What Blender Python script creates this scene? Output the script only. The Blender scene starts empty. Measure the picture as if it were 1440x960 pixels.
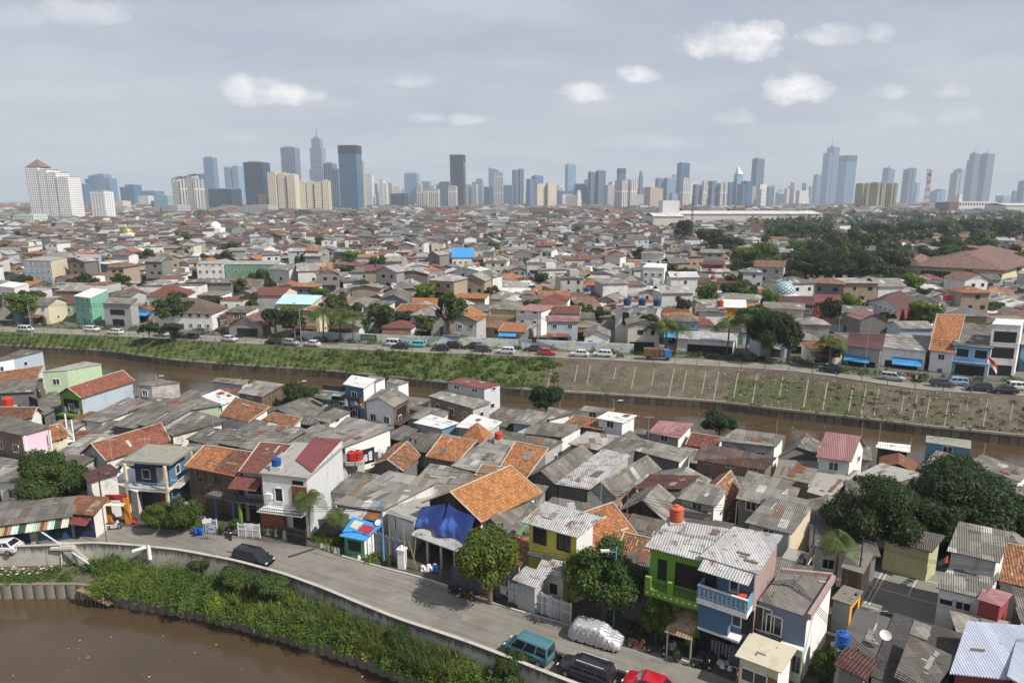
import bpy, math, random
import numpy as np
from mathutils import Vector
random.seed(7); rng = np.random.default_rng(7)
R = math.radians
scn = bpy.context.scene; C = scn.collection
F = 960.0; CH = 37.0; PITCH = R(11.77); CP, SP = math.cos(PITCH), math.sin(PITCH)
def P(x, y, z=0.0):
    u = (x-720)/F; v = (480-y)/F
    t = (z-CH)/(-SP+v*CP)
    return np.array((u*t, (CP+v*SP)*t, z))
def proj(p):
    x, y, z = p[0], p[1], p[2]-CH
    d = y*CP - z*SP
    if d < 1: return (-9999, -9999, d)
    return (720+F*x/d, 480-F*(y*SP+z*CP)/d, d)
V = lambda *a: np.array(a, float)
def unit(a):
    return a/max(1e-9, float(np.linalg.norm(a)))
# ------------------------------------------------------------------ materials
MC = {}
class NT:
    def __init__(s, name):
        s.m = bpy.data.materials.new(name); s.m.use_nodes = True
        s.t = s.m.node_tree; s.b = s.t.nodes['Principled BSDF']
    def n(s, ty, **k):
        o = s.t.nodes.new(ty)
        for a, b in k.items(): setattr(o, a, b)
        return o
    def l(s, a, b): s.t.links.new(a, b)
    def math(s, op, a, b=None, c=None):
        o = s.n('ShaderNodeMath', operation=op)
        for i, x in enumerate((a, b, c)):
            if x is None: continue
            if isinstance(x, (int, float)): o.inputs[i].default_value = x
            else: s.l(x, o.inputs[i])
        return o.outputs[0]
    def mix(s, f, a, b, mode='MIX'):
        o = s.n('ShaderNodeMixRGB', blend_type=mode)
        for i, x in enumerate((f, a, b)):
            if isinstance(x, (int, float)): o.inputs[i].default_value = x
            elif isinstance(x, tuple): o.inputs[i].default_value = (*x[:3], 1)
            else: s.l(x, o.inputs[i])
        return o.outputs[0]
    def noise(s, vec, scale, detail=4, rough=.6):
        o = s.n('ShaderNodeTexNoise'); o.inputs['Scale'].default_value = scale
        o.inputs['Detail'].default_value = detail; o.inputs['Roughness'].default_value = rough
        s.l(vec, o.inputs['Vector']); return o.outputs['Fac']
    def rng(s, x, a, b, c=0., d=1.):
        o = s.n('ShaderNodeMapRange'); s.l(x, o.inputs[0])
        for i, q in enumerate((a, b, c, d)): o.inputs[i+1].default_value = q
        return o.outputs[0]
    def pos(s, sc=(1, 1, 1)):
        g = s.n('ShaderNodeNewGeometry'); m = s.n('ShaderNodeVectorMath', operation='MULTIPLY')
        s.l(g.outputs['Position'], m.inputs[0]); m.inputs[1].default_value = sc; return m.outputs[0]
    def uv(s):
        g = s.n('ShaderNodeUVMap'); x = s.n('ShaderNodeSeparateXYZ'); s.l(g.outputs[0], x.inputs[0])
        return g.outputs[0], x.outputs[0], x.outputs[1]
    def cell(s, u, v, su, sv):
        c = s.n('ShaderNodeCombineXYZ')
        s.l(s.math('FLOOR', s.math('DIVIDE', u, su)), c.inputs[0]); s.l(s.math('FLOOR', s.math('DIVIDE', v, sv)), c.inputs[1])
        g = s.n('ShaderNodeNewGeometry')
        w = s.n('ShaderNodeTexWhiteNoise', noise_dimensions='2D'); s.l(c.outputs[0], w.inputs['Vector'])
        return w.outputs['Value']
    def bump(s, h, st=.5, dist=.05):
        o = s.n('ShaderNodeBump'); o.inputs['Strength'].default_value = st; o.inputs['Distance'].default_value = dist
        s.l(h, o.inputs['Height']); s.l(o.outputs[0], s.b.inputs['Normal'])
    def fin(s, col, rough=.85, metal=0., spec=.3):
        if isinstance(col, tuple): s.b.inputs['Base Color'].default_value = (*col, 1)
        else: s.l(col, s.b.inputs['Base Color'])
        s.b.inputs['Roughness'].default_value = rough; s.b.inputs['Metallic'].default_value = metal
        s.b.inputs['Specular IOR Level'].default_value = spec
        return s.m
def cached(f):
    def g(*a, **k):
        key = (f.__name__, a, tuple(sorted(k.items())))
        if key not in MC: MC[key] = f(*a, **k)
        return MC[key]
    return g
def sc(c, k): return tuple(min(1, x*k) for x in c)
@cached
def plain(col, rough=.7, metal=0., emit=0.):
    n = NT('plain'); p = n.pos()
    f = n.noise(p, 1.3, 5)
    return n.fin(n.mix(n.rng(f, .35, .75), col, sc(col, .78)), rough, metal)
@cached
def glass(col=(.03, .035, .04), rough=.12):
    n = NT('glass'); return n.fin(col, rough, 0, .6)
@cached
def plaster(col, dirt=.5):
    n = NT('plaster'); p = n.pos(); ps = n.pos((.8, .8, .22))
    a = n.rng(n.noise(p, .55, 6), .4, .72); b = n.math('MULTIPLY', n.rng(n.noise(ps, 1.5, 6, .65), .5, .78), n.rng(n.noise(p, .35, 3), .35, .6)); c = n.noise(p, 9, 3)
    base = n.mix(n.rng(c, .3, .7, 0, .5), col, sc(col, .88))
    g = (.11, .10, .085)
    x = n.mix(n.math('MULTIPLY', a, dirt*.5), base, tuple(.5*q+.1 for q in col)); x = n.mix(n.math('MULTIPLY', b, min(1, dirt*1.1)), x, g)
    n.bump(c, .25, .02)
    return n.fin(x, .9)
@cached
def brick(col=(.28, .15, .09), mortar=(.35, .32, .28), w=.24, h=.08, var=.6):
    n = NT('brick'); uv, u, v = n.uv()
    t = n.n('ShaderNodeTexBrick'); n.l(uv, t.inputs['Vector']); t.inputs['Scale'].default_value = 1
    t.inputs['Brick Width'].default_value = w; t.inputs['Row Height'].default_value = h; t.inputs['Mortar Size'].default_value = h*.13
    t.inputs['Color1'].default_value = (*col, 1); t.inputs['Color2'].default_value = (*sc(col, var), 1); t.inputs['Mortar'].default_value = (*mortar, 1)
    f = n.rng(n.noise(n.pos(), .6, 5), .4, .7, 0, .7)
    n.bump(t.outputs['Fac'], -.4, .02)
    return n.fin(n.mix(f, t.outputs['Color'], (.13, .11, .09)), .9)
@cached
def sheet(col, pitch=.18, su=.9, sv=1.7, var=.35, stain=.5, odd=.018, rough=.9, metal=0., rust=0., spec=.2):
    n = NT('roof sheets'); uv, u, v = n.uv()
    w = n.cell(u, v, su, sv)
    x = n.mix(w, sc(col, 1+var*.5), sc(col, 1-var))
    x = n.mix(n.math('GREATER_THAN', w, 1-odd), x, (.45, .45, .42))
    x = n.mix(n.math('LESS_THAN', w, odd*.5), x, (.2, .11, .07))
    # streaks down the slope
    m = n.n('ShaderNodeVectorMath', operation='MULTIPLY'); n.l(uv, m.inputs[0]); m.inputs[1].default_value = (2.2, .3, 1)
    s1 = n.rng(n.noise(m.outputs[0], 1.5, 5, .7), .42, .75); s2 = n.rng(n.noise(n.pos(), .35, 6, .65), .4, .66)
    x = n.mix(n.math('MULTIPLY', s1, stain), x, sc(col, .42)); x = n.mix(n.math('MULTIPLY', s2, stain*.7), x, sc(col, .45)); x = n.mix(n.rng(n.noise(n.pos(), .8, 5, .7), .55, .7, 0, .4), x, tuple(min(1, q*1.35+.02) for q in col))
    if rust:
        s3 = n.rng(n.noise(n.pos((1, 1, 1)), .9, 6, .7), .62-rust*.3, .72-rust*.2); x = n.mix(s3, x, (.17, .07, .035))
    # seams
    fu = n.math('FRACT', n.math('DIVIDE', u, su)); fv = n.math('FRACT', n.math('DIVIDE', v, sv))
    seam = n.math('MAXIMUM', n.math('LESS_THAN', fu, .035), n.math('LESS_THAN', fv, .045))
    x = n.mix(n.math('MULTIPLY', seam, .5), x, sc(col, .3))
    h = n.math('SINE', n.math('MULTIPLY', u, 2*math.pi/pitch))
    n.bump(n.math('ADD', h, n.math('MULTIPLY', fv, -.8)), .7, .035)
    return n.fin(x, rough, metal, spec)
@cached
def tiles(col, var=.5, moss=.4, tu=.24, tv=.32):
    n = NT('roof tiles'); uv, u, v = n.uv()
    w = n.cell(u, v, tu, tv)
    x = n.mix(w, sc(col, 1.15), sc(col, 1-var))
    s = n.rng(n.noise(n.pos(), .9, 6, .7), .45, .68); s2 = n.rng(n.noise(n.pos(), 4, 4, .7), .5, .66)
    x = n.mix(n.math('MULTIPLY', s, moss), x, (.09, .05, .03)); x = n.mix(n.math('MULTIPLY', s2, moss*.8), x, (.07, .05, .035))
    fv = n.math('FRACT', n.math('DIVIDE', v, tv))
    x = n.mix(n.math('MULTIPLY', n.math('LESS_THAN', fv, .2), .55), x, sc(col, .25))
    h = n.math('ADD', n.math('SINE', n.math('MULTIPLY', u, 2*math.pi/tu)), n.math('MULTIPLY', fv, -1.6))
    n.bump(h, .8, .04)
    return n.fin(x, .85)
@cached
def planks(col, pitch=.2):
    n = NT('planks'); uv, u, v = n.uv(); w = n.cell(u, v, pitch, 40)
    x = n.mix(w, sc(col, 1.2), sc(col, .6)); x = n.mix(n.rng(n.noise(n.pos(), 1.2, 5), .45, .7, 0, .6), x, sc(col, .35))
    fu = n.math('FRACT', n.math('DIVIDE', u, pitch)); x = n.mix(n.math('LESS_THAN', fu, .1), x, sc(col, .2))
    return n.fin(x, .85)
@cached
def facade(wall, gl, pu, pv, wu, wv, rough=.5, grough=.25):
    n = NT('facade'); uv, u, v = n.uv()
    a = n.math('LESS_THAN', n.math('FRACT', n.math('DIVIDE', u, pu)), wu); b = n.math('LESS_THAN', n.math('FRACT', n.math('DIVIDE', v, pv)), wv)
    m = n.math('MULTIPLY', a, b); w = n.cell(u, v, pu, pv)
    g = n.mix(w, gl, sc(gl, .55))
    x = n.mix(m, n.mix(n.rng(n.noise(n.pos(), .03, 4), .4, .7, 0, .4), wall, sc(wall, .75)), g)
    n.fin(x, rough); n.l(n.rng(m, 0, 1, rough, grough), n.b.inputs['Roughness']); return n.m
@cached
def leaf(col, var=.55):
    n = NT('leaves'); g = n.n('ShaderNodeNewGeometry'); oi = n.n('ShaderNodeObjectInfo')
    x = n.mix(g.outputs['Random Per Island'], sc(col, 1+var), sc(col, 1-var))
    x = n.mix(n.rng(n.noise(n.pos(), .5, 3), .35, .65), x, (col[0]*1.7, col[1]*1.3, col[2]*.9))
    x = n.mix(n.rng(n.noise(n.pos(), .16, 3), .42, .6, 0, .6), x, (col[0]*.55, col[1]*.55, col[2]*.7)); x = n.mix(n.rng(n.noise(n.pos((1, 1, 1)), .9, 4), .6, .72, 0, .5), x, (col[0]*1.9+.03, col[1]*1.15, col[2]*1.1))
    x = n.mix(n.math('MULTIPLY', oi.outputs['Random'], .35), x, (col[0]*.6, col[1]*.75, col[2]*1.1))
    n.fin(x, .6, 0, .25)
    tr = n.n('ShaderNodeBsdfTranslucent'); n.l(n.mix(.5, x, (col[0]*2.2, col[1]*2, col[2]*.6)), tr.inputs[0])
    mx = n.n('ShaderNodeMixShader'); mx.inputs[0].default_value = .25
    n.l(n.b.outputs[0], mx.inputs[1]); n.l(tr.outputs[0], mx.inputs[2])
    n.l(mx.outputs[0], n.t.nodes['Material Output'].inputs[0]); return n.m
@cached
def ground_mat(c1, c2, scale=.3, rough=.95, c3=None):
    n = NT('ground'); p = n.pos()
    x = n.mix(n.rng(n.noise(p, scale, 8, .65), .38, .62), c1, c2)
    if c3: x = n.mix(n.rng(n.noise(p, scale*3.3, 6, .7), .5, .62), x, c3)
    x = n.mix(n.rng(n.noise(p, scale*14, 4), .3, .7, 0, .35), x, sc(c2, .5)); n.bump(n.noise(p, scale*12, 5), .4, .05)
    return n.fin(x, rough)
@cached
def car_paint(col, metal=.2):
    n = NT('car paint'); n.fin(col, .3, metal, .5); n.b.inputs['Coat Weight'].default_value = .5
    d = n.noise(n.pos(), 3, 4); n.l(n.rng(d, .3, .8, .22, .45), n.b.inputs['Roughness']); return n.m
# ------------------------------------------------------------------ mesh builder
def autouv(pts):
    a = np.asarray(pts, float); n = np.zeros(3)
    for i in range(len(a)):
        n += np.cross(a[i]-a[0], a[(i+1) % len(a)]-a[0])
    n = unit(n)
    if abs(n[2]) > .995: u = V(1, 0, 0); v = V(0, 1, 0)
    else: u = unit(np.cross(V(0, 0, 1), n)); v = np.cross(n, u)
    return [(float(p@u), float(p@v)) for p in a]
class MB:
    def __init__(s): s.v = []; s.f = []; s.m = []; s.uv = []
    def poly(s, pts, mi=0, uv=None):
        i = len(s.v); s.v += [tuple(map(float, p)) for p in pts]; s.f.append(tuple(range(i, i+len(pts)))); s.m.append(mi)
        s.uv += uv if uv is not None else autouv(pts)
    def obox(s, o, ex, ey, ez, mi=0):
        o, ex, ey, ez = map(np.asarray, (o, ex, ey, ez))
        c = [o, o+ex, o+ex+ey, o+ey]; t = [q+ez for q in c]
        for q in ([c[3], c[2], c[1], c[0]], t, [c[0], c[1], t[1], t[0]], [c[1], c[2], t[2], t[1]], [c[2], c[3], t[3], t[2]], [c[3], c[0], t[0], t[3]]): s.poly(q, mi)
    def box(s, c, d, rot=0., mi=0):
        ex = V(math.cos(rot), math.sin(rot), 0)*d[0]; ey = V(-math.sin(rot), math.cos(rot), 0)*d[1]; ez = V(0, 0, d[2])
        s.obox(np.asarray(c, float)-ex/2-ey/2, ex, ey, ez, mi)      # c is centre of the base
    def cyl(s, p0, p1, r0, r1=None, n=8, mi=0, caps=True):
        p0, p1 = np.asarray(p0, float), np.asarray(p1, float); r1 = r0 if r1 is None else r1
        d = unit(p1-p0); a = unit(np.cross(d, V(0, 0, 1) if abs(d[2]) < .9 else V(1, 0, 0))); b = np.cross(d, a)
        A = [p0+r0*(a*math.cos(t)+b*math.sin(t)) for t in np.linspace(0, 2*math.pi, n, False)]
        B = [p1+r1*(a*math.cos(t)+b*math.sin(t)) for t in np.linspace(0, 2*math.pi, n, False)]
        for i in range(n): j = (i+1) % n; s.poly([A[i], A[j], B[j], B[i]], mi)
        if caps: s.poly(A[::-1], mi); s.poly(B, mi)
    def tube(s, pts, r, n=5, mi=0):
        for a, b in zip(pts[:-1], pts[1:]): s.cyl(a, b, r, r, n, mi, False)
    def prism(s, pts, z0, z1, mi=0, top=None):
        b = [V(p[0], p[1], z0) for p in pts]; t = [V(p[0], p[1], z1) for p in pts]
        s.poly(t, mi if top is None else top); s.poly(b[::-1], mi)
        for i in range(len(b)): j = (i+1) % len(b); s.poly([b[i], b[j], t[j], t[i]], mi)
    def build(s, name, mats, root=None, smooth=False, kind=None):
        if not isinstance(mats, (list, tuple)): mats = [mats]
        me = bpy.data.meshes.new(name); off = np.array(root.location) if root is not None and 'loc0' not in root else V(0, 0, 0)
        v = np.array(s.v)-off
        me.from_pydata(v.tolist(), [], s.f)
        for m in mats: me.materials.append(m)
        if len(mats) > 1: me.polygons.foreach_set('material_index', s.m)
        u = me.uv_layers.new(name='UVMap'); u.data.foreach_set('uv', np.array(s.uv, dtype=np.float32).ravel())
        if smooth:
            import bmesh
            b = bmesh.new(); b.from_mesh(me); bmesh.ops.remove_doubles(b, verts=b.verts, dist=1e-4); b.to_mesh(me); b.free()
            me.shade_smooth()
        me.update()
        o = bpy.data.objects.new(name, me); C.objects.link(o)
        if root is not None:
            r2 = root; o.parent = r2
            if r2.type == 'MESH': o.parent = r2
        if kind: o['kind'] = kind
        return o
def sub(mb, name, mats, part, root, **k):
    """child of a part; part objects sit at their root's origin"""
    o = mb.build(name, mats, root, **k); o.parent = part; return o
ALL = []     # (object, point, look, fixed label or None)
def thing(name, cat, look, loc, label=None, group=None):
    o = bpy.data.objects.new(name, None); C.objects.link(o); o.location = tuple(map(float, loc)); o.empty_display_size = .2
    o['category'] = cat
    if group: o['group'] = group
    ALL.append([o, np.array(loc, float), look, label]); return o
def single(o, cat, label, pt, group=None, look=None):
    o['category'] = cat
    if group: o['group'] = group
    ALL.append([o, np.array(pt, float), look or label, label]); return o
def struct(mb, name, mats, **k): return mb.build(name, mats, kind='structure', **k)
# occupancy of the ground, 0.5 m cells
OX, OY, RES = -260., 40., .5
OCC = np.zeros((1040, 900), bool)
def cells(poly):
    a = np.array([(p[0], p[1]) for p in poly]); x0, y0 = a.min(0); x1, y1 = a.max(0)
    i0, i1 = int((x0-OX)/RES), int((x1-OX)/RES)+1; j0, j1 = int((y0-OY)/RES), int((y1-OY)/RES)+1
    i0, j0 = max(0, i0), max(0, j0); i1, j1 = min(OCC.shape[0], i1), min(OCC.shape[1], j1)
    if i1 <= i0 or j1 <= j0: return None
    X, Y = np.meshgrid(OX+(np.arange(i0, i1)+.5)*RES, OY+(np.arange(j0, j1)+.5)*RES, indexing='ij')
    ins = np.zeros(X.shape, bool); n = len(a)
    for k in range(n):
        (xa, ya), (xb, yb) = a[k], a[(k+1) % n]
        c = ((ya > Y) != (yb > Y)) & (X < (xb-xa)*(Y-ya)/((yb-ya) or 1e-9)+xa); ins ^= c
    return (slice(i0, i1), slice(j0, j1)), ins
def mark(poly):
    r = cells(poly)
    if r: OCC[r[0]] |= r[1]
def used(poly):
    r = cells(poly)
    if not r or not r[1].any(): return 1.
    return OCC[r[0]][r[1]].mean()
SUN_E, SKY_S, HAZE, EXPO = 5.0, .086, 1.35e-4, 0.3
# ------------------------------------------------------------------ terrain and river lines (photo pixels -> world)
def LN(pts): 
    xs = [p[0] for p in pts]; ys = [p[1] for p in pts]
    return lambda x: float(np.interp(x, xs, ys)) if xs[0] <= x <= xs[-1] else (ys[0]+(x-xs[0])*(ys[1]-ys[0])/(xs[1]-xs[0]) if x < xs[0] else ys[-1]+(x-xs[-1])*(ys[-1]-ys[-2])/(xs[-1]-xs[-2]))
WALLT = LN([(-400, 800), (0, 768), (70, 766), (130, 762), (180, 765), (250, 772), (330, 787), (400, 806), (460, 828), (500, 845), (560, 869), (600, 882), (660, 902), (720, 925), (760, 941), (840, 972)])
KERB = LN([(-400, 752), (0, 743), (60, 740), (130, 737), (200, 742), (300, 748), (340, 755), (430, 766), (480, 783), (540, 800), (580, 810), (620, 822), (680, 845), (720, 858), (800, 880), (870, 906), (910, 916), (960, 930), (1000, 945), (1100, 985)])
PILE = LN([(-400, 835), (0, 823), (115, 822), (180, 836), (240, 845), (300, 856), (345, 868), (400, 882), (450, 898), (520, 920), (580, 944), (620, 962), (700, 1000)])
SHORE = LN([(-200, 535), (0, 540), (150, 556), (300, 563), (450, 570), (600, 578), (750, 590), (900, 610), (1000, 620), (1100, 632), (1200, 641), (1300, 651), (1440, 678), (1600, 706)])
FWALL = LN([(-200, 480), (0, 484), (60, 487), (150, 492), (240, 505), (330, 512), (450, 519), (520, 526), (650, 539), (720, 545), (760, 548), (850, 553), (1000, 563), (1100, 575), (1200, 586), (1300, 598), (1440, 612)])
FROAD = LN([(-200, 463), (0, 467), (100, 471), (200, 475), (330, 483), (450, 490), (600, 497), (700, 500), (760, 503), (850, 507), (950, 513), (1080, 520), (1150, 527), (1240, 541), (1300, 550), (1440, 558)])
ZF = lambda x: float(np.interp(x, [0, 330, 560], [1., 1.7, 2.5]))
WZ = -3.2
def smoothline(fn, zf, x0, x1, step=10):
    xs = np.arange(x0, x1+1, step); ys = np.array([fn(x) for x in xs]); k = np.array([1, 2, 3, 2, 1.])/9
    yp = np.convolve(np.pad(ys, 2, mode='reflect', reflect_type='odd'), k, mode='valid')
    return [P(x, y, zf(x) if callable(zf) else zf) for x, y in zip(xs, yp)]
wall_l = smoothline(WALLT, .9, -400, 1400)
wall_l = [V(p[0], p[1], 0) for p in wall_l]
kerb_l = smoothline(KERB, 0, -400, 1700)
pile_l = smoothline(PILE, -1.8, -400, 1200)
shore_l = smoothline(SHORE, 0, -500, 2200)
fwall_l = smoothline(FWALL, -1.4, -500, 2200)
froad_l = smoothline(FROAD, ZF, -500, 2200)
def resamp(l, n):
    a = np.array(l); d = np.r_[0, np.cumsum(np.linalg.norm(np.diff(a, axis=0), axis=1))]
    t = np.linspace(0, d[-1], n); return np.stack([np.interp(t, d, a[:, i]) for i in range(3)], 1)
def setz(l, z): a = np.array(l, float); a[:, 2] = z; return a
def strip(mb, a, b, mi=0, rows=1):
    n = min(len(a), len(b))
    for i in range(n-1):
        for r in range(rows):
            f0, f1 = r/rows, (r+1)/rows
            p, q, s, t = a[i]*(1-f0)+b[i]*f0, a[i+1]*(1-f0)+b[i+1]*f0, a[i+1]*(1-f1)+b[i+1]*f1, a[i]*(1-f1)+b[i]*f1
            mb.poly([p, q, s, t], mi, [(p[0], p[1]), (q[0], q[1]), (s[0], s[1]), (t[0], t[1])])
def nrm2(l):
    a = np.array(l); t = np.gradient(a[:, :2], axis=0); t /= np.linalg.norm(t, axis=1)[:, None]+1e-9
    return np.c_[-t[:, 1], t[:, 0], np.zeros(len(a))]     # left of travel (+y side when travelling +x)
def ribbon(mb, l, w0, w1, z0, z1, mi=0, top=None):
    """solid along a line between sideways offsets w0..w1 and heights z0..z1"""
    a = np.array(l, float); n = nrm2(a); A = a+n*w0; B = a+n*w1
    z0 = np.broadcast_to(z0, len(a)); z1 = np.broadcast_to(z1, len(a))
    def q(L, z): o = L.copy(); o[:, 2] = z; return o
    strip(mb, q(A, z1), q(B, z1), mi if top is None else top); strip(mb, q(A, z0), q(A, z1), mi); strip(mb, q(B, z1), q(B, z0), mi)
    for e in (0, -1): mb.poly([q(A, z0)[e], q(B, z0)[e], q(B, z1)[e], q(A, z1)[e]], mi)
def vstrip_uv(mb, l, z0, z1, mi=0, off=0.):
    a = np.array(l, float)+nrm2(l)*off; d = np.r_[0, np.cumsum(np.linalg.norm(np.diff(a[:, :2], axis=0), axis=1))]
    for i in range(len(a)-1):
        p, q = a[i], a[i+1]
        mb.poly([V(p[0], p[1], z0), V(q[0], q[1], z0), V(q[0], q[1], z1), V(p[0], p[1], z1)], mi, [(d[i], z0), (d[i+1], z0), (d[i+1], z1), (d[i], z1)])
# water
m = NT('river water'); p = m.pos()
x = m.mix(m.rng(m.noise(p, .05, 5), .35, .65), (.075, .05, .028), (.055, .038, .022))
m.bump(m.noise(m.pos((1, 1, 1)), .8, 6, .6), .1, .06); WATER = m.fin(x, .13, 0, .4)
mb = MB(); mb.poly([V(-900, -150, WZ), V(900, -150, WZ), V(900, 260, WZ), V(-900, 260, WZ)]); struct(mb, 'river_water', WATER)
# district land
DIRT = ground_mat((.1, .09, .075), (.06, .054, .045), .4)  # ground colour darkened to imitate deep shade between the houses
n = 160; K = resamp(kerb_l, n); S = resamp(shore_l, n); mb = MB()
K2 = K.copy(); S2 = S.copy(); K2[0, :2] += (-200, 0); S2[0, :2] += (-300, 10); K2[-1, :2] += (200, -100); S2[-1, :2] += (300, -60)
strip(mb, K2, S2); vstrip_uv(mb, S2, -5, 0); struct(mb, 'district_ground', DIRT)
# road
m = NT('worn road'); p = m.pos()
x = m.mix(m.rng(m.noise(p, .25, 7, .65), .38, .64), (.205, .19, .163), (.14, .13, .112))
dt = []
for vv in ((.07*.9, -.07*.43, 0), (.45*1.6, .9*1.6, 0)):
    q = m.n('ShaderNodeVectorMath', operation='DOT_PRODUCT'); m.l(p, q.inputs[0]); q.inputs[1].default_value = vv; dt.append(q.outputs['Value'])
cb = m.n('ShaderNodeCombineXYZ'); m.l(dt[0], cb.inputs[0]); m.l(dt[1], cb.inputs[1]); st_ = m.noise(cb.outputs[0], 1.2, 5, .6)
x = m.mix(m.rng(st_, .45, .68, 0, .5), x, (.27, .252, .22)); x = m.mix(m.rng(st_, .28, .45, .5, 0), x, (.1, .093, .082))
x = m.mix(m.rng(m.noise(m.pos((.5, .5, 1)), 1.1, 6, .75), .56, .66, 0, .5), x, (.32, .3, .26))
x = m.mix(m.rng(m.noise(p, 12, 4), .4, .7, 0, .4), x, (.12, .11, .1))
x = m.mix(m.rng(m.noise(m.pos((.35, .6, 1)), .55, 5, .7), .55, .7, 0, .55), x, (.12, .11, .1))
m.bump(m.noise(p, 15, 4), .3, .02); ROAD = m.fin(x, .9)
W = resamp(wall_l, n); W[:, 2] = .004; K3 = resamp(kerb_l, n); K3[:, 2] = .004
mb = MB(); strip(mb, W, K3, rows=2); struct(mb, 'road', ROAD); mark(list(W)+list(K3[::-1]))
# kerb along the houses' side (a low concrete step)
CONC = plaster((.42, .39, .34), .7); CONC2 = plaster((.5, .48, .43), .9)
kk = [p for p in kerb_l if 470 < proj(p)[0] < 990]
mb = MB(); ribbon(mb, kk, 0., .22, -.1, .13); single(mb.build('kerb', CONC), 'kerb', 'low concrete kerb between the road and the house fronts', kk[20])
mb = MB(); q = P(405, 783, 0); q2 = P(443, 771, 0); q[2] = q2[2] = .008; e = unit(np.cross(q2-q, V(0, 0, 1)))*.2; mb.poly([q-e, q2-e, q2+e, q+e][::-1]); o = single(mb.build('drain_grate', plain((.05, .045, .04))), 'drain', 'dark drain slot crossing the road behind the parked black minivan', q)
# flood wall
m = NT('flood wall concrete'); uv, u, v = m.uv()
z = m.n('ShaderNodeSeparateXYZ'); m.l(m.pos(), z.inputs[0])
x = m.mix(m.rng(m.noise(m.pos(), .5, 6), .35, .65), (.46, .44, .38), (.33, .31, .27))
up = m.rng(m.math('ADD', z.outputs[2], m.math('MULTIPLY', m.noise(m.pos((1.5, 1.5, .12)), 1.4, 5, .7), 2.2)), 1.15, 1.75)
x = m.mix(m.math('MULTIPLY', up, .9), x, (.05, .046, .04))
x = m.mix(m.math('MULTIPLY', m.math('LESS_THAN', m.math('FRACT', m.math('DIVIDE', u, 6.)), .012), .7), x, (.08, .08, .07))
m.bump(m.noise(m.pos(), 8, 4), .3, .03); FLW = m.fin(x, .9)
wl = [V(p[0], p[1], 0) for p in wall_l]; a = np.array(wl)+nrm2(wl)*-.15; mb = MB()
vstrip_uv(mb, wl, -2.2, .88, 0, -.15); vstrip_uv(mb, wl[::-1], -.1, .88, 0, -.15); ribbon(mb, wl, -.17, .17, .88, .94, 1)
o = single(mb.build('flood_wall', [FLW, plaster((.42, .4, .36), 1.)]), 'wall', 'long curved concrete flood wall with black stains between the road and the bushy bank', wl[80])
# bank and sheet piling
mb = MB(); w2 = resamp([p for p in wl[:150]], 150); w2[:, 2] = -1.35; n0 = nrm2(w2); w2 = w2-n0*.1
def near_on(l, q):
    a = np.array(l); return a[np.argmin(np.linalg.norm(a[:, :2]-q[:2], axis=1))]
pl = resamp(pile_l, 150)
top = resamp(wl, 150); top[:, 2] = -1.35
strip(mb, pl, top, rows=3); BANK = ground_mat((.1, .1, .045), (.07, .055, .035), .8, .95, (.16, .14, .1)); struct(mb, 'riverbank', BANK)
pa = resamp(pile_l, 900); nn = nrm2(pa); mb = MB(); d = np.r_[0, np.cumsum(np.linalg.norm(np.diff(pa, axis=0), axis=1))]
for i in range(len(pa)-1):
    o1 = -.28*abs(math.sin(d[i]*math.pi/1.1))**.5; o2 = -.28*abs(math.sin(d[i+1]*math.pi/1.1))**.5
    p, q = pa[i]+nn[i]*o1, pa[i+1]+nn[i+1]*o2
    mb.poly([V(p[0], p[1], -4.6), V(q[0], q[1], -4.6), V(q[0], q[1], -1.72), V(p[0], p[1], -1.72)])
ribbon(mb, pile_l, -.05, .3, -2, -1.68)
single(mb.build('sheet_pile_wall', plaster((.19, .17, .135), 1.)), 'retaining wall', 'fluted concrete sheet piling along the near water under the bushes', pa[300])
# far embankment
AX = np.arange(-500, 2200, 9.); sm_ = lambda ys: np.convolve(np.pad(ys, 3, mode='reflect', reflect_type='odd'), np.ones(7)/7, mode='valid')
A = np.array([P(x-9, y, -1.4) for x, y in zip(AX, sm_(np.array([FWALL(x-9) for x in AX])))]); B = np.array([P(x, y, ZF(x)) for x, y in zip(AX, sm_(np.array([FROAD(x) for x in AX])))])
fwall_l = list(A); froad_l = list(B)
fx = np.array([proj(p)[0] for p in (A+B)/2])
GRASS = ground_mat((.085, .125, .03), (.05, .075, .022), .5, .95, (.14, .12, .06))
m = NT('stone embankment'); p = m.pos()
x = m.mix(m.rng(m.noise(p, .3, 7, .7), .38, .62), (.145, .12, .085), (.065, .052, .038)); x = m.mix(m.rng(m.noise(p, 1.6, 6, .7), .54, .68, 0, .7), x, (.2, .17, .12))
x = m.mix(m.rng(m.noise(p, .12, 5, .6), .5, .62, 0, .7), x, (.085, .095, .04)); vo = m.n('ShaderNodeTexVoronoi'); m.l(p, vo.inputs['Vector']); vo.inputs['Scale'].default_value = 2.2
x = m.mix(m.rng(vo.outputs['Distance'], .2, .7, 0, .35), x, (.05, .04, .03)); m.bump(vo.outputs['Distance'], .6, .1); STONE = m.fin(x, .95)
k0 = int(np.argmin(abs(fx-762)))
mb = MB(); strip(mb, A[:k0+1], B[:k0+1], rows=3); struct(mb, 'grass_embankment', GRASS)
mb = MB(); strip(mb, A[k0:], B[k0:], rows=3); struct(mb, 'stone_embankment', STONE)
GREENP = ground_mat((.055, .08, .022), (.05, .05, .025), .9, .95, (.15, .13, .08))
k1, k2 = int(np.argmin(abs(fx-1028))), int(np.argmin(abs(fx-1225)))
mb = MB(); up = V(0, -.03, .05); strip(mb, A[k1:k2]*.98+B[k1:k2]*.02+up, A[k1:k2]*.3+B[k1:k2]*.7+up); struct(mb, 'planted_terrace', GREENP)
mb = MB()
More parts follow.
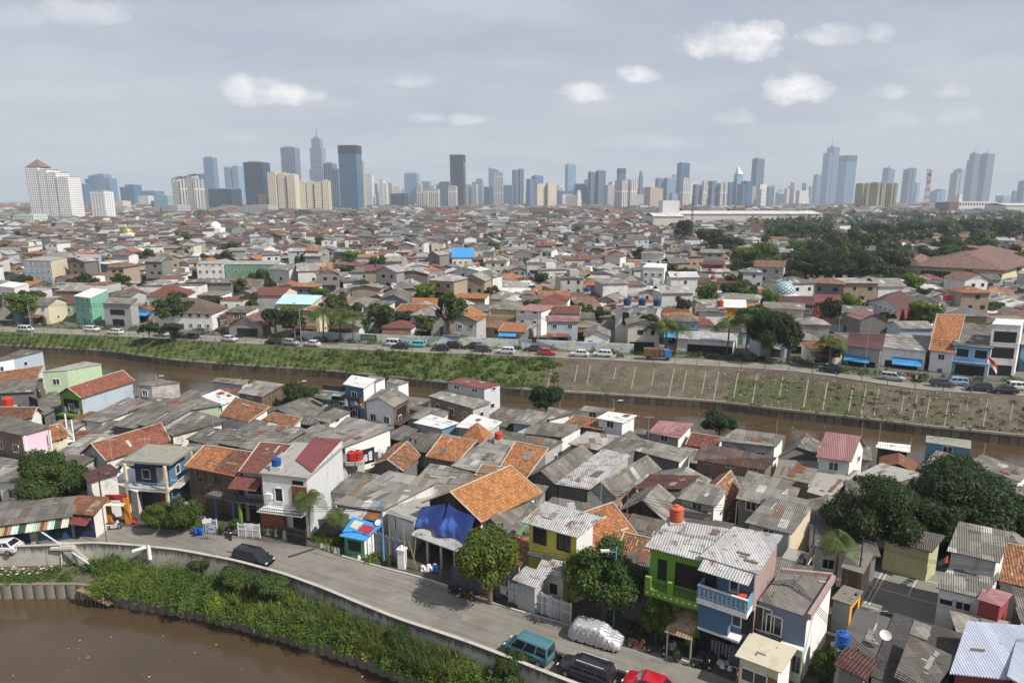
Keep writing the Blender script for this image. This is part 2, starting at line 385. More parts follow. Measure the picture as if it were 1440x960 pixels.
def beam(p, q, w=.3, h=.16): 
    d = q-p; s = unit(np.cross(d, V(0, 0, 1)))*w; mb.obox(p-s/2-V(0, 0, .05), d, s, V(0, -.5*h, h))
xs = np.cumsum(rng.uniform(19, 34, 46))+640
for xx in xs:
    if xx > 1900: break
    i = int(np.argmin(abs(fx-xx)))
    if i <= k0: continue
    a_, b_ = A[i], B[i]; s_ = rng.uniform(0, .15) if 1000 < xx < 1230 else rng.uniform(0, .5); beam(a_*(1-s_)+b_*s_, a_*(.12+s_*.2)+b_*(.88-s_*.2), .2 if xx < 1250 else .15, .1)
for f_ in (.45, .9):
    rr = A*(1-f_)+B*f_
    for i in range(k1-30 if f_ == .45 else k1, len(A)-90, 4): beam(rr[i], rr[i+4], .14, .08)
single(mb.build('embankment_beams', plaster((.27, .24, .185), 1.)), 'beam grid', 'pale concrete beam grid laid over the stone river embankment', A[k1], None)
bpy.data.objects['embankment_beams'].name = 'beam_grid'
mb = MB(); fa = resamp(fwall_l, 400); ribbon(mb, fa, -.05, .45, -1.7, -1.3, 0)
vstrip_uv(mb, fa, -4.6, -1.6, 1, 0.)
fw = single(mb.build('river_retaining_wall', [plaster((.36, .32, .26), .7), planks((.15, .125, .09), 1.4)]), 'retaining wall', 'dark low retaining wall at the foot of the far river embankment', fa[200])
# far land
mb = MB(); B0 = B.copy(); B0[0, 0] -= 3000; B0[-1, 0] += 3000
B1 = B0+V(0, 60, 0); B1[:, 2] = 2.2; B2 = B1.copy(); B2[:, 0] *= 50; B2[:, 0] = np.clip(B2[:, 0], -8800, 8800); B2[:, 1] = 9300
strip(mb, B0, B1); strip(mb, B1, B2); struct(mb, 'ground', ground_mat((.17, .155, .135), (.1, .1, .08), .1))
def gz(x, y):
    i = np.interp(x, B[:, 0], np.arange(len(B))); i = int(np.clip(i, 0, len(B)-1)); t = np.clip((y-B[i, 1])/60, 0, 1)
    return float(B[i, 2]*(1-t)+2.2*t)
def fy(x): return float(np.interp(x, B[:, 0], B[:, 1]))
def off(l, d, dz): a = np.array(l, float)+V(0, d, dz); a[:, 2] = [gz(q[0], q[1])+dz for q in a]; return a
mb = MB(); strip(mb, off(B, 1.0, .006), off(B, 6.8, .006)); struct(mb, 'riverside_road', ground_mat((.3, .28, .24), (.2, .185, .16), .35))
mb = MB(); strip(mb, off(B, 6.9, .02), off(B, 9.2, .02)); struct(mb, 'grass_verge', ground_mat((.1, .13, .04), (.12, .1, .06), .5))
# railing of the far road
rt = thing('railing', 'railing', 'thin dark post railing', B[130], 'thin dark post railing along the edge of the far riverside road')
rl = [q for q in resamp(froad_l, 380) if -60 < proj(q)[0] < 1520]
mb = MB(); ribbon(mb, rl, .3, .6, [q[2]-.3 for q in rl], [q[2]+.12 for q in rl]); mb.build('footing', plaster((.16, .15, .13), .8), rt)
mb = MB(); mb.tube([q+V(0, .45, 1.0) for q in rl], .035, 4); mb.tube([q+V(0, .45, .6) for q in rl], .025, 4); mb.build('rail', plain((.07, .06, .05)), rt)
for q in rl[::4][:95]:
    mb = MB(); mb.box(q+V(0, .45, 0), (.09, .09, 1.1)); mb.build('post', plain((.09, .08, .07)), rt)
# ------------------------------------------------------------------ palettes
G1, G2, G3, G4 = (.235, .22, .195), (.185, .173, .152), (.29, .275, .245), (.145, .137, .12)
RM = dict(
 g1=sheet(G1, rust=.12, var=.45), g2=sheet(G2, stain=.75, rust=.1, var=.45), g3=sheet(G3, stain=.45, odd=.05, var=.45), g4=sheet(G4, var=.35, rust=.15),
 or_=tiles((.44, .18, .075), .45, .4), orr=tiles((.37, .165, .08), .6, .75), br=tiles((.2, .085, .05), .5, .6), mar=tiles((.2, .07, .055), .35, .25), red=tiles((.29, .1, .065), .4, .5),
 redm=sheet((.2, .06, .06), .25, 1.2, 6, .12, .25, 0, .5), marm=sheet((.1, .045, .04), .25, 1.2, 6, .2, .4, 0, .6), pink=sheet((.33, .17, .17), .2, .9, 9, .2, .35, 0, .7, rust=.2),
 zinc=sheet((.46, .46, .45), .22, 1.0, 8, .2, .45, 0, .55, .1, .3), wht=sheet((.68, .68, .66), .3, 1.2, 6, .1, .25, 0, .6), zincb=sheet((.45, .49, .58), .2, 1.0, 9, .12, .2, 0, .45, .2),
 rust=sheet((.26, .13, .09), .2, .9, 3, .4, .5, .05, .8, rust=.9), blue=sheet((.05, .28, .6), .3, 1.2, 6, .1, .2, 0, .5), lblue=sheet((.45, .66, .8), .3, 1.2, 6, .1, .15, 0, .5), green=sheet((.12, .42, .2), .3, 1.2, 6, .1, .2, 0, .6),
 conc=plaster((.3, .29, .27), .8), dark=plaster((.09, .085, .08), .6), mossy=plaster((.17, .155, .125), .9), gslab=plaster((.25, .25, .2), .8), teal=sheet((.2, .34, .3), .2, .9, 2, .3, .5, .05))
WM = dict(
 w=plaster((.78, .77, .74), .4), ws=plaster((.7, .68, .62), .9), c=plaster((.62, .55, .4), .5), gr=plaster((.42, .42, .4), .6), lg=plaster((.55, .56, .57), .35), dg=plaster((.17, .16, .15), .7), bg=plaster((.4, .46, .52), .4),
 cb=brick((.42, .41, .39), (.26, .25, .23), .4, .2, .8), wb=brick((.62, .6, .57), (.3, .28, .26), .4, .2, .8), br=brick(), ob=brick((.42, .25, .14), (.45, .4, .33), .24, .09), wd=planks((.17, .12, .08)), dw=planks((.07, .056, .045)),
 mint=plaster((.2, .5, .36), .3), pg=plaster((.42, .54, .36), .5), lime=plaster((.16, .32, .035), .5), green=plaster((.1, .3, .12), .4), y=plaster((.66, .61, .1), .25), yy=plaster((.55, .49, .27), .4), oy=plaster((.75, .36, .03), .25),
 ol=plaster((.5, .5, .27), .5), navy=plaster((.02, .045, .11), .4), blue=plaster((.075, .16, .26), .6), bl2=plaster((.13, .27, .4), .5), pk=plaster((.34, .235, .215), .9), pk2=plaster((.68, .5, .58), .3), mar=plaster((.28, .05, .045), .4), bro=plaster((.27, .2, .13), .4), dgn=plaster((.14, .3, .2), .5), slate=plaster((.16, .21, .27), .5))
FR = dict(w=plain((.7, .7, .68)), d=plain((.06, .05, .045)), b=plain((.2, .11, .06)))
PANE = glass(); DARKIN = plain((.02, .02, .02)); MORT = plaster((.46, .42, .35), .8)  # DARKIN: near-black colour standing in for shade inside openings and windows
DOORS = [plain((.22, .1, .05)), plain((.12, .15, .2)), plain((.4, .38, .33)), plain((.1, .2, .13))]
HOUSES = []
class House:
    def __init__(s, A, B, Cc, z, D=None, roof='shed', rise=.8, rm='g1', wf='w', wr=None, base=0., wb=None, look=None, label=None, cat='house', over=.35, name='house', thick=.09, world=False, op=None, fr='w', caps=None, full=True, st=None, push=0.):
        if not world:
            B3 = P(*B, z); A3 = P(*A, z); zr = z+(rise if roof == 'shed' else 0)
            C3 = P(*Cc, zr); C3[2] = z
            D3 = A3+C3-B3 if D is None else P(*D, zr); D3[2] = z
        else: A3, B3, C3, D3 = [np.array((p[0], p[1], z)) for p in (A, B, Cc, D)]
        if push:
            dy_ = push-min(p_[1]-fy(p_[0]) for p_ in (A3, B3))
            if dy_ > 0: A3, B3, C3, D3 = [p_+V(dy_*p_[0]/p_[1], dy_, 0) for p_ in (A3, B3, C3, D3)]
        s.lab_ = (label or '')+(look or ''); s.q = [A3, B3, C3, D3]; s.z = z; s.base = base; s.roof = roof; s.rise = rise
        ctr = sum(s.q)/4
        s.root = thing(name, cat, look, (ctr[0], ctr[1], base), label); s.ctr = ctr
        wf_ = WM[wf] if isinstance(wf, str) else wf; wr_ = wf_ if wr is None else WM[wr]; wb_ = wf_ if wb is None else WM[wb]
        H = s.h; mb = MB(); b0 = base-.9
        for k, mi in ((0, 0), (1, 1), (2, 2), (3, 2)):
            p, q = s.q[k], s.q[(k+1) % 4]; (s0, t0), (s1, t1) = ((0, 0), (1, 0), (1, 1), (0, 1))[k], ((1, 0), (1, 1), (0, 1), (0, 0))[k]
            top = [V(q[0], q[1], H(s1, t1)-.02)]
            if (roof == 'gable' and k % 2 == 0) or (roof == 'gableA' and k % 2 == 1): m_ = (p+q)/2; top.append(V(m_[0], m_[1], H((s0+s1)/2, (t0+t1)/2)-.02))
            top.append(V(p[0], p[1], H(s0, t0)-.02))
            mb.poly([V(p[0], p[1], b0), V(q[0], q[1], b0)]+top, mi)
        s.wall = mb.build('wall', [wf_, wr_, wb_], s.root)
        # roof
        rmm = RM[rm] if isinstance(rm, str) else rm
        LA = np.linalg.norm(B3-A3); LB = np.linalg.norm(C3-B3); es, et = over/LA, over/LB
        mb = MB()
        def slab(c):
            pts = [s.pt(a, b) for a, b in c]; n = V(0, 0, thick); t = [p+n for p in pts]
            mb.poly(t); mb.poly(pts[::-1])
            for i in range(len(t)): j = (i+1) % len(t); mb.poly([pts[i], pts[j], t[j], t[i]])
        if roof == 'flat':
            slab([(-es*.4, -et*.4), (1+es*.4, -et*.4), (1+es*.4, 1+et*.4), (-es*.4, 1+et*.4)])
            s.slab = mb.build('roof', rmm, s.root)
        else:
            if roof in ('shed', 'shedA'): slab([(-es, -et), (1+es, -et), (1+es, 1+et), (-es, 1+et)])
            elif roof == 'gable': slab([(-es, -et), (.5, -et), (.5, 1+et), (-es, 1+et)]); slab([(.5, -et), (1+es, -et), (1+es, 1+et), (.5, 1+et)])
            elif roof == 'gableA': slab([(-es, -et), (1+es, -et), (1+es, .5), (-es, .5)]); slab([(-es, .5), (1+es, .5), (1+es, 1+et), (-es, 1+et)])
            elif roof == 'hip':
                e = [(-es, -et), (1+es, -et), (1+es, 1+et), (-es, 1+et)]; r1, r2 = ((.5, .45), (.5, .55)) if abs(LA-LB) < 1.5 else (((.5, .5*LA/LB), (.5, 1-.5*LA/LB)) if LB > LA else ((.5*LB/LA, .5), (1-.5*LB/LA, .5)))
                if LB > LA or abs(LA-LB) < 1.5: fs = [(e[0], e[1], r1), (e[1], e[2], r2, r1), (e[2], e[3], r2), (e[3], e[0], r1, r2)]
                else: fs = [(e[0], e[1], r2, r1), (e[1], e[2], r2), (e[2], e[3], r1, r2), (e[3], e[0], r1)]
                n = V(0, 0, thick)
                for f_ in fs:
                    pts = [s.flatpt(a, b, rise if (a, b) in (r1, r2) else 0) for a, b in f_]; mb.poly([p+n for p in pts]); mb.poly([p for p in pts][::-1])
                for i in range(4):
                    a, b = s.flatpt(*e[i], 0), s.flatpt(*e[(i+1) % 4], 0); mb.poly([a, b, b+n, a+n])
            s.slab = mb.build('roof', rmm, s.root)
            if caps is None: caps = rm in ('or_', 'orr', 'br', 'mar', 'red')
            if caps and full and roof in ('gable', 'gableA', 'shed'):
                mb = MB(); up = V(0, 0, thick+.04)
                ln = {'gable': [((.5, -et), (.5, 1+et)), ((-es, -et), (.5, -et)), ((.5, -et), (1+es, -et)), ((.5, 1+et), (1+es, 1+et))],
                      'gableA': [((-es, .5), (1+es, .5)), ((1+es, -et), (1+es, .5)), ((-es, -et), (-es, .5)), ((1+es, .5), (1+es, 1+et))],
                      'shed': [((-es, -et), (-es, 1+et)), ((1+es, -et), (1+es, 1+et)), ((-es, 1+et), (1+es, 1+et))]}[roof]
                for a, b in ln: mb.tube([s.pt(*a)+up, s.pt(*b)+up], .07, 6)
                sub(mb, 'ridge_cap', MORT, s.slab, s.root)
        s.frm = fr; mark([p[:2] for p in s.q]); HOUSES.append(s)
        if full:
            nst = st or max(1, int(round((z-base)/2.9)))
            if op is None:
                for f in range(nst):
                    z0 = base+f*2.9+.95
                    k = max(1, int(LA/2.6)); 
                    for i in range(k):
                        if f == 0 and i == k//2: s.open(0, (i+.5)/k, base+.02, .85, 2., 'door')
                        else: s.open(0, (i+.5)/k, z0, 1.0, 1.1)
                    if LB > 3.5 and random.random() < .55: s.open(1, random.uniform(.25, .75), z0+.2, .8, .8)
            else:
                for o in op: s.open(*o)
    def flatpt(s, a, b, dz=0):
        q = s.q; p = q[0]*(1-a)*(1-b)+q[1]*a*(1-b)+q[2]*a*b+q[3]*(1-a)*b; return V(p[0], p[1], s.z+dz)
    def h(s, a, b):
        r, z, k = s.roof, s.z, s.rise
        if r == 'shed': return z+k*b
        if r == 'shedA': return z+k*a
        if r == 'gable': return z+k*(1-abs(2*a-1))
        if r == 'gableA': return z+k*(1-abs(2*b-1))
        return z
    def pt(s, a, b): p = s.flatpt(a, b); p[2] = s.h(a, b); return p
    def fr_(s, side):
        p, q = s.q[side], s.q[(side+1) % 4]; t = unit(q-p); n = V(t[1], -t[0], 0); return p, t, n, np.linalg.norm(q-p)
    def open(s, side, u, z0, w, h, kind='window', fr=None, pane=None):
        p, t, n, L = s.fr_(side); w = min(w, L*.8); 
        c = p+t*L*u; c = V(c[0], c[1], z0)
        if z0+h > s.z-.1 and kind == 'window': h = max(.5, s.z-.15-z0)
        mb = MB(); th = .09; o = c-t*w/2; Z = V(0, 0, 1)
        if kind == 'window':
            for a, ex, ez in ((o-t*th, t*th, Z*(h+th)), (o+t*w, t*th, Z*(h+th)), (o, t*w, Z*th), (o-t*th+Z*h, t*(w+2*th), Z*th)):
                mb.obox(a-n*.05, ex, n*.15, ez)
            if w > .9: mb.obox(o+t*(w/2-.03)-n*.05+Z*th, t*.06, n*.12, Z*(h-th))
            f = mb.build('window', FR[fr or s.frm], s.root)
            mb = MB(); mb.obox(o+Z*th-n*.04, t*w, n*.06, Z*(h-th)); sub(mb, 'pane', pane or PANE, f, s.root)
        elif kind == 'door':
            mb.obox(o-n*.04, t*w, n*.09, Z*h); mb.build('door', random.choice(DOORS), s.root)
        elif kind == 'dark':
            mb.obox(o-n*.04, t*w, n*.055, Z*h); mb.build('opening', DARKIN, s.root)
    def balcony(s, side, z0, depth=1., u0=0., u1=1., col='w', rail='bars', h=.95, dz=.16, railcol=None):
        p, t, n, L = s.fr_(side); a = p+t*L*u0; w = L*(u1-u0); a = V(a[0], a[1], z0); Z = V(0, 0, 1)
        mb = MB(); mb.obox(a+n*.01, t*w, n*depth, Z*dz); b = mb.build('balcony', WM[col], s.root)
        mb = MB(); rc = railcol or FR['d']
        if rail == 'bars':
            e = a+n*(depth-.05)+Z*dz; mb.obox(e+Z*(h-.06), t*w, n*.05, Z*.06); mb.obox(e+Z*.08, t*w, n*.04, Z*.05)
            k = max(3, int(w/.22))
            for i in range(k+1): mb.obox(e+t*(w-.04)*i/k+Z*.002, t*.04, n*.04, Z*(h-.07))
            for q in (a, a+t*(w-.05)): mb.obox(q+n*.02+Z*(h+dz-.062), t*.05, n*(depth-.08), Z*.055)
        else:
            mb.obox(a+n*(depth-.13)+Z*dz, t*w, n*.12, Z*h); mb.obox(a+t*(w-.12)+n*.02+Z*dz, t*.12, n*(depth-.152), Z*h); mb.obox(a+n*.02+Z*dz, t*.12, n*(depth-.152), Z*h)
        sub(mb, 'railing', rc, b, s.root); return b
    def posts(s, side, z0, z1, depth, us, col='c', r=.14):
        p, t, n, L = s.fr_(side)
        for u in us:
            c = p+t*L*u+n*depth; mb = MB(); mb.box((c[0], c[1], z0), (r*2, r*2, z1-z0), math.atan2(t[1], t[0])); mb.build('pillar', WM[col] if col in WM else FR[col], s.root)
    def awning(s, side, z0, depth, drop, u0, u1, rm='g1', name='awning'):
        p, t, n, L = s.fr_(side); a = p+t*L*u0; w = L*(u1-u0); a = V(a[0], a[1], z0); mb = MB(); d = n*depth-V(0, 0, drop)
        mb.obox(a+n*.02, t*w, d, V(0, 0, .06)); return mb.build(name, RM[rm], s.root)
NEAR = []
def N(label, A, B, Cc, z, D=None, **k): h = House(A, B, Cc, z, D, label=label, look=label, **k); NEAR.append(h); return h
# ---- front row, left to right
def shop(label, A, B, Cc, z, D, rm):
    return N(label, A, B, Cc, z, D, roof='shed', rise=.7, rm=rm, wf='navy', wr='ws', op=[], name='shop', cat='shop')
h = shop('long navy roadside stall row with a striped multicolour awning', (-34, 741), (98, 724), (112, 700), 2.8, (-30, 712), 'g2')
p, t, n, L = h.fr_(0); cols = [(.55, .6, .55), (.06, .06, .06), (.25, .5, .42), (.4, .2, .1), (.05, .06, .05), (.5, .6, .5), (.1, .1, .09), (.35, .6, .5), (.65, .62, .5), (.5, .3, .15)]
mats = [sheet(c, .2, .9, 3, .1, .4, 0) for c in cols]; mb = MB(); k = 26
for i in range(k): mb.obox(p+t*L*i/k+n*.03+V(0, 0, -.15), t*L/k*.98, n*1.1-V(0, 0, .75), V(0, 0, .04), i*7 % 10)
mb.build('awning', mats, h.root)
for u, w in ((.12, 2.5), (.34, 2.2), (.86, 1.6)): h.open(0, u, .9, w, 1.0, 'dark')
for u in (.6, .68): h.open(0, u, .0, 1.0, 2.0, 'door')
h = shop('roadside stall with a rusty brown roof and stained white side wall', (99, 719), (131, 722), (147, 702), 2.9, (112, 700), 'rust')
h.awning(0, 2.5, 1.2, .5, 0, 1, 'redm'); h.open(0, .5, .8, 2., 1.1, 'dark')
h = N('white two-storey house with a broken maroon roof behind the leafy tree', (120, 667), (128, 676), (164, 664), 5, (152, 655), roof='shed', rise=.5, rm='marm', wf='w', wr='ws')
h = N('low white painted metal roof beside the blue and yellow building', (160, 678), (192, 690), (206, 668), 3.0, roof='shed', rise=.3, rm='wht', wf='ws')
# blue and yellow pavilion
h = N('blue and cream two-storey building with a flat mossy roof slab and railed balcony', (188, 647), (236, 650), (259, 634), 6.2, (212, 631), roof='flat', rm='gslab', wf='navy', wr='blue', over=2.2, thick=.28, op=[])
h.open(0, .33, 3.9, .9, 1.2); h.open(0, .8, 3.2, 1.5, 2.3, 'door'); h.root.children[-1].data.materials[0] = WM['yy']; h.open(0, .3, .2, 1.2, 2, 'dark'); h.open(0, .8, .1, 1.2, 2.2, 'door'); h.root.children[-1].data.materials[0] = WM['yy']; h.open(1, .5, 4, .8, 1.1)
h.balcony(0, 2.9, 1.3, -.12, 1.1, 'c', 'bars', railcol=WM['bl2']); h.balcony(1, 2.9, 1.1, 0, 1, 'c', 'bars', railcol=WM['lg']); h.posts(0, 0, 6.2, 1.15, (-.08, 1.08), 'c'); h.posts(1, 3.06, 6.2, .95, (.97,), 'c', .1)
# plank house
h = N('weathered brown plank house with half orange half brown tile roof', (265, 654), (334, 667), (357, 640), 5.4, (288, 630), roof='shed', rise=1.3, rm='or_', wf='wd', wr='wd', op=[(0, .25, 3.6, .9, 1.3), (0, .6, 3.6, .9, 1.3)], fr='b')
mb = MB(); d = V(0, 0, .14); c = [h.pt(.55, -.06), h.pt(1.04, -.06), h.pt(1.04, 1.05), h.pt(.55, 1.05)]; mb.poly([q+d for q in c]); mb.poly([c[0], c[1], c[1]+d, c[0]+d]); sub(mb, 'roof_patch', RM['br'], h.slab, h.root)
h.balcony(0, 2.7, 1.6, .5, 1.15, 'dg', 'bars'); h.posts(0, 0, 2.7, 1.4, (.7, 1.05), 'blue')
h = N('narrow house with a large maroon tile roof stepping down over its terrace', (341, 662), (371, 665), (405, 628), 6.2, (369, 625), roof='shed', rise=1.2, rm='mar', wf='gr', op=[(0, .5, 3.5, 1.8, 1.8, 'dark'), (0, .5, 0, 1.8, 2, 'dark')])
h.awning(0, 5.6, 1.8, .9, -.3, 1., 'mar'); h.balcony(0, 2.8, 1.3, -.2, 1.1, 'dg', 'bars'); h.posts(0, 0, 2.8, 1.1, (.02,), 'lime')
h = N('white modern house with brown cladding, tall bare grey side wall and red metal roof', (368, 666), (431, 673), (481, 629), 7., (414, 624), roof='flat', rm='lg' if 'lg' in RM else 'conc', wf='w', wr='lg', op=[(0, .36, 3.9, .9, 1.6)], over=.5, thick=.2)
p, t, n, L = h.fr_(0)
mb = MB(); c = [h.flatpt(.42, .42, .32), h.flatpt(1.01, .12, .32), h.flatpt(1.01, 1.0, 1.1), h.flatpt(.42, 1.0, 1.1)]; c0 = [q-V(0, 0, .1) for q in c]; mb.poly(c); [mb.poly([c0[i], c0[(i+1) % 4], c[(i+1) % 4], c[i]]) for i in range(4)]; sub(mb, 'metal_sheeting', RM['redm'], h.slab, h.root)
mb = MB(); q2 = [h.flatpt(1, .1), h.flatpt(1, 1)]; mb.poly([q2[0]+V(0, 0, -.1)+n*0, q2[1]+V(0, 0, -.1), q2[1]+V(0, 0, 1.0), q2[0]+V(0, 0, .24)]); mb.build('parapet', WM['lg'], h.root)
cl = planks((.28, .1, .05), .15); mb = MB(); mb.obox(p+t*L*.66+V(0, 0, 3.6-7), t*L*.33, n*.12, V(0, 0, 2.4)); mb.build('cladding', cl, h.root)
mb = MB(); mb.obox(p+t*L*.0+n*.3+V(0, 0, .9-7), t*L*.52, n*.5, V(0, 0, 2.1)); mb.build('cladding', cl, h.root)
mb = MB(); mb.obox(p+n*.3+V(0, 0, -7), t*L*.52, n*.45, V(0, 0, .89)); mb.build('base', WM['w'], h.root)
h.balcony(0, 3.05, 1.4, 0, 1, 'w', 'bars', .5); h.open(0, .78, 0, 1.6, 2.6, 'dark'); h.open(0, .8, 6.15, 1.4, .5, 'dark')
mb = MB(); mb.obox(p+t*L*.08+n*.01+V(0, 0, 4.2-7), t*.8, n*.32, V(0, 0, .6)); mb.build('air_conditioner', plain((.7, .7, .68)), h.root)
h = N('orange tile roof between the maroon roof and the red metal roof', (392, 651), (420, 650), (436, 637), 5.4, (407, 631), roof='shed', rise=.9, rm='or_', wf='gr', op=[])
h = N('wide house with patched grey sheet roof and peeling white side wall', (474, 707), (537, 716), (610, 678), 3.6, (547, 665), roof='shed', rise=1.6, rm='g3', wf='bg', wr='ws')
h.awning(0, 3.2, 1.6, .5, .02, .7, 'zinc'); h.awning(0, 3.25, 1.2, .5, .71, 1., 'rust')
h = N('roadside stall patched with blue and dark red tarpaulin sheets', (484, 751), (512, 757), (529, 741), 2.3, (498, 732), roof='shed', rise=.5, rm='blue', wf='green', wr='w', op=[(0, .5, .6, 1.6, 1.2, 'dark')], name='stall', cat='stall')
mb = MB(); d = V(0, 0, .14); c = [h.pt(.45, .35), h.pt(1.05, .3), h.pt(1.05, .9), h.pt(.5, .9)]; mb.poly([q+d for q in c]); sub(mb, 'tarp_patch', plain((.35, .03, .06)), h.slab, h.root)
mb = MB(); c = [h.pt(.02, .5), h.pt(.4, .4), h.pt(.45, 1.), h.pt(.05, 1.)]; mb.poly([q+d for q in c]); sub(mb, 'tarp_patch', plain((.55, .5, .38)), h.slab, h.root)
h = N('peeling white ruin wall house beside the blue tarps', (545, 722), (582, 733), (617, 690), 3.6, (590, 682), roof='flat', rm='conc', wf='ws', wr='ws', op=[(0, .3, 2.0, .1, 1.3, 'dark')])
# orange roof with tarps
ht = N('house with bright orange gable roof and blue tarpaulins over its open front', (604, 703), (676, 726), (751, 690), 5.6, (676, 670), roof='gable', rise=1.9, rm=tiles((.48, .21, .075), .4, .4), wf='dw', wr='w', base=0, over=.6, op=[(1, .25, 3.5, 1.2, 1.2), (1, .6, 3.5, 1.2, 1.2), (0, .5, 3., 3.5, 2.2, 'dark')], caps=True)
p, t, n, L = ht.fr_(0)
mb = MB(); mb.obox(p+n*.02-t*.5+V(0, 0, 2.8-5.6), t*(L+.9), n*2.6-V(0, 0, .3), V(0, 0, .12)); mb.build('canopy', RM['zinc'], ht.root)
ht.posts(0, 0, 2.55, 2.4, (-.05, .25, .52, .78, 1.05), 'gr', .11); ht.open(0, .5, 0, L*.75, 2.3, 'dark')
# blue tarps (draped sheets with folds)
def tarp(label, a, b, zt, zb, nrm, seed, widen=.2, zt2=None, zb2=None):
    mb = MB(); nu, nv = 26, 14; rr = random.Random(seed); ph = [rr.uniform(0, 6) for _ in range(4)]; pts = []
    for j in range(nv+1):
        row = []
        for i in range(nu+1):
            u, v = i/nu, j/nv; q = a*(1-u)+b*u+(b-a)*(u-.5)*widen*v; T0 = zt+((zt2 or zt)-zt)*u; T1 = zb+((zb2 or zb)-zb)*u; z = T0-(T0-T1)*v-.35*math.sin(u*math.pi)*v-.15*math.sin(u*6+ph[0])*v
            fo = (.05+.3*v)*math.sin(u*8+ph[1]+v*3.5)+.1*v*math.sin(u*21+ph[2]-v*5)+.06*math.sin(v*11+u*6+ph[3])-.25*v*v; row.append(V(q[0], q[1], z)+nrm*(.35+v*1.1+fo))
        pts.append(row)
    for j in range(nv):
        for i in range(nu): mb.poly([pts[j+1][i], pts[j+1][i+1], pts[j][i+1], pts[j][i]])
    m = NT('tarp'); m.bump(m.noise(m.pos(), 2.2, 5), .6, .12)
    return single(mb.build('tarpaulin', m.fin((.06, .13, .48), .38, 0, .5), smooth=True), 'tarpaulin', label, pts[5][10])
Z = lambda q, z: V(q[0], q[1], z)
tarp('left blue tarpaulin hanging from the gable of the bright orange roof', p-t*.9, p+t*L*.36, 4.7, 3.3, n, 3, .25, 6.0, 3.1); tarp('right blue tarpaulin hanging to the canopy under the bright orange roof', p+t*L*.42, p+t*L*.93, 6.1, 3.1, n*1.15, 5, .1, 5.5, 2.1)
h = N('yellow upper-storey house with white side wall and corrugated silver roof', (744, 731), (811, 750), (834, 731), 7., (767, 712), roof='shed', rise=.8, rm='zinc', wf='y', wr='w', over=.5, op=[(0, .24, 4.9, 1.25, 1.5), (0, .74, 4.9, 1.25, 1.5)], fr='d')
mb = MB(); p, t, n, L = h.fr_(0); mb.obox(p+n*.02+V(0, 0, 3.6-7), t*L, n*.35, V(0, 0, .18)); mb.build('ledge', WM['lg'], h.root)
h = N('low annex with silver ribbed roof just behind the white fence', (728, 813), (752, 822), (764, 810), 3., roof='shed', rise=.4, rm='zinc', wf='gr', op=[])
h = N('small cream annex with a rusty ribbed roof beneath the yellow house', (760, 800), (792, 809), (800, 793), 3.4, roof='shed', rise=.4, rm='zinc', wf='c', op=[(0, .6, 1.2, .8, 1.2)])
h = N('green shed gable with mouldy grey roof between tree and yellow house', (668, 735), (716, 752), (752, 712), 4.2, (700, 700), roof='gable', rise=1.2, rm='g2', wf='green')
h = N('steep orange tile roof house right of the yellow house', (838, 770), (890, 750), (862, 712), 4., (822, 726), roof='shed', rise=1.6, rm='or_', wf='gr', op=[])
h = N('low orange tile roof tucked between tree and green house', (873, 776), (908, 784), (915, 762), 3.4, roof='shed', rise=.7, rm='orr', wf='dg', op=[])
# green house and blue house
hg = N('lime green two-storey house with balcony and ribbed metal roof', (915, 768), (991, 787), (1020, 747), 8.2, (944, 735), roof='shed', rise=.7, rm='zinc', wf='lime', wr='gr', op=[(0, .24, 5.4, .8, 1.9, 'dark'), (0, .72, 5.3, 2.2, 2.1, 'dark'), (0, .4, .1, 3, 2.2, 'dark')], over=.4)
hg.balcony(0, 4.6, 1.15, 0, 1, 'lime', 'bars'); p, t, n, L = hg.fr_(0)
mb = MB(); 
for u in (0.0, .42, .95): mb.obox(p+t*L*u+n*.95+V(0, 0, 4.8-8.2), t*.5, n*.28, V(0, 0, 1.25))
mb.obox(p+n*1.16+V(0, 0, 4.35-8.2), t*L, n*.06, V(0, 0, .62)); mb.build('parapet', WM['lime'], hg.root)
mb = MB()
for i in range(9):
    c = p+t*L*(i+.5)/9+n*1.225+V(0, 0, 4.66-8.2); r = .12; mb.poly([c-t*r, c-V(0, 0, r), c+t*r, c+V(0, 0, r)])
mb.build('diamond_tile', plain((.6, .75, .5)), hg.root)
mb = MB(); mb.obox(p+t*L*.5+n*.05+V(0, 0, 3.3-8.2), t*L*.48, n*2.6-V(0, 0, .9), V(0, 0, .06)); mb.build('awning', sheet((.42, .33, .2), .25, 1, 4, .3, .6, 0, .8, rust=.5), hg.root)
hg.posts(0, 0, 2.5, 2.5, (.55, .97), 'gr', .06)
hb = N('three-storey blue house with pinkish side wall and light blue balcony', (992, 782), (1062, 803), (1094, 755), 8.7, (1034, 744), roof='shed', rise=.5, rm='zinc', wf='blue', wr='pk', over=.35, op=[(0, .1, 6.2, 1.3, 1.9, 'dark'), (0, .62, 6.4, .6, 1.5), (0, .3, .2, 2.5, 2., 'dark'), (0, .72, 3.5, .6, 1.6), (0, .93, 3.1, .9, 2.2, 'dark')])
p, t, n, L = hb.fr_(0)
bb = hb.balcony(0, 5.35, 1.5, 0, 1., 'w', 'solid', 1.05, .5, railcol=WM['bl2'])
mb = MB(); mb.obox(p+n*1.34+V(0, 0, 6.88-8.7), t*L, n*.2, V(0, 0, .09))
for i in range(11):
    a = p+t*(L*(i+.5)/11)+n*1.51+V(0, 0, 6.0-8.7); mb.obox(a, t*.05, n*.03, V(0, 0, .7)); mb.obox(a+t*.06, t*.16, n*.03, V(0, 0, .05))
mb.build('balcony_trim', FR['w'], hb.root)
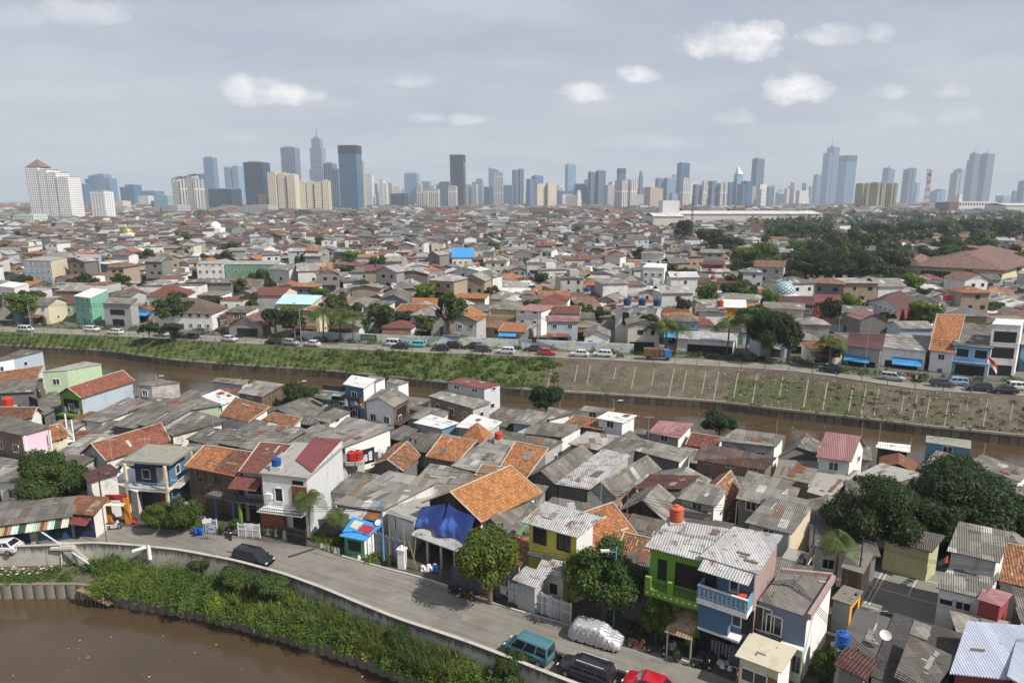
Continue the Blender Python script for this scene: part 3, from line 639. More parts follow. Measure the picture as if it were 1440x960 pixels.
mb = MB(); mb.obox(p+n*.02+V(0, 0, 8.62-8.7), t*L, n*1.7-V(0, 0, .35), V(0, 0, .07)); mb.build('awning', RM['zinc'], hb.root)
mb = MB(); mb.obox(p+n*.02+V(0, 0, 2.75-8.7), t*L*.85, n*1., V(0, 0, .2)); mb.build('ledge', FR['w'], hb.root); mb = MB(); mb.obox(p+n*.05+V(0, 0, 2.96-8.7), t*L*.62, n*.9, V(0, 0, 2.38)); mb.build('bay', WM['blue'], hb.root)
mb = MB()
for i in range(9): mb.obox(p+t*(L*.3+i*.28)+n*.8+V(0, 0, 1.2-8.7-.2*(i % 3)), t*.2, n*.05, V(0, 0, 1.+.2*(i % 3)))
single(mb.build('laundry', [plain((.12, .12, .14))]), 'laundry', 'dark clothes hung to dry on the ground floor of the blue house', p-V(0, 0, 7))
mb = MB(); q = p+t*L*.86+n*.6+V(0, 0, 5.87-8.7); mb.cyl(q, q+V(0, 0, .75), .42, .5, 12); mb.cyl(q+t*-.5+n*.25, q+t*-.5+n*.25+V(0, 0, .5), .22, .26, 10)
single(mb.build('plastic_tub', plain((.55, .06, .03))), 'tub', 'red plastic tub on the light blue balcony', q)
h = N('grey-blue house with parapeted grey roof and tall white side wall', (1067, 845), (1135, 868), (1170, 813), 5.6, (1098, 806), roof='shed', rise=.4, rm=sheet((.2, .185, .17), .2, 20, 20, .1, .6, 0), wf='slate', wr='w', over=.05, op=[(0, .12, 3.1, 1.2, 2.1), (0, .36, 3.2, 1.1, 1.6), (0, .9, 0, .8, 2, 'door')])
p, t, n, L = h.fr_(0); q = h.q; mb = MB()
for a, b in ((0, 1), (2, 2)): 
    A_, B_ = (h.pt(1, 0), h.pt(1, 1)) if a == 0 else (h.pt(1, 1), h.pt(0, 1)); mb.obox(A_-unit(B_-A_)*.05+V(0, 0, -.1), B_-A_, unit(np.cross(B_-A_, V(0, 0, -1)))*-.28*(1), V(0, 0, .5))
mb.build('parapet', WM['pk'], h.root)
mb = MB(); mb.obox(p+t*L*.55+n*.02+V(0, 0, 2.9-5.6), t*L*.45, n*.5, V(0, 0, .12)); mb.build('ledge', FR['w'], h.root); mb = MB(); mb.obox(p+t*L*.72+n*.02+V(0, 0, -5.6), t*L*.28, n*.35, V(0, 0, 2.85)); mb.build('shopfront', WM['pg'], h.root)
mb = MB(); mb.obox(p+t*L*.82+n*.38+V(0, 0, .9-5.6), t*.55, n*.04, V(0, 0, 1.4)); mb.build('shop_window', PANE, h.root)
h = N('small cream kiosk with stained flat roof at the roadside', (1041, 921), (1095, 941), (1113, 914), 2.9, (1059, 894), roof='shed', rise=.35, rm=plaster((.5, .45, .34), .6), wf='c', wr='w', over=.3, op=[(0, .4, .9, 1.8, 1.1), (0, .85, 0, .8, 2, 'door')], name='kiosk', cat='kiosk')
h = N('maroon roofed lean-to beside the white-walled grey house at lower right', (1181, 934), (1214, 951), (1226, 931), 3.3, roof='shed', rise=.2, rm='marm', wf='dg', op=[])
h = N('unfinished grey concrete house with open upper deck right of the blue house', (1098, 790), (1128, 800), (1140, 780), 3.6, (1110, 772), roof='flat', rm='conc', wf='gr', wr='c', op=[(0, .5, 1.2, 2, 1.6, 'dark')])
h.balcony(1, 3.7, .3, 0, 1, 'w', 'solid', .9)
h = N('grey roofed house stepped above the open concrete deck', (1054, 734), (1110, 748), (1141, 707), 5.2, (1090, 695), roof='shed', rise=.9, rm='g1', wf='gr', wr='c')
h = N('grey roofed house between orange rubble roof and dark flat roof', (1040, 700), (1074, 708), (1109, 678), 5., (1057, 666), roof='shed', rise=.8, rm='g1', wf='dg', wr='bg')
h = N('low dark concrete roof house with yellow pillars beside the palm', (1172, 842), (1196, 850), (1211, 832), 3., roof='flat', rm='mossy', wf='gr', wr='oy', op=[(1, .5, .2, 1.5, 2.2, 'dark')])
h = N('raised shed with mossy roof just behind the palm', (1185, 798), (1212, 806), (1226, 780), 4., (1195, 776), roof='flat', rm='mossy', wf='wd', wr='dw')
h = N('olive yellow blank gable wall house under the dark trees', (1245, 757), (1307, 773), (1322, 755), 3.4, (1262, 742), roof='shed', rise=.6, rm='g4', wf='ol', wr='ol', op=[])
h = N('white house with ribbed grey upper roof at right edge', (1338, 774), (1401, 788), (1416, 750), 6.6, (1353, 737), roof='shed', rise=.8, rm='g1', wf='gr', wr='w', over=.3)
h = N('white house with barred windows and lower ribbed grey roof', (1321, 826), (1381, 840), (1401, 810), 4.4, (1340, 795), roof='shed', rise=.6, rm='g1', wf='w', wr='w', over=.2, op=[(0, .2, 2.9, .9, .6), (0, .6, 2.8, 1., .8)])
h = N('small dark red rendered annex with pinkish roof', (1377, 843), (1406, 852), (1420, 836), 4.6, (1387, 826), roof='flat', rm='pink', wf='mar', op=[])
h = N('large hall with pale blue ribbed metal roof at lower right corner', (1344, 944), (1422, 952), (1440, 884), 4.2, (1366, 878), roof='shed', rise=.8, rm='zincb', wf='marm' if 'marm' in WM else 'mar', op=[])
h = N('far right ribbed metal roof slope facing away at the corner', (1424, 952), (1520, 1010), (1540, 930), 4.6, (1442, 884), roof='shed', rise=.3, rm='zincb', wf='mar', op=[])
h = N('rough orange-brown tile roof at the right edge behind the white house', (1408, 815), (1470, 830), (1485, 780), 3.6, (1420, 768), roof='shed', rise=.8, rm='orr', wf='gr', op=[])
h = N('wide dark flat roof left of the slanted aerial pole', (1176, 924), (1222, 948), (1256, 872), 3., (1207, 857), roof='flat', rm='dark', wf='gr', op=[])
h = N('dark flat roof with fallen white pipes by the yard', (1226, 950), (1318, 990), (1352, 892), 3.1, (1260, 864), roof='flat', rm=sheet((.085, .08, .075), .2, 1., 2.5, .3, .5, 0), wf='gr', op=[])
h = N('ribbed grey roof box standing on the dark flat roof', (1266, 952), (1304, 968), (1334, 924), 3.9, (1287, 902), roof='shed', rise=.3, rm='g4', wf='dg', op=[])
# ---- rows behind: (label, A, B, C, z, D, roof, rise, roofmat, front wall, right wall)
ROWS = [
 ('grey gable house with exposed orange brick side wall', (826, 692), (865, 696), (926, 658), 3.6, None, 'gable', 1.5, 'g1', 'gr', 'ob'),
 ('long bright silver metal roof between grey gables', (786, 680), (829, 687), (883, 641), 4., (849, 633), 'shed', .7, 'zinc', 'dg', 'gr'),
 ('grey gable roof with light verge left of the silver metal roof', (740, 672), (784, 682), (838, 644), 3.6, None, 'gable', 1.4, 'g2', 'dg', 'gr'),
 ('grey sheet roof with pale translucent strips between two orange roofs', (638, 655), (687, 666), (728, 622), 3.8, (686, 618), 'shed', .9, 'g3', 'gr', 'w'),
 ('orange tile roof right of the translucent grey roof', (702, 664), (738, 672), (767, 632), 3.8, (727, 624), 'shed', 1.6, 'or_', 'gr', 'dg'),
 ('orange tile roof with thick pale verges left of the translucent grey roof', (603, 641), (642, 648), (666, 622), 3.8, (624, 614), 'shed', 1.2, 'or_', 'dg', 'dg'),
 ('small orange pyramid roof behind two orange roofs', (651, 616), (681, 624), (690, 611), 4.2, None, 'hip', 2.0, 'or_', 'w', 'w'),
 ('sagging rough orange tile roof among dark sheds', (527, 652), (566, 660), (588, 640), 3.5, (556, 625), 'gable', 1., 'orr', 'dg', 'dg'),
 ('small orange roof behind the blue tarp house', (672, 668), (705, 672), (712, 660), 3.6, None, 'shed', .4, 'or_', 'gr', 'gr'),
 ('brown brick building with grey gable roof before the grey tower block', (606, 557), (665, 573), (688, 565), 6., (630, 548), 'shedA', -.1, 'g3', 'br', 'gr'),
 ('tall bare grey block with a narrow red roof strip at the water', (630, 538), (681, 547), (703, 541), 7.6, (651, 531), 'flat', .3, 'redm', 'gr', 'lg'),
 ('small white ribbed roof with blue panel beneath', (586, 594), (622, 602), (641, 595), 4.2, (605, 585), 'shed', .4, 'wht', 'gr', 'bl2'),
 ('larger white ribbed roof behind the pyramid roof', (645, 599), (687, 605), (702, 594), 4.4, (664, 584), 'shed', .4, 'wht', 'gr', 'gr'),
 ('grey roof with stained white end wall left of the white ribbed roof', (573, 587), (617, 591), (632, 578), 4., (600, 574), 'shed', .5, 'g1', 'gr', 'ws'),
 ('grey roof with bare brick side near the round waterside tree', (722, 594), (748, 597), (771, 583), 4., (743, 577), 'shed', .6, 'g1', 'bg', 'ob'),
 ('narrow white-walled shed beside the round waterside tree', (767, 585), (773, 589), (800, 579), 4., (776, 574), 'shed', .4, 'g1', 'w', 'w'),
 ('mossy collapsing orange-brown roof at the waterside', (796, 596), (846, 604), (852, 592), 3.5, (808, 586), 'shed', .5, 'orr', 'dg', 'dg'),
 ('white rooftop room with flat white roof at the waterside', (842, 588), (875, 594), (892, 585), 5., (857, 580), 'shed', .2, 'wht', 'w', 'w'),
 ('tiny white shed with grey lid roof at the river edge', (817, 577), (850, 580), (860, 576), 5., (824, 572), 'shed', .2, 'g1', 'w', 'w'),
 ('wide low grey roof in the middle row', (731, 608), (790, 614), (816, 600), 3.6, (762, 594), 'shed', .5, 'g2', 'dg', 'w'),
 ('low roof patched with white sheets', (803, 624), (840, 632), (868, 614), 3.6, (827, 608), 'shed', .4, sheet((.36, .35, .33), .18, .9, 1.7, .5, .5, .3), 'dg', 'ws'),
 ('rusty red-white metal gable at the river with white side', (915, 608), (954, 615), (971, 597), 4.8, (929, 593), 'shed', .8, 'pink', 'cb', 'w'),
 ('long unplastered block wall building in mid row', (889, 609), (950, 619), (956, 612), 4., (896, 603), 'flat', .3, 'g2', 'cb', 'cb'),
 ('low maroon gable beside the block-walled building', (968, 624), (1006, 630), (1016, 620), 3.8, (980, 614), 'gableA', 1., 'mar', 'gr', 'w'),
 ('whitewashed block building with wide grey roof', (1015, 619), (1089, 627), (1101, 613), 6., (1036, 605), 'shed', .4, 'g1', 'wb', 'w'),
 ('long brown corrugated roof over dark brick wall', (981, 642), (1076, 657), (1085, 647), 4.6, (989, 629), 'shed', .9, sheet((.17, .12, .11), .2, .9, 2, .3, .5, .02), 'br', 'ob'),
 ('grey gable with broken orange ridge tiles', (1092, 643), (1150, 638), (1153, 622), 3.8, (1112, 624), 'gable', 1.3, 'g2', 'dg', 'dg'),
 ('tall house with faded pink metal roof and white gable wall', (1152, 640), (1195, 646), (1214, 628), 5.6, (1172, 622), 'gableA', 2.2, 'pink', 'lg', 'w'),
 ('dark mossy flat roof with white debris', (1088, 670), (1137, 680), (1155, 650), 3.8, (1098, 647), 'flat', .4, 'mossy', 'br', 'ws'),
 ('flat grey roof with rubble edge in front of the pink roof house', (1136, 692), (1165, 700), (1206, 662), 3.4, (1156, 657), 'flat', .3, 'conc', 'dg', 'dg'),
 ('plain wide grey slab roof left of the blue hut', (1206, 668), (1264, 677), (1298, 667), 3.4, (1240, 652), 'flat', .3, 'conc', 'dg', 'dg'),
 ('blue hut with thick grey slab roof at the river', (1303, 622), (1364, 631), (1364, 620), 5., (1304, 613), 'flat', .3, 'gslab', 'bl2', 'w'),
 ('grey shed roof in front of the blue river hut', (1302, 655), (1335, 659), (1364, 645), 3.8, (1320, 636), 'shed', .5, 'g1', 'bl2', 'gr'),
 ('long grey roof with bright white side wall near the right edge', (1366, 652), (1432, 676), (1446, 662), 4., (1382, 641), 'shed', .3, 'g1', 'w', 'w'),
 ('dark food stall canopy on the river edge', (1235, 629), (1276, 635), (1277, 627), 3.6, (1238, 623), 'shed', .2, 'wht', 'dw', 'mar'),
 ('dark maroon metal roof above the grey gable', (898, 686), (958, 686), (979, 671), 4.2, (916, 669), 'shed', .7, 'marm', 'dg', 'dg'),
 ('dark-fronted house with grey gable behind the red tank', (874, 717), (934, 730), (956, 708), 3.8, (893, 695), 'gable', 1.7, 'g1', 'dw', 'gr'),
 ('upper grey roof with white side wall beside orange rubble roof', (958, 700), (1004, 710), (1020, 688), 5., (982, 679), 'shed', .7, 'g1', 'gr', 'w'),
 ('lower grey roof under the white-sided house', (951, 714), (997, 721), (1005, 711), 4., (958, 702), 'shed', .4, 'g2', 'gr', 'w'),
 ('broken orange tile gable with rubble edges', (988, 692), (1014, 718), (1040, 690), 3.4, (1012, 668), 'gable', 1.4, 'orr', 'dg', 'ob'),
 ('wide grey roof with two pale sheets in mid row', (880, 629), (955, 648), (970, 635), 3.8, (894, 617), 'shed', .6, 'g3', 'dg', 'w'),
 ('long grey sloping roof behind the silver metal roof', (846, 632), (880, 639), (905, 622), 3.8, (885, 608), 'shed', .6, 'g2', 'dg', 'dg'),
 # left half
 ('long red tile roof house with stained white side', (118, 636), (150, 645), (236, 618), 3.8, (215, 606), 'gable', 1.7, 'red', 'gr', 'ws'),
 ('house with brown brick side and pink balcony front', (-34, 597), (31, 611), (67, 601), 6.6, (8, 586), 'shed', .2, 'g2', 'br', 'pk2'),
 ('small orange roof beside the pink balcony house', (72, 620), (94, 613), (84, 598), 4.4, (66, 602), 'shed', .6, 'or_', 'c', 'c'),
 ('brown tile roof at the left edge below the orange strip', (-18, 592), (44, 585), (57, 578), 5., (-10, 570), 'gableA', .9, 'br', 'gr', 'w'),
 ('long white-walled shed with grey roof left row', (118, 590), (143, 593), (211, 566), 4., (181, 560), 'shed', .5, 'g1', 'w', 'ws'),
 ('second long dark grey shed beside the white-walled shed', (161, 598), (188, 602), (240, 570), 4., (217, 564), 'shed', .5, 'g2', 'dg', 'dg'),
 ('third long grey shed in the left row', (194, 596), (222, 601), (268, 575), 4.2, (240, 569), 'shed', .5, 'g2', 'dg', 'gr'),
 ('grey roofed shed with pale green end wall', (247, 569), (268, 576), (310, 569), 4.2, (286, 561), 'shed', .4, 'g1', 'w', 'pg'),
 ('grey roof with long stained white side wall near centre left', (233, 607), (243, 612), (311, 590), 4., (278, 580), 'shed', .5, 'g2', 'ws', 'ws'),
 ('low dark grey roof above the plank house', (265, 617), (303, 627), (331, 608), 3.8, (291, 602), 'shed', .4, 'g2', 'dg', 'dg'),
 ('clean white flat roof near the river wall', (286, 557), (312, 569), (334, 560), 4.6, (308, 549), 'shed', .2, 'wht', 'w', 'w'),
 ('weathered orange tile roof near the bushy tree', (312, 583), (350, 592), (375, 574), 4., (331, 562), 'shed', 1.3, 'orr', 'w', 'w'),
 ('smaller weathered orange roof below the bushy tree', (369, 588), (413, 599), (422, 590), 3.8, (384, 582), 'shed', .5, 'orr', 'w', 'w'),
 ('small maroon sheet between orange and grey roofs', (345, 592), (370, 597), (386, 588), 3.5, (360, 583), 'shed', .3, 'redm', 'dg', 'dg'),
 ('left of two wide grey roofs above the maroon tile house', (307, 622), (339, 628), (390, 598), 4., (358, 591), 'shed', .6, 'g2', 'dg', 'dg'),
 ('right of two wide grey roofs above the maroon tile house', (341, 629), (375, 635), (430, 605), 4.1, (392, 598), 'shed', .6, 'g1', 'dg', 'dg'),
 ('grey roof behind the red metal roof', (419, 624), (440, 635), (473, 624), 3.8, (437, 615), 'shed', .4, 'g2', 'dg', 'gr'),
 ('broad grey roof with laundry porch in the centre', (446, 617), (485, 627), (548, 602), 4.2, (507, 591), 'shed', .9, 'g3', 'dg', 'w'),
 ('grey roof with long bright white end wall', (444, 589), (463, 594), (493, 578), 4.5, (472, 574), 'shed', .4, 'g1', 'w', 'w'),
 ('small green walled hut near the three-storey white house', (459, 562), (488, 565), (493, 557), 4.4, (470, 555), 'shed', .3, 'teal', 'green', 'green'),
 ('grey low roof at the river left of the green hut', (438, 557), (461, 562), (486, 554), 4., (460, 547), 'shed', .4, 'g2', 'dg', 'gr'),
 ('dark grey roof beside the wooden balcony house', (576, 575), (597, 578), (602, 562), 4., (578, 559), 'shed', .5, 'g2', 'dw', 'dw'),
 ('grey roof with brown timber end wall at the river', (336, 552), (368, 557), (397, 541), 4.5, (359, 536), 'shed', .4, 'g3', 'dg', 'wd'),
 ('flat grey river-edge roof in the left row', (300, 536), (340, 541), (348, 535), 4., (306, 532), 'shed', .2, 'g1', 'lg', 'lg'),
 ('grey-blue blank block at the left edge by the river', (-22, 512), (19, 505), (60, 494), 6., (30, 492), 'flat', .2, 'g4', 'w', 'bg'),
 ('long orange-brown tile roof along the left edge', (-20, 547), (52, 529), (60, 515), 3.6, (-10, 526), 'shed', .8, 'orr', 'w', 'w'),
 ('pale green block with pink stained wall near the river', (60, 523), (94, 521), (142, 512), 6.4, (118, 509), 'flat', .3, 'conc', 'pg', 'pg'),
 ('dark grey gable at the left below the orange strip', (0, 552), (46, 550), (60, 532), 3.2, (18, 532), 'gableA', .9, 'g2', 'dg', 'dg'),
 ('tall narrow house with red roof, blue-grey side and lime front', (84, 554), (114, 558), (186, 535), 6.4, (158, 529), 'gable', 1.3, 'red', 'lime', 'bg'),
 ('whitewashed block building by the river pole', (193, 541), (213, 543), (252, 538), 5.8, (225, 534), 'flat', .3, 'g1', 'wb', 'wb'),
 ('large dark grey gable beside the lime fronted house', (36, 572), (62, 583), (92, 566), 3.6, (68, 553), 'gable', 1., 'g2', 'dg', 'dg'),
 ('grey gabled two-storey house with wooden side balcony', (515, 564), (553, 571), (575, 559), 6.8, (529, 550), 'gable', 1., 'g1', 'w', 'wd'),
 ('right white box room on the river side of the three-storey house', (543, 537), (560, 542), (574, 537), 7.2, (549, 532), 'flat', .2, 'g1', 'w', 'w'),
 ('middle white upper room with grey lid roof by the river', (513, 534), (528, 538), (541, 532), 8.6, (521, 528), 'flat', .2, 'g1', 'w', 'w'),
 ('three-storey white house with blue upper balcony and white roof', (485, 540), (511, 545), (526, 534), 8.8, (496, 529), 'shed', .3, 'wht', 'blue', 'w'),
]
for lab, A_, B_, C_, z, D_, rf, rise, rm, wf, wr in ROWS:
    h = N(lab, A_, B_, C_, z, D_, roof=rf, rise=rise, rm=rm, wf=wf, wr=wr, over=.3)
    if 'pink balcony' in lab: h.balcony(1, 3.4, .9, 0, 1, 'w', 'bars', railcol=FR['w']); h.posts(1, 3.5, 6.6, .8, (.02, .98), 'w', .08)
    if 'three-storey white' in lab: h.balcony(0, 6.2, .9, 0, 1, 'w', 'solid', .9); h.open(0, .5, 3.2, 2., 2., 'dark')
    if 'lime fronted' in lab or 'lime front' in lab: h.balcony(0, 3.2, 1.1, 0, 1, 'lime', 'bars'); h.open(0, .5, 3.5, 3.3, 2.3, 'dark'); h.open(0, .5, .2, 3.3, 2.3, 'dark')
    if 'wooden side balcony' in lab: h.balcony(1, 3.9, .9, 0, 1, 'wd', 'bars'); h.open(1, .5, 4.2, 3, 1.8, 'dark')
    if 'laundry porch' in lab:
        h.open(1, .35, .8, 4, 2.2, 'dark'); p, t, n, L = h.fr_(1); mb = MB()
        for i in range(9): mb.obox(p+t*(1.+i*.75)+n*.5+V(0, 0, 1.4-4.2), t*.55, n*.04, V(0, 0, 1.+.3*(i % 2)), i % 3)
        single(mb.build('laundry', [plain((.7, .7, .72)), plain((.1, .1, .12)), plain((.6, .62, .68))]), 'laundry', 'white and black laundry hung under the broad grey roof in the centre', p)
# ---- auto filled houses
GREYR = ['g1', 'g2', 'g3', 'g1', 'g2', 'g4', 'g1', 'g3']; RNAME = dict(g1='grey sheet', g2='dull grey', g3='pale grey', g4='charcoal grey', or_='orange tile', orr='weathered orange tile', br='brown tile', mar='maroon tile', red='red tile', redm='red metal', marm='dark maroon metal', pink='pink metal', zinc='silver metal', wht='white metal', rust='rusty metal', conc='bare concrete', mossy='mossy concrete', teal='greenish grey', dark='black flat', lblue='pale blue metal', blue='bright blue', green='green metal')
WNAME = dict(w='white', ws='off-white', c='cream', gr='grey', lg='light grey', dg='dark grey', bg='blue-grey', cb='block', wb='whitewashed', br='brick', ob='orange brick', wd='plank', dw='dark plank', mint='mint green', pg='pale green', y='yellow', yy='pale yellow', green='green', bl2='blue', pk='pinkish', bro='brown', pk2='pale pink')
def inpoly_ok(q, mn):
    return used(q) <= mn
def autohouse(cx, cy, w, d, rot, base, z, roof, rm, wf, wr, full, rise=None):
    ex = V(math.cos(rot), math.sin(rot), 0); ey = V(-ex[1], ex[0], 0); c = V(cx, cy, 0)
    q = [c-ex*w/2-ey*d/2, c+ex*w/2-ey*d/2, c+ex*w/2+ey*d/2, c-ex*w/2+ey*d/2]
    rise = rise if rise is not None else (random.uniform(.3, .8) if roof == 'shed' else .3 if roof == 'flat' else min(w, d)*random.uniform(.16, .24))
    st = 'low' if z-base < 4 else 'mid-height' if z-base < 7 else 'tall'
    form = dict(shed='sloping', flat='flat', gable='gabled', gableA='gabled', hip='hipped')[roof]
    return House(q[0], q[1], q[2], z, q[3], roof=roof, rise=rise, rm=rm, wf=wf, wr=wr, base=base, world=True, over=.35, full=full, look=f'{st} {WNAME[wf]} house with {RNAME[rm]} {form} roof', op=None if full else None)
# near district filler (covers the remaining ground between the hand placed houses)
kl = np.array(kerb_l); sl = np.array(shore_l)
yard = [P(1190, 930), P(1340, 950), P(1345, 795), P(1232, 785)]; mark(yard)
for q in ((1212, 842, 1322, 880, 1330, 806, 1246, 797),): pass
def ins_district(q, m0=2.5, m1=5.5):
    return all(p[1] > np.interp(p[0], kl[:, 0], kl[:, 1])+m0 and p[1] < np.interp(p[0], sl[:, 0], sl[:, 1])-m1 for p in q)
cnt = 0; tries = 0
rot0 = lambda x: -.35 if x > 0 else -.1
for size in (8.5, 7, 5.5, 4.2, 3.2):
    for _ in range(2600 if size > 4 else 3500):
        x = random.uniform(-78, 92); y = random.uniform(44, 135); w = size*random.uniform(.75, 1.1); d = size*random.uniform(.8, 1.25); rt_ = -.45+random.uniform(-.12, .12)+(.25 if x < -30 else 0)
        ex = V(math.cos(rt_), math.sin(rt_), 0); ey = V(-ex[1], ex[0], 0); c = V(x, y, 0); q = [c-ex*w/2-ey*d/2, c+ex*w/2-ey*d/2, c+ex*w/2+ey*d/2, c-ex*w/2+ey*d/2]
        px = proj((x, y, 3))
        if not (-40 < px[0] < 1480) or px[1] > 985 or not ins_district(q) or used(q) > .02: continue
        # leave the planted front gardens open
        if y < np.interp(x, kl[:, 0], kl[:, 1])+4.5 and px[0] < 1150 : continue
        z = random.choice([2.6, 2.8, 3., 3.1, 3.3]); rf = random.choice(['shed', 'shed', 'shedA', 'gable', 'flat']) if size > 4 else 'shed'
        if rf == 'shedA': rf = 'shed'
        autohouse(x, y, w, d, rt_, 0, z, rf, random.choice(GREYR+['g2', 'orr', 'g1', 'rust', 'g2', 'g4']), random.choice(['gr', 'dg', 'dg', 'ws', 'dw', 'cb', 'dw', 'w']), random.choice(['w', 'ws', 'gr', 'dg', 'cb', 'ob']), size > 5); cnt += 1  # dark walls repeated so their colour stands in for shaded gaps
print('near filler', cnt)
# ------------------------------------------------------------------ district beyond the far river
MID = []
def M(label, A, B, Cc, hh, D=None, **k):
    k.setdefault('cat', 'house'); h = House(A, B, Cc, 2.2+hh, D, label=label, look=label, base=1.2, push=13., **k); MID.append(h); return h
OP0 = []
WM.update(lg2=plaster((.33, .62, .28), .2), lbl=plaster((.3, .5, .72), .3), dark=plaster((.06, .06, .06), .2))
M('mint green two-storey house with white roof terrace', (104, 420), (127, 423), (152, 411), 7, None, roof='flat', rm='wht', wf='mint', wr='mint', thick=.3, rise=.2)
M('four-storey light grey block with open balconies', (32, 366), (71, 367), (94, 362), 10.5, None, roof='flat', rm='conc', wf='bg', wr='c')
M('big brown windowless block', (95, 362), (138, 363), (142, 358), 9.5, None, roof='flat', rm='conc', wf='bro', wr='bg', op=[(0, .6, 8., 1., 1.5, 'dark')])
M('unfinished white concrete block', (276, 371), (314, 371), (318, 367), 9.5, None, roof='flat', rm='conc', wf='ws', wr='ws')
M('building wrapped in dark green with square windows', (316, 372), (385, 372), (393, 367), 9., None, roof='flat', rm='conc', wf='dgn', wr='mint')
M('cream two-storey house with pale blue metal roof', (389, 427), (437, 428), (452, 416), 6.2, (401, 414), rm='lblue', wf='c', wr='c', rise=.6, op=[(0, .2, 4.8, 1.5, 1.6, 'dark'), (0, .5, 4.8, 2, 1.6, 'dark'), (0, .8, 4.8, 1.5, 1.6, 'dark')])
M('wide low house with faded brown hipped roof', (214, 445), (298, 448), (320, 438), 4., (232, 432), roof='hip', rise=3.2, rm=tiles((.17, .12, .1), .3, .3), wf='w')
M('dark red hipped roof house behind the faded brown hipped roof', (206, 417), (258, 418), (274, 410), 5.2, (222, 408), roof='hip', rise=3., rm='mar', wf='w')
M('grey two-storey house with deep dark balcony', (146, 436), (184, 438), (194, 429), 6., None, roof='shed', rise=.6, rm='g1', wf='gr', op=[(0, .5, 5., 5, 1.6, 'dark'), (0, .5, 1.8, 4, 2, 'dark')])
M('small blue roadside house with grey lean roof', (20, 440), (48, 438), (60, 431), 5.2, None, rm='g1', wf='bl2', wr='w', op=[(0, .5, 4.5, 3.5, 1.5, 'dark')])
M('stepped white house at the left edge beyond the river', (-6, 402), (20, 405), (40, 399), 8.5, None, roof='flat', rm='wht', wf='w')
M('tiny lime green house with pyramid roof', (608, 398), (629, 399), (633, 393), 7., None, roof='hip', rise=2., rm='green', wf='lg2', wr='lg2')
M('house covered with a bright blue roof sheet', (636, 362), (667, 362), (664, 354), 6., None, roof='gableA', rise=3.5, rm='blue', wf='w')
M('plain pale yellow cube house', (826, 391), (854, 392), (858, 388), 7., None, roof='flat', rm='zinc', wf='yy', op=[(0, .8, 6., 1.2, 1.6)])
M('white two-storey corner house with pinkish sheet roof', (726, 436), (761, 438), (782, 430), 6.5, (746, 428), rm='pink', wf='w', wr='w', rise=.5)
M('pair of bare concrete blocks with blue roof tanks', (866, 430), (922, 432), (930, 427), 9.5, None, roof='flat', rm='conc', wf='ws', wr='gr', op=[(0, .26, 7, 1.6, 3.2, 'dark'), (0, .62, 7, 1.6, 3.2, 'dark'), (0, .9, 7, 1.2, 3, 'dark')])
M('saturated yellow orange house with white metal roof', (1018, 432), (1048, 433), (1047, 422), 6.2, (1012, 421), rm='wht', wf='oy', wr='oy', rise=.5, op=[])
M('bright white three-storey block on the slope behind', (904, 376), (934, 377), (938, 371), 9., None, roof='flat', rm='wht', wf='w')
M('dark red shop building behind the round green tree', (985, 372), (1016, 373), (1020, 367), 6.5, None, roof='flat', rm='marm', wf='mar', op=[(0, .5, 5.5, 6, 1.2, 'window')])
M('long brown walled building with flat maroon roof', (963, 398), (1034, 399), (1038, 391), 5.5, None, roof='flat', rm='marm', wf='bro', op=[])
M('low white shop with black shutter front at the far road', (950, 491), (1030, 497), (1036, 484), 3.2, (958, 480), rm='zinc', wf='w', rise=.3, op=[(0, .6, 2.2, 10, 2.0, 'dark')], cat='shop', name='shop')
M('tall narrow house with a very steep orange tile roof', (1309, 492), (1341, 496), (1354, 444), 4.6, (1320, 443), rm='or_', rise=5.2, wf='w', wr='w', roof='shed')
M('light blue two-storey house with long balcony', (1342, 485), (1394, 490), (1402, 467), 6., (1351, 466), rm='g2', rise=1., wf='lbl', wr='w', op=[(0, .25, 6, 2, 1.6, 'dark'), (0, .75, 6, 2, 1.6, 'dark'), (0, .5, 2.4, 5, 2, 'dark')]).balcony(0, 5, 1.1, 0, 1, 'lbl', 'bars', railcol=WM['lbl'])
h = M('white three-storey shophouse with dark open floors', (1396, 456), (1436, 458), (1440, 450), 10.5, None, roof='flat', rm='wht', wf='w', op=[(0, .5, 9.2, 5, 2.2, 'dark'), (0, .5, 6, 5, 2.2, 'dark'), (0, .5, 2.4, 4, 2.2, 'dark')])
M('grey-blue gabled house with maroon roof and arched end', (1222, 424), (1264, 438), (1286, 424), 6.5, (1246, 414), roof='gableA' if 0 else 'gable', rise=2.2, rm='marm', wf='lg', wr='mar')
M('long cream hall with grey hipped roof', (1170, 405), (1256, 407), (1262, 397), 5.2, (1182, 396), roof='hip', rise=3., rm='g2', wf='c')
M('maroon metal roofed house beside the domed mosque', (1146, 425), (1190, 426), (1186, 415), 5.2, (1144, 414), rm='redm', wf='mar', roof='shed', rise=1)
M('dark maroon wide roof house left of the maroon metal roof', (1094, 428), (1145, 429), (1142, 417), 5.2, (1098, 416), rm='marm', wf='dg', roof='shed', rise=.8)
hall = M('very large hall with reddish brown hipped roof and cream walls', (1296, 374), (1410, 380), (1465, 362), 7.5, (1330, 352), roof='hip', rise=5, rm=tiles((.19, .11, .09), .3, .45, 1., 1.2), wf='c', wr='c', over=1.5, cat='hall', name='hall', op=[(0, (i+.5)/9, 4.5, 3, 3.5, 'window') for i in range(9)])
M('brown hipped wing roof left of the very large hall', (1262, 372), (1300, 376), (1318, 366), 6., (1275, 362), roof='hip', rise=3, rm=tiles((.19, .11, .09), .3, .45, 1., 1.2), wf='c', cat='hall', name='hall')
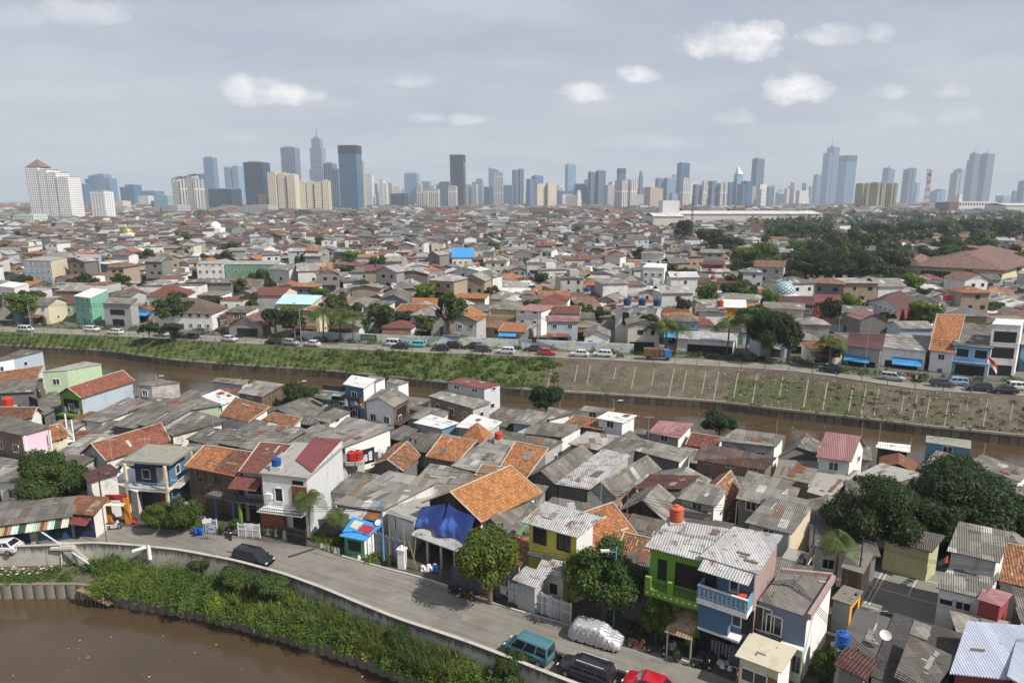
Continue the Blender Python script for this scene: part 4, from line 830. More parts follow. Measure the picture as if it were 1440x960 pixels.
M('house with dark roof and blue tarpaulin shade at the far road', (1190, 486), (1238, 492), (1243, 470), 4.2, (1197, 468), rm='marm', wf='gr', rise=.8, op=[(0, .5, 2, 6, 1.6, 'dark')]).awning(0, 4.6, 1.4, 1.1, 0, .75, 'lblue' if 0 else 'blue')
M('house with patched pink and grey roof above a blue shade', (1238, 488), (1302, 494), (1310, 473), 4.2, (1246, 470), rm='g3', wf='w', rise=.8, op=[(0, .5, 2, 6, 1.8, 'dark')]).awning(0, 4.6, 1.4, 1.3, .3, .95, 'blue')
M('orange roofed white shop among the roadside trees', (556, 437), (600, 440), (612, 430), 4.6, (566, 428), rm='orr', wf='w', rise=1.2)
M('dark gabled warehouse front in the middle', (536, 420), (572, 424), (578, 412), 5.5, (544, 410), roof='gable', rise=1.6, rm='g2', wf='slate', op=[])
# auto filled houses of the far district
n_hand = len([o for o, *_ in ALL if o['category'] == 'house'])
MIDR = ['g1', 'g2', 'g3', 'g1', 'g2', 'g4', 'br', 'mar', 'or_', 'orr', 'zinc', 'wht', 'conc', 'mossy', 'pink', 'rust', 'g3', 'mar', 'g4']
MIDW = ['w', 'ws', 'gr', 'lg', 'c', 'dg', 'bg', 'w', 'cb', 'ws', 'gr', 'br', 'bl2', 'pg', 'yy', 'pk', 'bro']
def clear_road(q, d=10.5): return min(p[1]-fy(p[0]) for p in q) > d
cnt = 0; LIM = 312-n_hand; yb = 0
for row in range(60):
    for size in (9, 6.5):
        for x in np.arange(-170, 170, size*1.04):
            if cnt >= LIM: break
            xx = x+random.uniform(-2, 2); y = fy(xx)+14+row*7.5+random.uniform(-2, 2)
            if size < 7: y += random.uniform(0, 5)
            w = size*random.uniform(.85, 1.25); d = size*random.uniform(.8, 1.3); r_ = -.12+random.uniform(-.12, .12)
            ex = V(math.cos(r_), math.sin(r_), 0); ey = V(-ex[1], ex[0], 0); c = V(xx, y, 0); q = [c-ex*w/2-ey*d/2, c+ex*w/2-ey*d/2, c+ex*w/2+ey*d/2, c-ex*w/2+ey*d/2]
            px = proj((xx, y, 5))
            if not (-25 < px[0] < 1465) or not clear_road(q) or used(q) > .03: continue
            b = gz(xx, y); st = random.choice([3., 3.3, 5.6, 3.1, 6., 3.2] if row < 3 else [3.2, 5.6, 3., 3.4, 6.1])
            rf = random.choice(['shed', 'shed', 'gable', 'gableA', 'flat', 'hip']); 
            hh_ = autohouse(xx, y, w, d, r_, b, b+st, rf, random.choice(MIDR), random.choice(MIDW), random.choice(MIDW[:6]), row < 3); cnt += 1
            if row < 2 and random.random() < .75: hh_.awning(0, b+2.7, random.uniform(1.2, 2.4), random.uniform(.4, .8), 0, random.uniform(.6, 1), random.choice(['g1', 'g2', 'rust', 'zinc', 'g3', 'mar', 'blue', 'g4'])); hh_.open(0, .45, b+.2, w*.6, 2.0, 'dark'); yb = max(yb, y)
print('mid auto houses', cnt, 'to y', yb)
for q_ in (((1032, 402), (1098, 402), (1096, 380), (1036, 380)), ((1112, 406), (1262, 408), (1256, 374), (1118, 372)), ((930, 356), (1050, 362), (1050, 350), (940, 344))): mark([P(*a_, 2.2) for a_ in q_])
# ---- the mass of houses farther off (only as ONE object)
far_r = [sc_ for sc_ in (G1, G3, (.33, .32, .31), (.32, .14, .08), (.18, .09, .07), (.2, .115, .09), (.24, .13, .09), (.6, .6, .59), G4, (.16, .155, .155), (.38, .18, .09), (.22, .2, .18))]
far_w = [(.2, .19, .18), (.16, .14, .12), (.6, .59, .56), (.42, .41, .39), (.6, .56, .46), (.28, .27, .26), (.4, .43, .46), (.66, .65, .63), (.35, .28, .2)]  # leading dark entries put the shade between houses into wall colour
FMAT = [tiles(c, .4, .3, .5, .7) if c[0] > c[2]*1.4 else sheet(c, .3, 1.2, 2.2, .3, .5, .08) for c in far_r]+[plaster(c, .6) for c in far_w]+[DARKIN, plain((.42, .08, .05)), plain((.04, .1, .3)), plain((.5, .5, .48))]
NR = len(far_r); mb = MB(); cntf = 0
def fastpoly(pts, mi, uvf):
    mb.poly(pts, mi, None if uvf else [(0, 0)]*len(pts))
y = 150.; rr = random.Random(5)
GREENZ = lambda X, Y: (1085 < X < 1440 and 302 < Y < 352 and rr.random() < .6) or (1105 < X < 1262 and 346 < Y < 404)
while y < 3300:
    st = 8.5 if y < 600 else 13 if y < 1200 else 28
    for x in np.arange(-.82*y-20, .82*y+20, st*1.12):
        xx = x+rr.uniform(-.25, .25)*st; yy = y+rr.uniform(-.3, .3)*st
        w = st*rr.uniform(.75, 1.3); d = st*rr.uniform(.7, 1.25); r_ = rr.choice([-.12, .1, .3, -.4])+rr.uniform(-.1, .1)
        ex = V(math.cos(r_), math.sin(r_), 0); ey = V(-ex[1], ex[0], 0); c = V(xx, yy, 0); q = [c-ex*w/2-ey*d/2, c+ex*w/2-ey*d/2, c+ex*w/2+ey*d/2, c-ex*w/2+ey*d/2]
        if yy < fy(xx)+12.5: continue
        X, Y, _ = proj((xx, yy, 2.2))
        if GREENZ(X, Y): continue
        if yy < 490 and abs(xx) < 258 and used(q) > .12: continue
        mark(q) if yy < 490 else None
        b = gz(xx, yy) if yy < 250 else 2.2; z = b+rr.choice([2.9, 3.2, 3., 5.6, 3.4, 3.1, 5.9, 3.3, 8.5] if yy < 1200 else [5, 7, 9, 12, 6])*rr.uniform(.9, 1.1)
        det = yy < 420; wi = NR+rr.randrange(len(far_w)); ri = rr.randrange(NR); wj = NR+rr.randrange(len(far_w)) if rr.random() < .3 else wi
        Q0 = [V(p[0], p[1], b-1) for p in q]; Q1 = [V(p[0], p[1], z) for p in q]
        for k in range(4):
            if k == 2: continue
            fastpoly([Q0[k], Q0[(k+1) % 4], Q1[(k+1) % 4], Q1[k]], wi if k == 0 else wj, det)
        f = rr.random(); o = .5; E = [c-ex*(w/2+o)-ey*(d/2+o), c+ex*(w/2+o)-ey*(d/2+o), c+ex*(w/2+o)+ey*(d/2+o), c-ex*(w/2+o)+ey*(d/2+o)]
        rs = min(w, d)*rr.uniform(.15, .27); E = [V(p[0], p[1], z) for p in E]; up = V(0, 0, rs)
        if f < .3:
            m1, m2 = (E[0]+E[1])/2+up, (E[2]+E[3])/2+up; fastpoly([E[0], m1, m2, E[3]], ri, det); fastpoly([m1, E[1], E[2], m2], ri, det); fastpoly([Q1[0], Q1[1], m1-V(0, 0, .2)], wi, det)
        elif f < .5:
            m1, m2 = (E[0]+E[3])/2+up, (E[1]+E[2])/2+up; fastpoly([E[0], E[1], m2, m1], ri, det); fastpoly([m1, m2, E[2], E[3]], ri, det); fastpoly([Q1[1], Q1[2], m2-V(0, 0, .2)], wi, det)
        elif f < .68:
            a = (E[0]+E[1]+E[2]+E[3])/4+up; g_ = ex*max(0, w-d)*.5+ey*0; h_ = ey*max(0, d-w)*.5; m1, m2 = a-g_-h_, a+g_+h_
            if w > d: fastpoly([E[0], E[1], m2, m1], ri, det); fastpoly([E[1], E[2], m2], ri, det); fastpoly([E[2], E[3], m1, m2], ri, det); fastpoly([E[3], E[0], m1], ri, det)
            else: fastpoly([E[0], E[1], m1], ri, det); fastpoly([E[1], E[2], m2, m1], ri, det); fastpoly([E[2], E[3], m2], ri, det); fastpoly([E[3], E[0], m1, m2], ri, det)
        else:
            s_ = V(0, 0, rr.uniform(.2, .9)); fastpoly([E[0]+V(0, 0, .05), E[1]+V(0, 0, .05), E[2]+s_, E[3]+s_], ri if ri not in (3, 10) else 0, det); fastpoly([Q1[1], Q1[2], Q1[2]+s_], wj, det)
            if rr.random() < .25 and yy < 1200: 
                cc = c+ex*rr.uniform(-.2, .2)*w; mb.box((cc[0], cc[1], z), (w*.4, d*.35, 2.4), r_, wi)
        if yy < 700 and rr.random() < .6:
            k_ = rr.choice([-1, 1]); lw, ld, lh = w*rr.uniform(.35, .7), d*rr.uniform(.3, .5), rr.uniform(2.2, 3.2); cc = c+ex*rr.uniform(-.3, .3)*w-ey*(d/2+ld*.45) if rr.random() < .6 else c+ex*k_*(w/2+lw*.3); mb.box((cc[0], cc[1], b-.5), (lw, ld, lh), r_+rr.uniform(-.08, .08), NR+rr.randrange(len(far_w)))
            a_ = V(cc[0], cc[1], b+lh-.45); fastpoly([a_-ex*lw*.6-ey*ld*.6, a_+ex*lw*.6-ey*ld*.6, a_+ex*lw*.6+ey*ld*.6+V(0, 0, .6), a_-ex*lw*.6+ey*ld*.6+V(0, 0, .6)], rr.randrange(NR), det)
        if yy < 1300 and rr.random() < .5:
            a_, b_ = rr.uniform(.04, .3), rr.uniform(.6, .96); zz = b+rr.choice([0, 0, 2.9] if z-b > 5 else [0])+.1; o_ = Q0[0]-ey*.05
            fastpoly([V(o_[0], o_[1], 0)+ex*w*k_+V(0, 0, zz+h_) for k_, h_ in ((a_, 0), (b_, 0), (b_, 2.2), (a_, 2.2))], NR+len(far_w), False)  # near-black band on the front, veranda shade put into colour
        if yy < 520 and rr.random() < .16:
            cc = c+ex*rr.uniform(-.3, .3)*w+ey*rr.uniform(-.3, .3)*d; mb.cyl((cc[0], cc[1], z+.2), (cc[0], cc[1], z+rs*.6+1.1), .6, None, 8, NR+len(far_w)+1+rr.choice([0, 1, 2, 2]))
        if yy < 480:
            nf = max(1, int((z-b)/2.9))
            for fl in range(nf):
                for u in ((.3, .72) if rr.random() < .7 else (.5,)):
                    o_ = Q0[0]+ex*w*u-ey*.04; zz = b+fl*2.9+1.1; ww = rr.uniform(.8, 1.5)
                    fastpoly([V(o_[0], o_[1], zz), *(V(o_[0], o_[1], 0)+ex*a_*ww+V(0, 0, zz+h_) for a_, h_ in ((1, 0), (1, 1.1), (0, 1.1)))], NR+len(far_w), False)
        cntf += 1
    y += st*1.08
mb.build('distant_houses', FMAT, kind='stuff'); print('far stuff houses', cntf)
# mosque
def dome(label, x, y, z0, r, mat, mat2=None, cat='mosque', body=True, base=1.5):
    c = P(x, y, z0); t = thing('mosque', cat, label, (c[0], c[1], base), label)
    if body: mb = MB(); mb.box((c[0], c[1]+1, base), (r*2.6, r*2.6, z0-base-.8)); mb.build('wall', WM['w'], t)
    mb = MB(); mb.cyl(c-V(0, 0, .9), c, r*.98, r*.98, 24); mb.build('drum', WM['w'], t)
    mb = MB(); N1, N2 = 24, 10
    for j in range(N2):
        a0, a1 = j/N2*math.pi/2, (j+1)/N2*math.pi/2
        for i in range(N1):
            b0, b1 = 2*math.pi*i/N1, 2*math.pi*(i+1)/N1; f = lambda a, b: c+V(r*math.cos(a)*math.cos(b), r*math.cos(a)*math.sin(b), r*1.05*math.sin(a)); q = [f(a0, b0), f(a0, b1), f(a1, b1), f(a1, b0)]
            mb.poly(q if j < N2-1 else q[:3], 0, [(i*1.0, j*1.), ((i+1)*1., j*1.), ((i+1)*1., (j+1)*1.), (i*1., (j+1)*1.)][:len(q if j < N2-1 else q[:3])])
    mb.build('dome', mat, t, smooth=False); mb = MB(); mb.cyl(c+V(0, 0, r*1.03), c+V(0, 0, r*1.03+1.4), .08, .03, 6); mb.build('finial', plain((.6, .6, .6), .4), t)
m = NT('lattice dome'); uv, u, v = m.uv(); f1 = m.math('FRACT', m.math('MULTIPLY', m.math('ADD', u, v), .5)); f2 = m.math('FRACT', m.math('MULTIPLY', m.math('SUBTRACT', u, v), .5))
k = m.math('MAXIMUM', m.math('LESS_THAN', f1, .3), m.math('LESS_THAN', f2, .3)); DOMEM = m.fin(m.mix(k, (.5, .58, .62), (.05, .12, .2)), .5)
dome('mosque with white dome under a dark diamond lattice', 1102, 411, 9., 3.3, DOMEM); dome('mosque with small golden dome far off at left', 180, 327, 12, 3.5, plain((.5, .35, .08), .35, .5)); dome('mosque with plain white dome behind the far left roofs', 303, 319, 13, 4.5, plain((.75, .75, .72), .5))
# painted wall at the far road
m = NT('mural'); uv, u, v = m.uv(); ns = m.n('ShaderNodeTexNoise'); m.l(m.pos((.25, .25, .6)), ns.inputs['Vector']); ns.inputs['Scale'].default_value = 1.3; ns.inputs['Detail'].default_value = 3
hs = m.n('ShaderNodeHueSaturation'); hs.inputs['Saturation'].default_value = 1.5; m.l(ns.outputs['Color'], hs.inputs['Color'])
bl = m.mix(m.rng(m.noise(m.pos((.3, .3, .7)), .9, 4), .56, .6, 0, .8), (.6, .61, .58), (.3, .45, .6)); bl = m.mix(m.rng(m.noise(m.pos((.35, .3, .8)), 1.3, 4), .6, .63, 0, .8), bl, (.25, .42, .32)); bl = m.mix(m.rng(m.noise(m.pos((.5, .4, .9)), 1.1, 4), .62, .65, 0, .8), bl, (.55, .42, .2)); x = m.mix(m.rng(m.noise(m.pos((1, 1, .3)), 1.2, 5, .7), .5, .7, 0, .4), bl, (.25, .25, .22)); MUR = m.fin(x, .9)
for lab, x0, x1 in (('long painted mural wall along the far road with green sign panel', 405, 750), ('whitewashed mural wall right of the round roadside trees', 722 if 0 else 756, 905)):
    l = [q for q in resamp(froad_l, 700) if x0 < proj(q)[0] < x1]; l = [V(q[0], q[1]+9.6, gz(q[0], q[1]+9.6)) for q in l]
    t = thing('mural_wall', 'wall', lab, l[len(l)//2], lab); mb = MB(); ribbon(mb, l, 0, .25, [q[2]-.3 for q in l], [q[2]+2.1 for q in l]); mb.build('wall', MUR, t)
    if x0 == 405:
        i = [k for k, q in enumerate(l) if 508 < proj(q)[0] < 532]; a, b = l[i[0]], l[i[-1]]; mb = MB(); mb.obox(a+V(0, -.06, .5), b-a, V(0, .05, 0), V(0, 0, 1.4)); mb.build('sign_panel', plain((.04, .16, .06)), t)
        mb = MB()
        for j in range(7):
            c_ = a+(b-a)*(.12+.115*j)+V(0, -.08, .85)
            mb.obox(c_, V(.09, 0, 0), V(0, .02, 0), V(0, 0, .65)); mb.obox(c_+V(.1, 0, .5 if j % 2 else .0), V(.2, 0, 0), V(0, .02, 0), V(0, 0, .12))
        mb.build('lettering', plain((.6, .62, .5)), t)
    for j in ():
        i = int((j+.6)/6.5*len(l)); a = l[i]; d = unit(l[i+1]-l[i])*random.uniform(1, 2.2); mb = MB(); mb.obox(V(a[0], a[1]-.05, a[2]+.35), V(d[0], d[1], 0), V(0, .04, 0), V(0, 0, 1.5)); mb.build('painted_panel', plain(random.choice([(.12, .3, .5), (.5, .45, .2), (.15, .4, .35), (.45, .25, .25), (.3, .45, .55)])), t)
# ------------------------------------------------------------------ towers on the skyline
def tower(label, x0, x1, yt, D, mat, shape='box', rot=None, dep=.8, cat='tower', roofm=None, extra=None, yb=None):
    xc = (x0+x1)/2; u = (xc-720)/F; v = (480-yt)/F; t = D/(CP+v*SP); top = CH+(-SP+v*CP)*t; X = u*t; W = (x1-x0)/F*t
    rot = rot if rot is not None else (.25 if u > 0 else -.25)+.1
    W2 = W/(abs(math.cos(rot))+abs(math.sin(rot))*dep); dp = W2*dep; base = 2.; H = top-base
    r = thing('tower', cat, label, (X, D, base), label); ex = V(math.cos(rot), math.sin(rot), 0); ey = V(-ex[1], ex[0], 0); o = V(X, D, base)
    rm_ = roofm or plain((.4, .4, .4))
    def blk(name, cx, cy, w, d, z0, z1, m):
        mb = MB(); c = o+ex*cx*W2+ey*cy*dp; mb.obox(c-ex*w*W2/2-ey*d*dp/2+V(0, 0, z0*H), ex*w*W2, ey*d*dp, V(0, 0, (z1-z0)*H)); return mb.build(name, m, r)
    if shape == 'box': blk('body', 0, 0, 1, 1, 0, .975, mat); blk('rooftop', 0, 0, .7, .7, .975, 1, rm_)
    elif shape == 'step': blk('body', -.2, 0, .6, 1, 0, .97, mat); blk('body', .3, 0, .4, .9, 0, .86, mat); blk('rooftop', -.2, 0, .4, .5, .97, 1, rm_)
    elif shape == 'stepl': blk('body', .2, 0, .6, 1, 0, .97, mat); blk('body', -.3, 0, .4, .9, 0, .88, mat); blk('rooftop', .2, 0, .4, .5, .97, 1, rm_)
    elif shape == 'twin': blk('body', -.28, 0, .42, 1, 0, .98, mat); blk('body', .28, 0, .42, 1, 0, 1, mat); blk('core', 0, .1, .3, .7, 0, .9, rm_); blk('rooftop', .28, 0, .2, .4, 1, 1.02, rm_)
    elif shape == 'multi':
        k = extra or 4
        for i in range(k): blk('body', -.5+(i+.5)/k, (i % 2)*.12, .86/k, 1, 0, 1-.03*(i*7 % 3), mat); blk('rooftop', -.5+(i+.5)/k, 0, .4/k, .4, 1-.03*(i*7 % 3), 1.02-.03*(i*7 % 3), rm_)
        blk('core', 0, .2, .95, .6, 0, .9, rm_)
    elif shape == 'taper':
        blk('body', 0, 0, 1, 1, 0, .55, mat); blk('upper_body', 0, 0, .84, .86, .55, .84, mat); blk('crown', 0, 0, .6, .65, .84, .97, mat); blk('rooftop', 0, 0, .35, .35, .97, 1., rm_)
    elif shape == 'cap': blk('body', 0, 0, 1, 1, 0, .88, mat); blk('crown', 0, 0, 1.02, 1.02, .88, 1, extra)
    elif shape == 'wedge':
        mb = MB(); c = o; a = [-ex*W2/2-ey*dp/2, ex*W2/2-ey*dp/2, ex*W2/2+ey*dp/2, -ex*W2/2+ey*dp/2]; hs = [1., .93, .93, 1.]
        b_ = [c+p for p in a]; t_ = [c+p+V(0, 0, H*k) for p, k in zip(a, hs)]; mb.poly(t_)
        for i in range(4): j = (i+1) % 4; mb.poly([b_[i], b_[j], t_[j], t_[i]])
        mb.build('body', mat, r); blk('rooftop', .1, 0, .3, .4, .9, .97, rm_)
    return r, o, ex, ey, W2, dp, H, blk
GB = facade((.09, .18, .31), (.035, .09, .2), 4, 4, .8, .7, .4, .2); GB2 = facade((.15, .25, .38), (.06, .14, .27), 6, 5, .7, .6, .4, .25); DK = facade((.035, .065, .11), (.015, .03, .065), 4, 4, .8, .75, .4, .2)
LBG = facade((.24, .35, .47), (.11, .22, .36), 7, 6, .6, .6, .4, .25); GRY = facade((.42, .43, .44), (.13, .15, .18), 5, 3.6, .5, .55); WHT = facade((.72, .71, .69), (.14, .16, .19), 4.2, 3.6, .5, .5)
HOT = facade((.78, .77, .75), (.09, .1, .12), 3.4, 3.3, .45, .5); CRM = facade((.68, .6, .47), (.2, .18, .15), 4.6, 3.5, .45, .5); CRM2 = facade((.62, .57, .44), (.2, .19, .17), 3.8, 3.6, .5, .5); STR = facade((.5, .51, .52), (.08, .1, .13), 5, 400, .55, .99)
STW = facade((.62, .6, .57), (.18, .18, .19), 6, 60, .45, .93); OLV = facade((.36, .31, .14), (.12, .11, .07), 7, 40, .4, .95); BEI = facade((.5, .43, .34), (.17, .15, .14), 5, 3.6, .5, .5); STB = facade((.2, .26, .34), (.05, .09, .16), 6, 300, .55, .99); BAN = facade((.45, .48, .5), (.12, .15, .19), 300, 4.2, .99, .5); TEAL = facade((.25, .42, .46), (.12, .26, .31), 6, 6, .6, .6)
# white stepped hotel with red pyramid roof
r, o, ex, ey, W2, dp, H, blk = tower('white stepped hotel block with a red pyramid roof at its left end', 41, 109, 236, 1080, HOT, 'none', rot=-.12, dep=.4, cat='hotel')
for i, (a, b, hh) in enumerate(((-.5, -.2, 1.), (-.2, .0, .955), (.0, .22, .9), (.22, .5, .82))): blk('body', (a+b)/2, -.04*i, b-a, 1-.02*i, 0, hh, HOT); blk('roof', (a+b)/2, 0, (b-a)*.9, .8, hh, hh+.012, plain((.17, .11, .1)))
mb = MB(); c = o-ex*.35*W2+V(0, 0, H*1.01); w = W2*.17; q = [c-ex*w-ey*w, c+ex*w-ey*w, c+ex*w+ey*w, c-ex*w+ey*w]; [mb.poly([q[i], q[(i+1) % 4], c+V(0, 0, H*.15)]) for i in range(4)]; mb.poly(q[::-1]); mb.build('pyramid_roof', plain((.2, .12, .1)), r)
tw = [
 ('dark blue tower partly hidden behind the white stepped hotel', 104, 124, 258, 2600, GB, 'box'), ('blue twin tower left half behind the hotel', 121, 139, 246, 2900, GB, 'stepl'), ('blue twin tower with chamfered top right of the hotel', 137, 160, 244, 2900, GB2, 'step'),
 ('small white striped office tower', 130, 155, 268, 1050, facade((.75, .74, .72), (.07, .09, .12), 5, 3.6, .45, .5), 'box'), ('stepped dark blue tower alone at left', 171, 195, 259, 2500, GB, 'stepl'), ('low white block between blue offices', 196, 214, 275, 2000, WHT, 'box'), ('wide low blue office block', 200, 227, 268, 2400, GB2, 'box'),
 ('low teal glass office block', 219, 242, 274, 2000, TEAL, 'box'), ('cream low apartment block behind the small striped tower', 157, 180, 282, 1500, CRM, 'box'),
 ('pale blue twin turret tower', 317, 341, 234, 3000, LBG, 'twin'), ('tall slim blue-grey tower', 287, 303, 220, 2900, GB2, 'box'), ('thin grey tower beside the arched apartment tower', 280, 289, 244, 2900, LBG, 'box'), ('wide dark navy block', 297, 335, 265, 2000, DK, 'box'),
 ('dark glass tower with speckled facade', 345, 376, 227, 1900, DK, 'box'), ('blue-grey plain slab tower behind the cream apartments', 396, 419, 206, 2700, STB, 'box'), ('tall silver glass tower with stepped dark crown and mast', 434, 457, 192, 2500, facade((.3, .36, .42), (.12, .17, .23), 300, 4.2, .99, .5), 'taper'),
 ('grey vertical striped tower beside the dark capped tower', 456, 480, 228, 2000, STB, 'step'), ('blue glass tower with dark flat cap', 477, 506, 205, 1750, facade((.09, .17, .26), (.06, .12, .2), 5, 4, .8, .75, .3, .15), 'cap'), ('thin pale strip tower behind the dark capped tower', 504, 512, 226, 1900, BEI, 'box'),
 ('white rounded apartment tower right of the dark capped tower', 511, 525, 245, 2600, WHT, 'box'), ('small blue-grey tower near the white rounded tower', 524, 531, 258, 3200, GB2, 'box'), ('slim bright white tower with blue side', 533, 545, 252, 2500, WHT, 'step'), ('grey companion of the slim bright white tower', 545, 552, 257, 2800, GRY, 'box'),
 ('low dark office pair', 550, 573, 272, 2300, DK, 'twin'), ('light blue glass tower with notched top', 569, 590, 243, 2700, LBG, 'box'), ('narrow white tower in front of the light blue tower', 585, 594, 258, 2300, STW, 'box'), ('low cream tower pair', 595, 603, 268, 2300, CRM, 'box'),
 ('first grey-white apartment tower left of the black slab', 603, 618, 261, 2100, STW, 'step'), ('dark balconied apartment tower left of the black slab', 618, 632, 255, 2200, STB, 'box'), ('white apartment tower touching the black slab', 630, 643, 261, 2000, STW, 'box'), ('near black slab tower standing alone in the middle', 633, 654, 218, 2200, facade((.035, .055, .085), (.03, .045, .07), 30, 5, .9, .7, .3, .2), 'cap'),
 ('grey tower cluster right of the black slab', 655, 672, 259, 2400, GRY, 'multi'), ('grey stepped tower behind the cluster', 664, 680, 251, 2900, LBG, 'stepl'), ('short grey tower in the central cluster', 680, 695, 262, 2300, STB, 'twin'), ('pale tower with curved crown in the centre', 687, 703, 236, 2800, LBG, 'wedge'), ('white ribbed tower in the centre', 694, 709, 242, 2600, STW, 'box'), ('small blue tower right of the white ribbed tower', 708, 722, 260, 2500, GB2, 'box'),
 ('grey balconied tower pair right of centre', 720, 737, 238, 2600, STB, 'twin'), ('square blue-grey residential tower', 740, 764, 246, 2500, GB2, 'stepl'), ('left cream twin apartment tower', 752, 767, 258, 2000, CRM, 'box'), ('right cream twin apartment tower', 767, 782, 257, 2000, CRM, 'box'), ('low dark blue block after the cream twins', 783, 794, 268, 2600, GB, 'box'),
 ('pale blue slab tower with lighter centre', 795, 810, 230, 3000, LBG, 'box'), ('small white domed tower', 810, 818, 267, 2200, WHT, 'taper'), ('dark grey ribbed tower with high parapet', 827, 840, 241, 2400, STB, 'box'), ('grey ribbed tower joined to its left neighbour', 838, 852, 239, 2400, STB, 'box'), ('thin tower behind the ribbed pair', 822, 829, 252, 2900, GB2, 'box'),
 ('blocky grey tower beside the white striped pair', 851, 865, 260, 2300, GRY, 'box'), ('blue tower with crown plate behind the white striped pair', 868, 880, 237, 2900, GB, 'cap'), ('white and beige vertically striped tower pair', 865, 896, 253, 1950, STW, 'twin'), ('slim grey tower with pointed lid', 898, 905, 240, 2600, STB, 'taper'),
 ('beige tower with slanted dark roof', 907, 932, 263, 2100, BEI, 'wedge'), ('flat blue office tower', 922, 934, 250, 2900, GB2, 'box'), ('wide pale glass office tower', 933, 951, 250, 2900, LBG, 'box'), ('tiny tower between pale glass and dark blue towers', 946, 953, 245, 3200, LBG, 'box'), ('tall dark blue tower with chamfered top', 953, 970, 228, 2800, GB, 'box'),
 ('white framed tower before the tall dark blue tower', 957, 970, 250, 2300, STW, 'box'), ('first tower of the blue-white residential group', 975, 985, 259, 2300, STB, 'box'), ('second tower of the blue-white residential group', 985, 997, 254, 2300, STW, 'taper'), ('third tower of the blue-white residential group', 997, 1009, 254, 2300, STB, 'taper'), ('fourth and widest tower of the blue-white residential group', 1009, 1023, 257, 2300, STW, 'twin'),
 ('plain blue office block left of the sail tower', 1022, 1034, 256, 2700, GB, 'box'), ('broad blue block right of the sail tower', 1038, 1058, 254, 2500, GB, 'stepl'), ('very tall grey-blue tower with rounded top', 1059, 1075, 222, 2800, STB, 'box'), ('small white block at the foot of the rounded tower', 1067, 1078, 266, 1900, WHT, 'box'), ('dark tower just right of the rounded tower', 1075, 1089, 262, 2600, STB, 'box'),
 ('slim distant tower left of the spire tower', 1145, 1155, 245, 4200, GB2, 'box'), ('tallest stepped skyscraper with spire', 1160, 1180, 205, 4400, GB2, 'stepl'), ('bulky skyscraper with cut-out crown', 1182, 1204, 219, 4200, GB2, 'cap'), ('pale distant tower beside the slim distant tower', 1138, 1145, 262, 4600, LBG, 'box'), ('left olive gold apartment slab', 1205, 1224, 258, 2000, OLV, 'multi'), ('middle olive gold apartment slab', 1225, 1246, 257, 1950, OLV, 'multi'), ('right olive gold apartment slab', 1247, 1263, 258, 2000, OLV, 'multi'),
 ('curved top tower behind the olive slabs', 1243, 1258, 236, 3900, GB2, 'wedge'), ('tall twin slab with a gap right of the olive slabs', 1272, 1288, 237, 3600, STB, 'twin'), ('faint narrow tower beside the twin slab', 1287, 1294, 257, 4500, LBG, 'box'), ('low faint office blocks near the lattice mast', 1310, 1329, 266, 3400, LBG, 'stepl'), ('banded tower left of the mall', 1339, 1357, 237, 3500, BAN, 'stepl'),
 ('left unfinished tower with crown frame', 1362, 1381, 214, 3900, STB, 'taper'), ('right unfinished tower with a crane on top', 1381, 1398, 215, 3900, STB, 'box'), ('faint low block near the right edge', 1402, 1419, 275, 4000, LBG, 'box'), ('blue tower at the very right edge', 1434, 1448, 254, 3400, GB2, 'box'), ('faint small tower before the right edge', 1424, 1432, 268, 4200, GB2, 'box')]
TW = {}
for t_ in tw:
    ex_ = dict(extra=plain((.03, .04, .055))) if t_[6] == 'cap' else {}
    TW[t_[0]] = tower(*t_, **ex_)
for lab, dz, n_ in (('tall silver glass tower with stepped dark crown and mast', 35, 'mast'), ('tallest stepped skyscraper with spire', 45, 'spire'), ('curved top tower behind the olive slabs', 22, 'mast')):
    r, o, ex, ey, W2, dp, H, blk = TW[lab]; mb = MB(); c = o+V(0, 0, H); mb.cyl(c-V(0, 0, 4), c+V(0, 0, dz), 3.5, .8, 6); mb.build(n_, plain((.3, .33, .38)), r)
for lab in ('right unfinished tower with a crane on top', 'left unfinished tower with crown frame'):
    r, o, ex, ey, W2, dp, H, blk = TW[lab]; mb = MB(); c = o+V(0, 0, H); mb.cyl(c, c+V(0, 0, 24), 1.6, 1.6, 4); mb.cyl(c+V(0, 0, 20), c+V(30, 0, 62), 1.2, .7, 4); mb.build('crane', plain((.35, .35, .36)), r)
# arched grey apartment tower
r, o, ex, ey, W2, dp, H, blk = tower('beige-grey apartment tower with dark arched roof frames', 243, 285, 250, 1500, BAN, 'none', rot=.2, dep=.6, cat='tower')
for i, (a, w, hh) in enumerate(((-.36, .26, .9), (-.1, .24, .96), (.13, .2, 1.), (.37, .26, .97))): blk('body', a, -.05*(i % 2), w, 1, 0, hh, facade((.5, .46, .42), (.12, .12, .12), 300, 3.5, .99, .5) if i % 2 == 0 else STW)
mb = MB()
for s_ in (-1, 1):
    pts = [o+ex*(x_*W2)+ey*s_*dp*.4+V(0, 0, H*z_) for x_, z_ in ((-.5, .9), (-.45, .97), (-.15, 1.03), (-.15, .97), (.1, 1.06), (.35, 1.09), (.48, 1.04), (.5, .95))]; mb.tube(pts, 1.2, 5)
mb.build('roof_frame', plain((.08, .08, .09)), r)
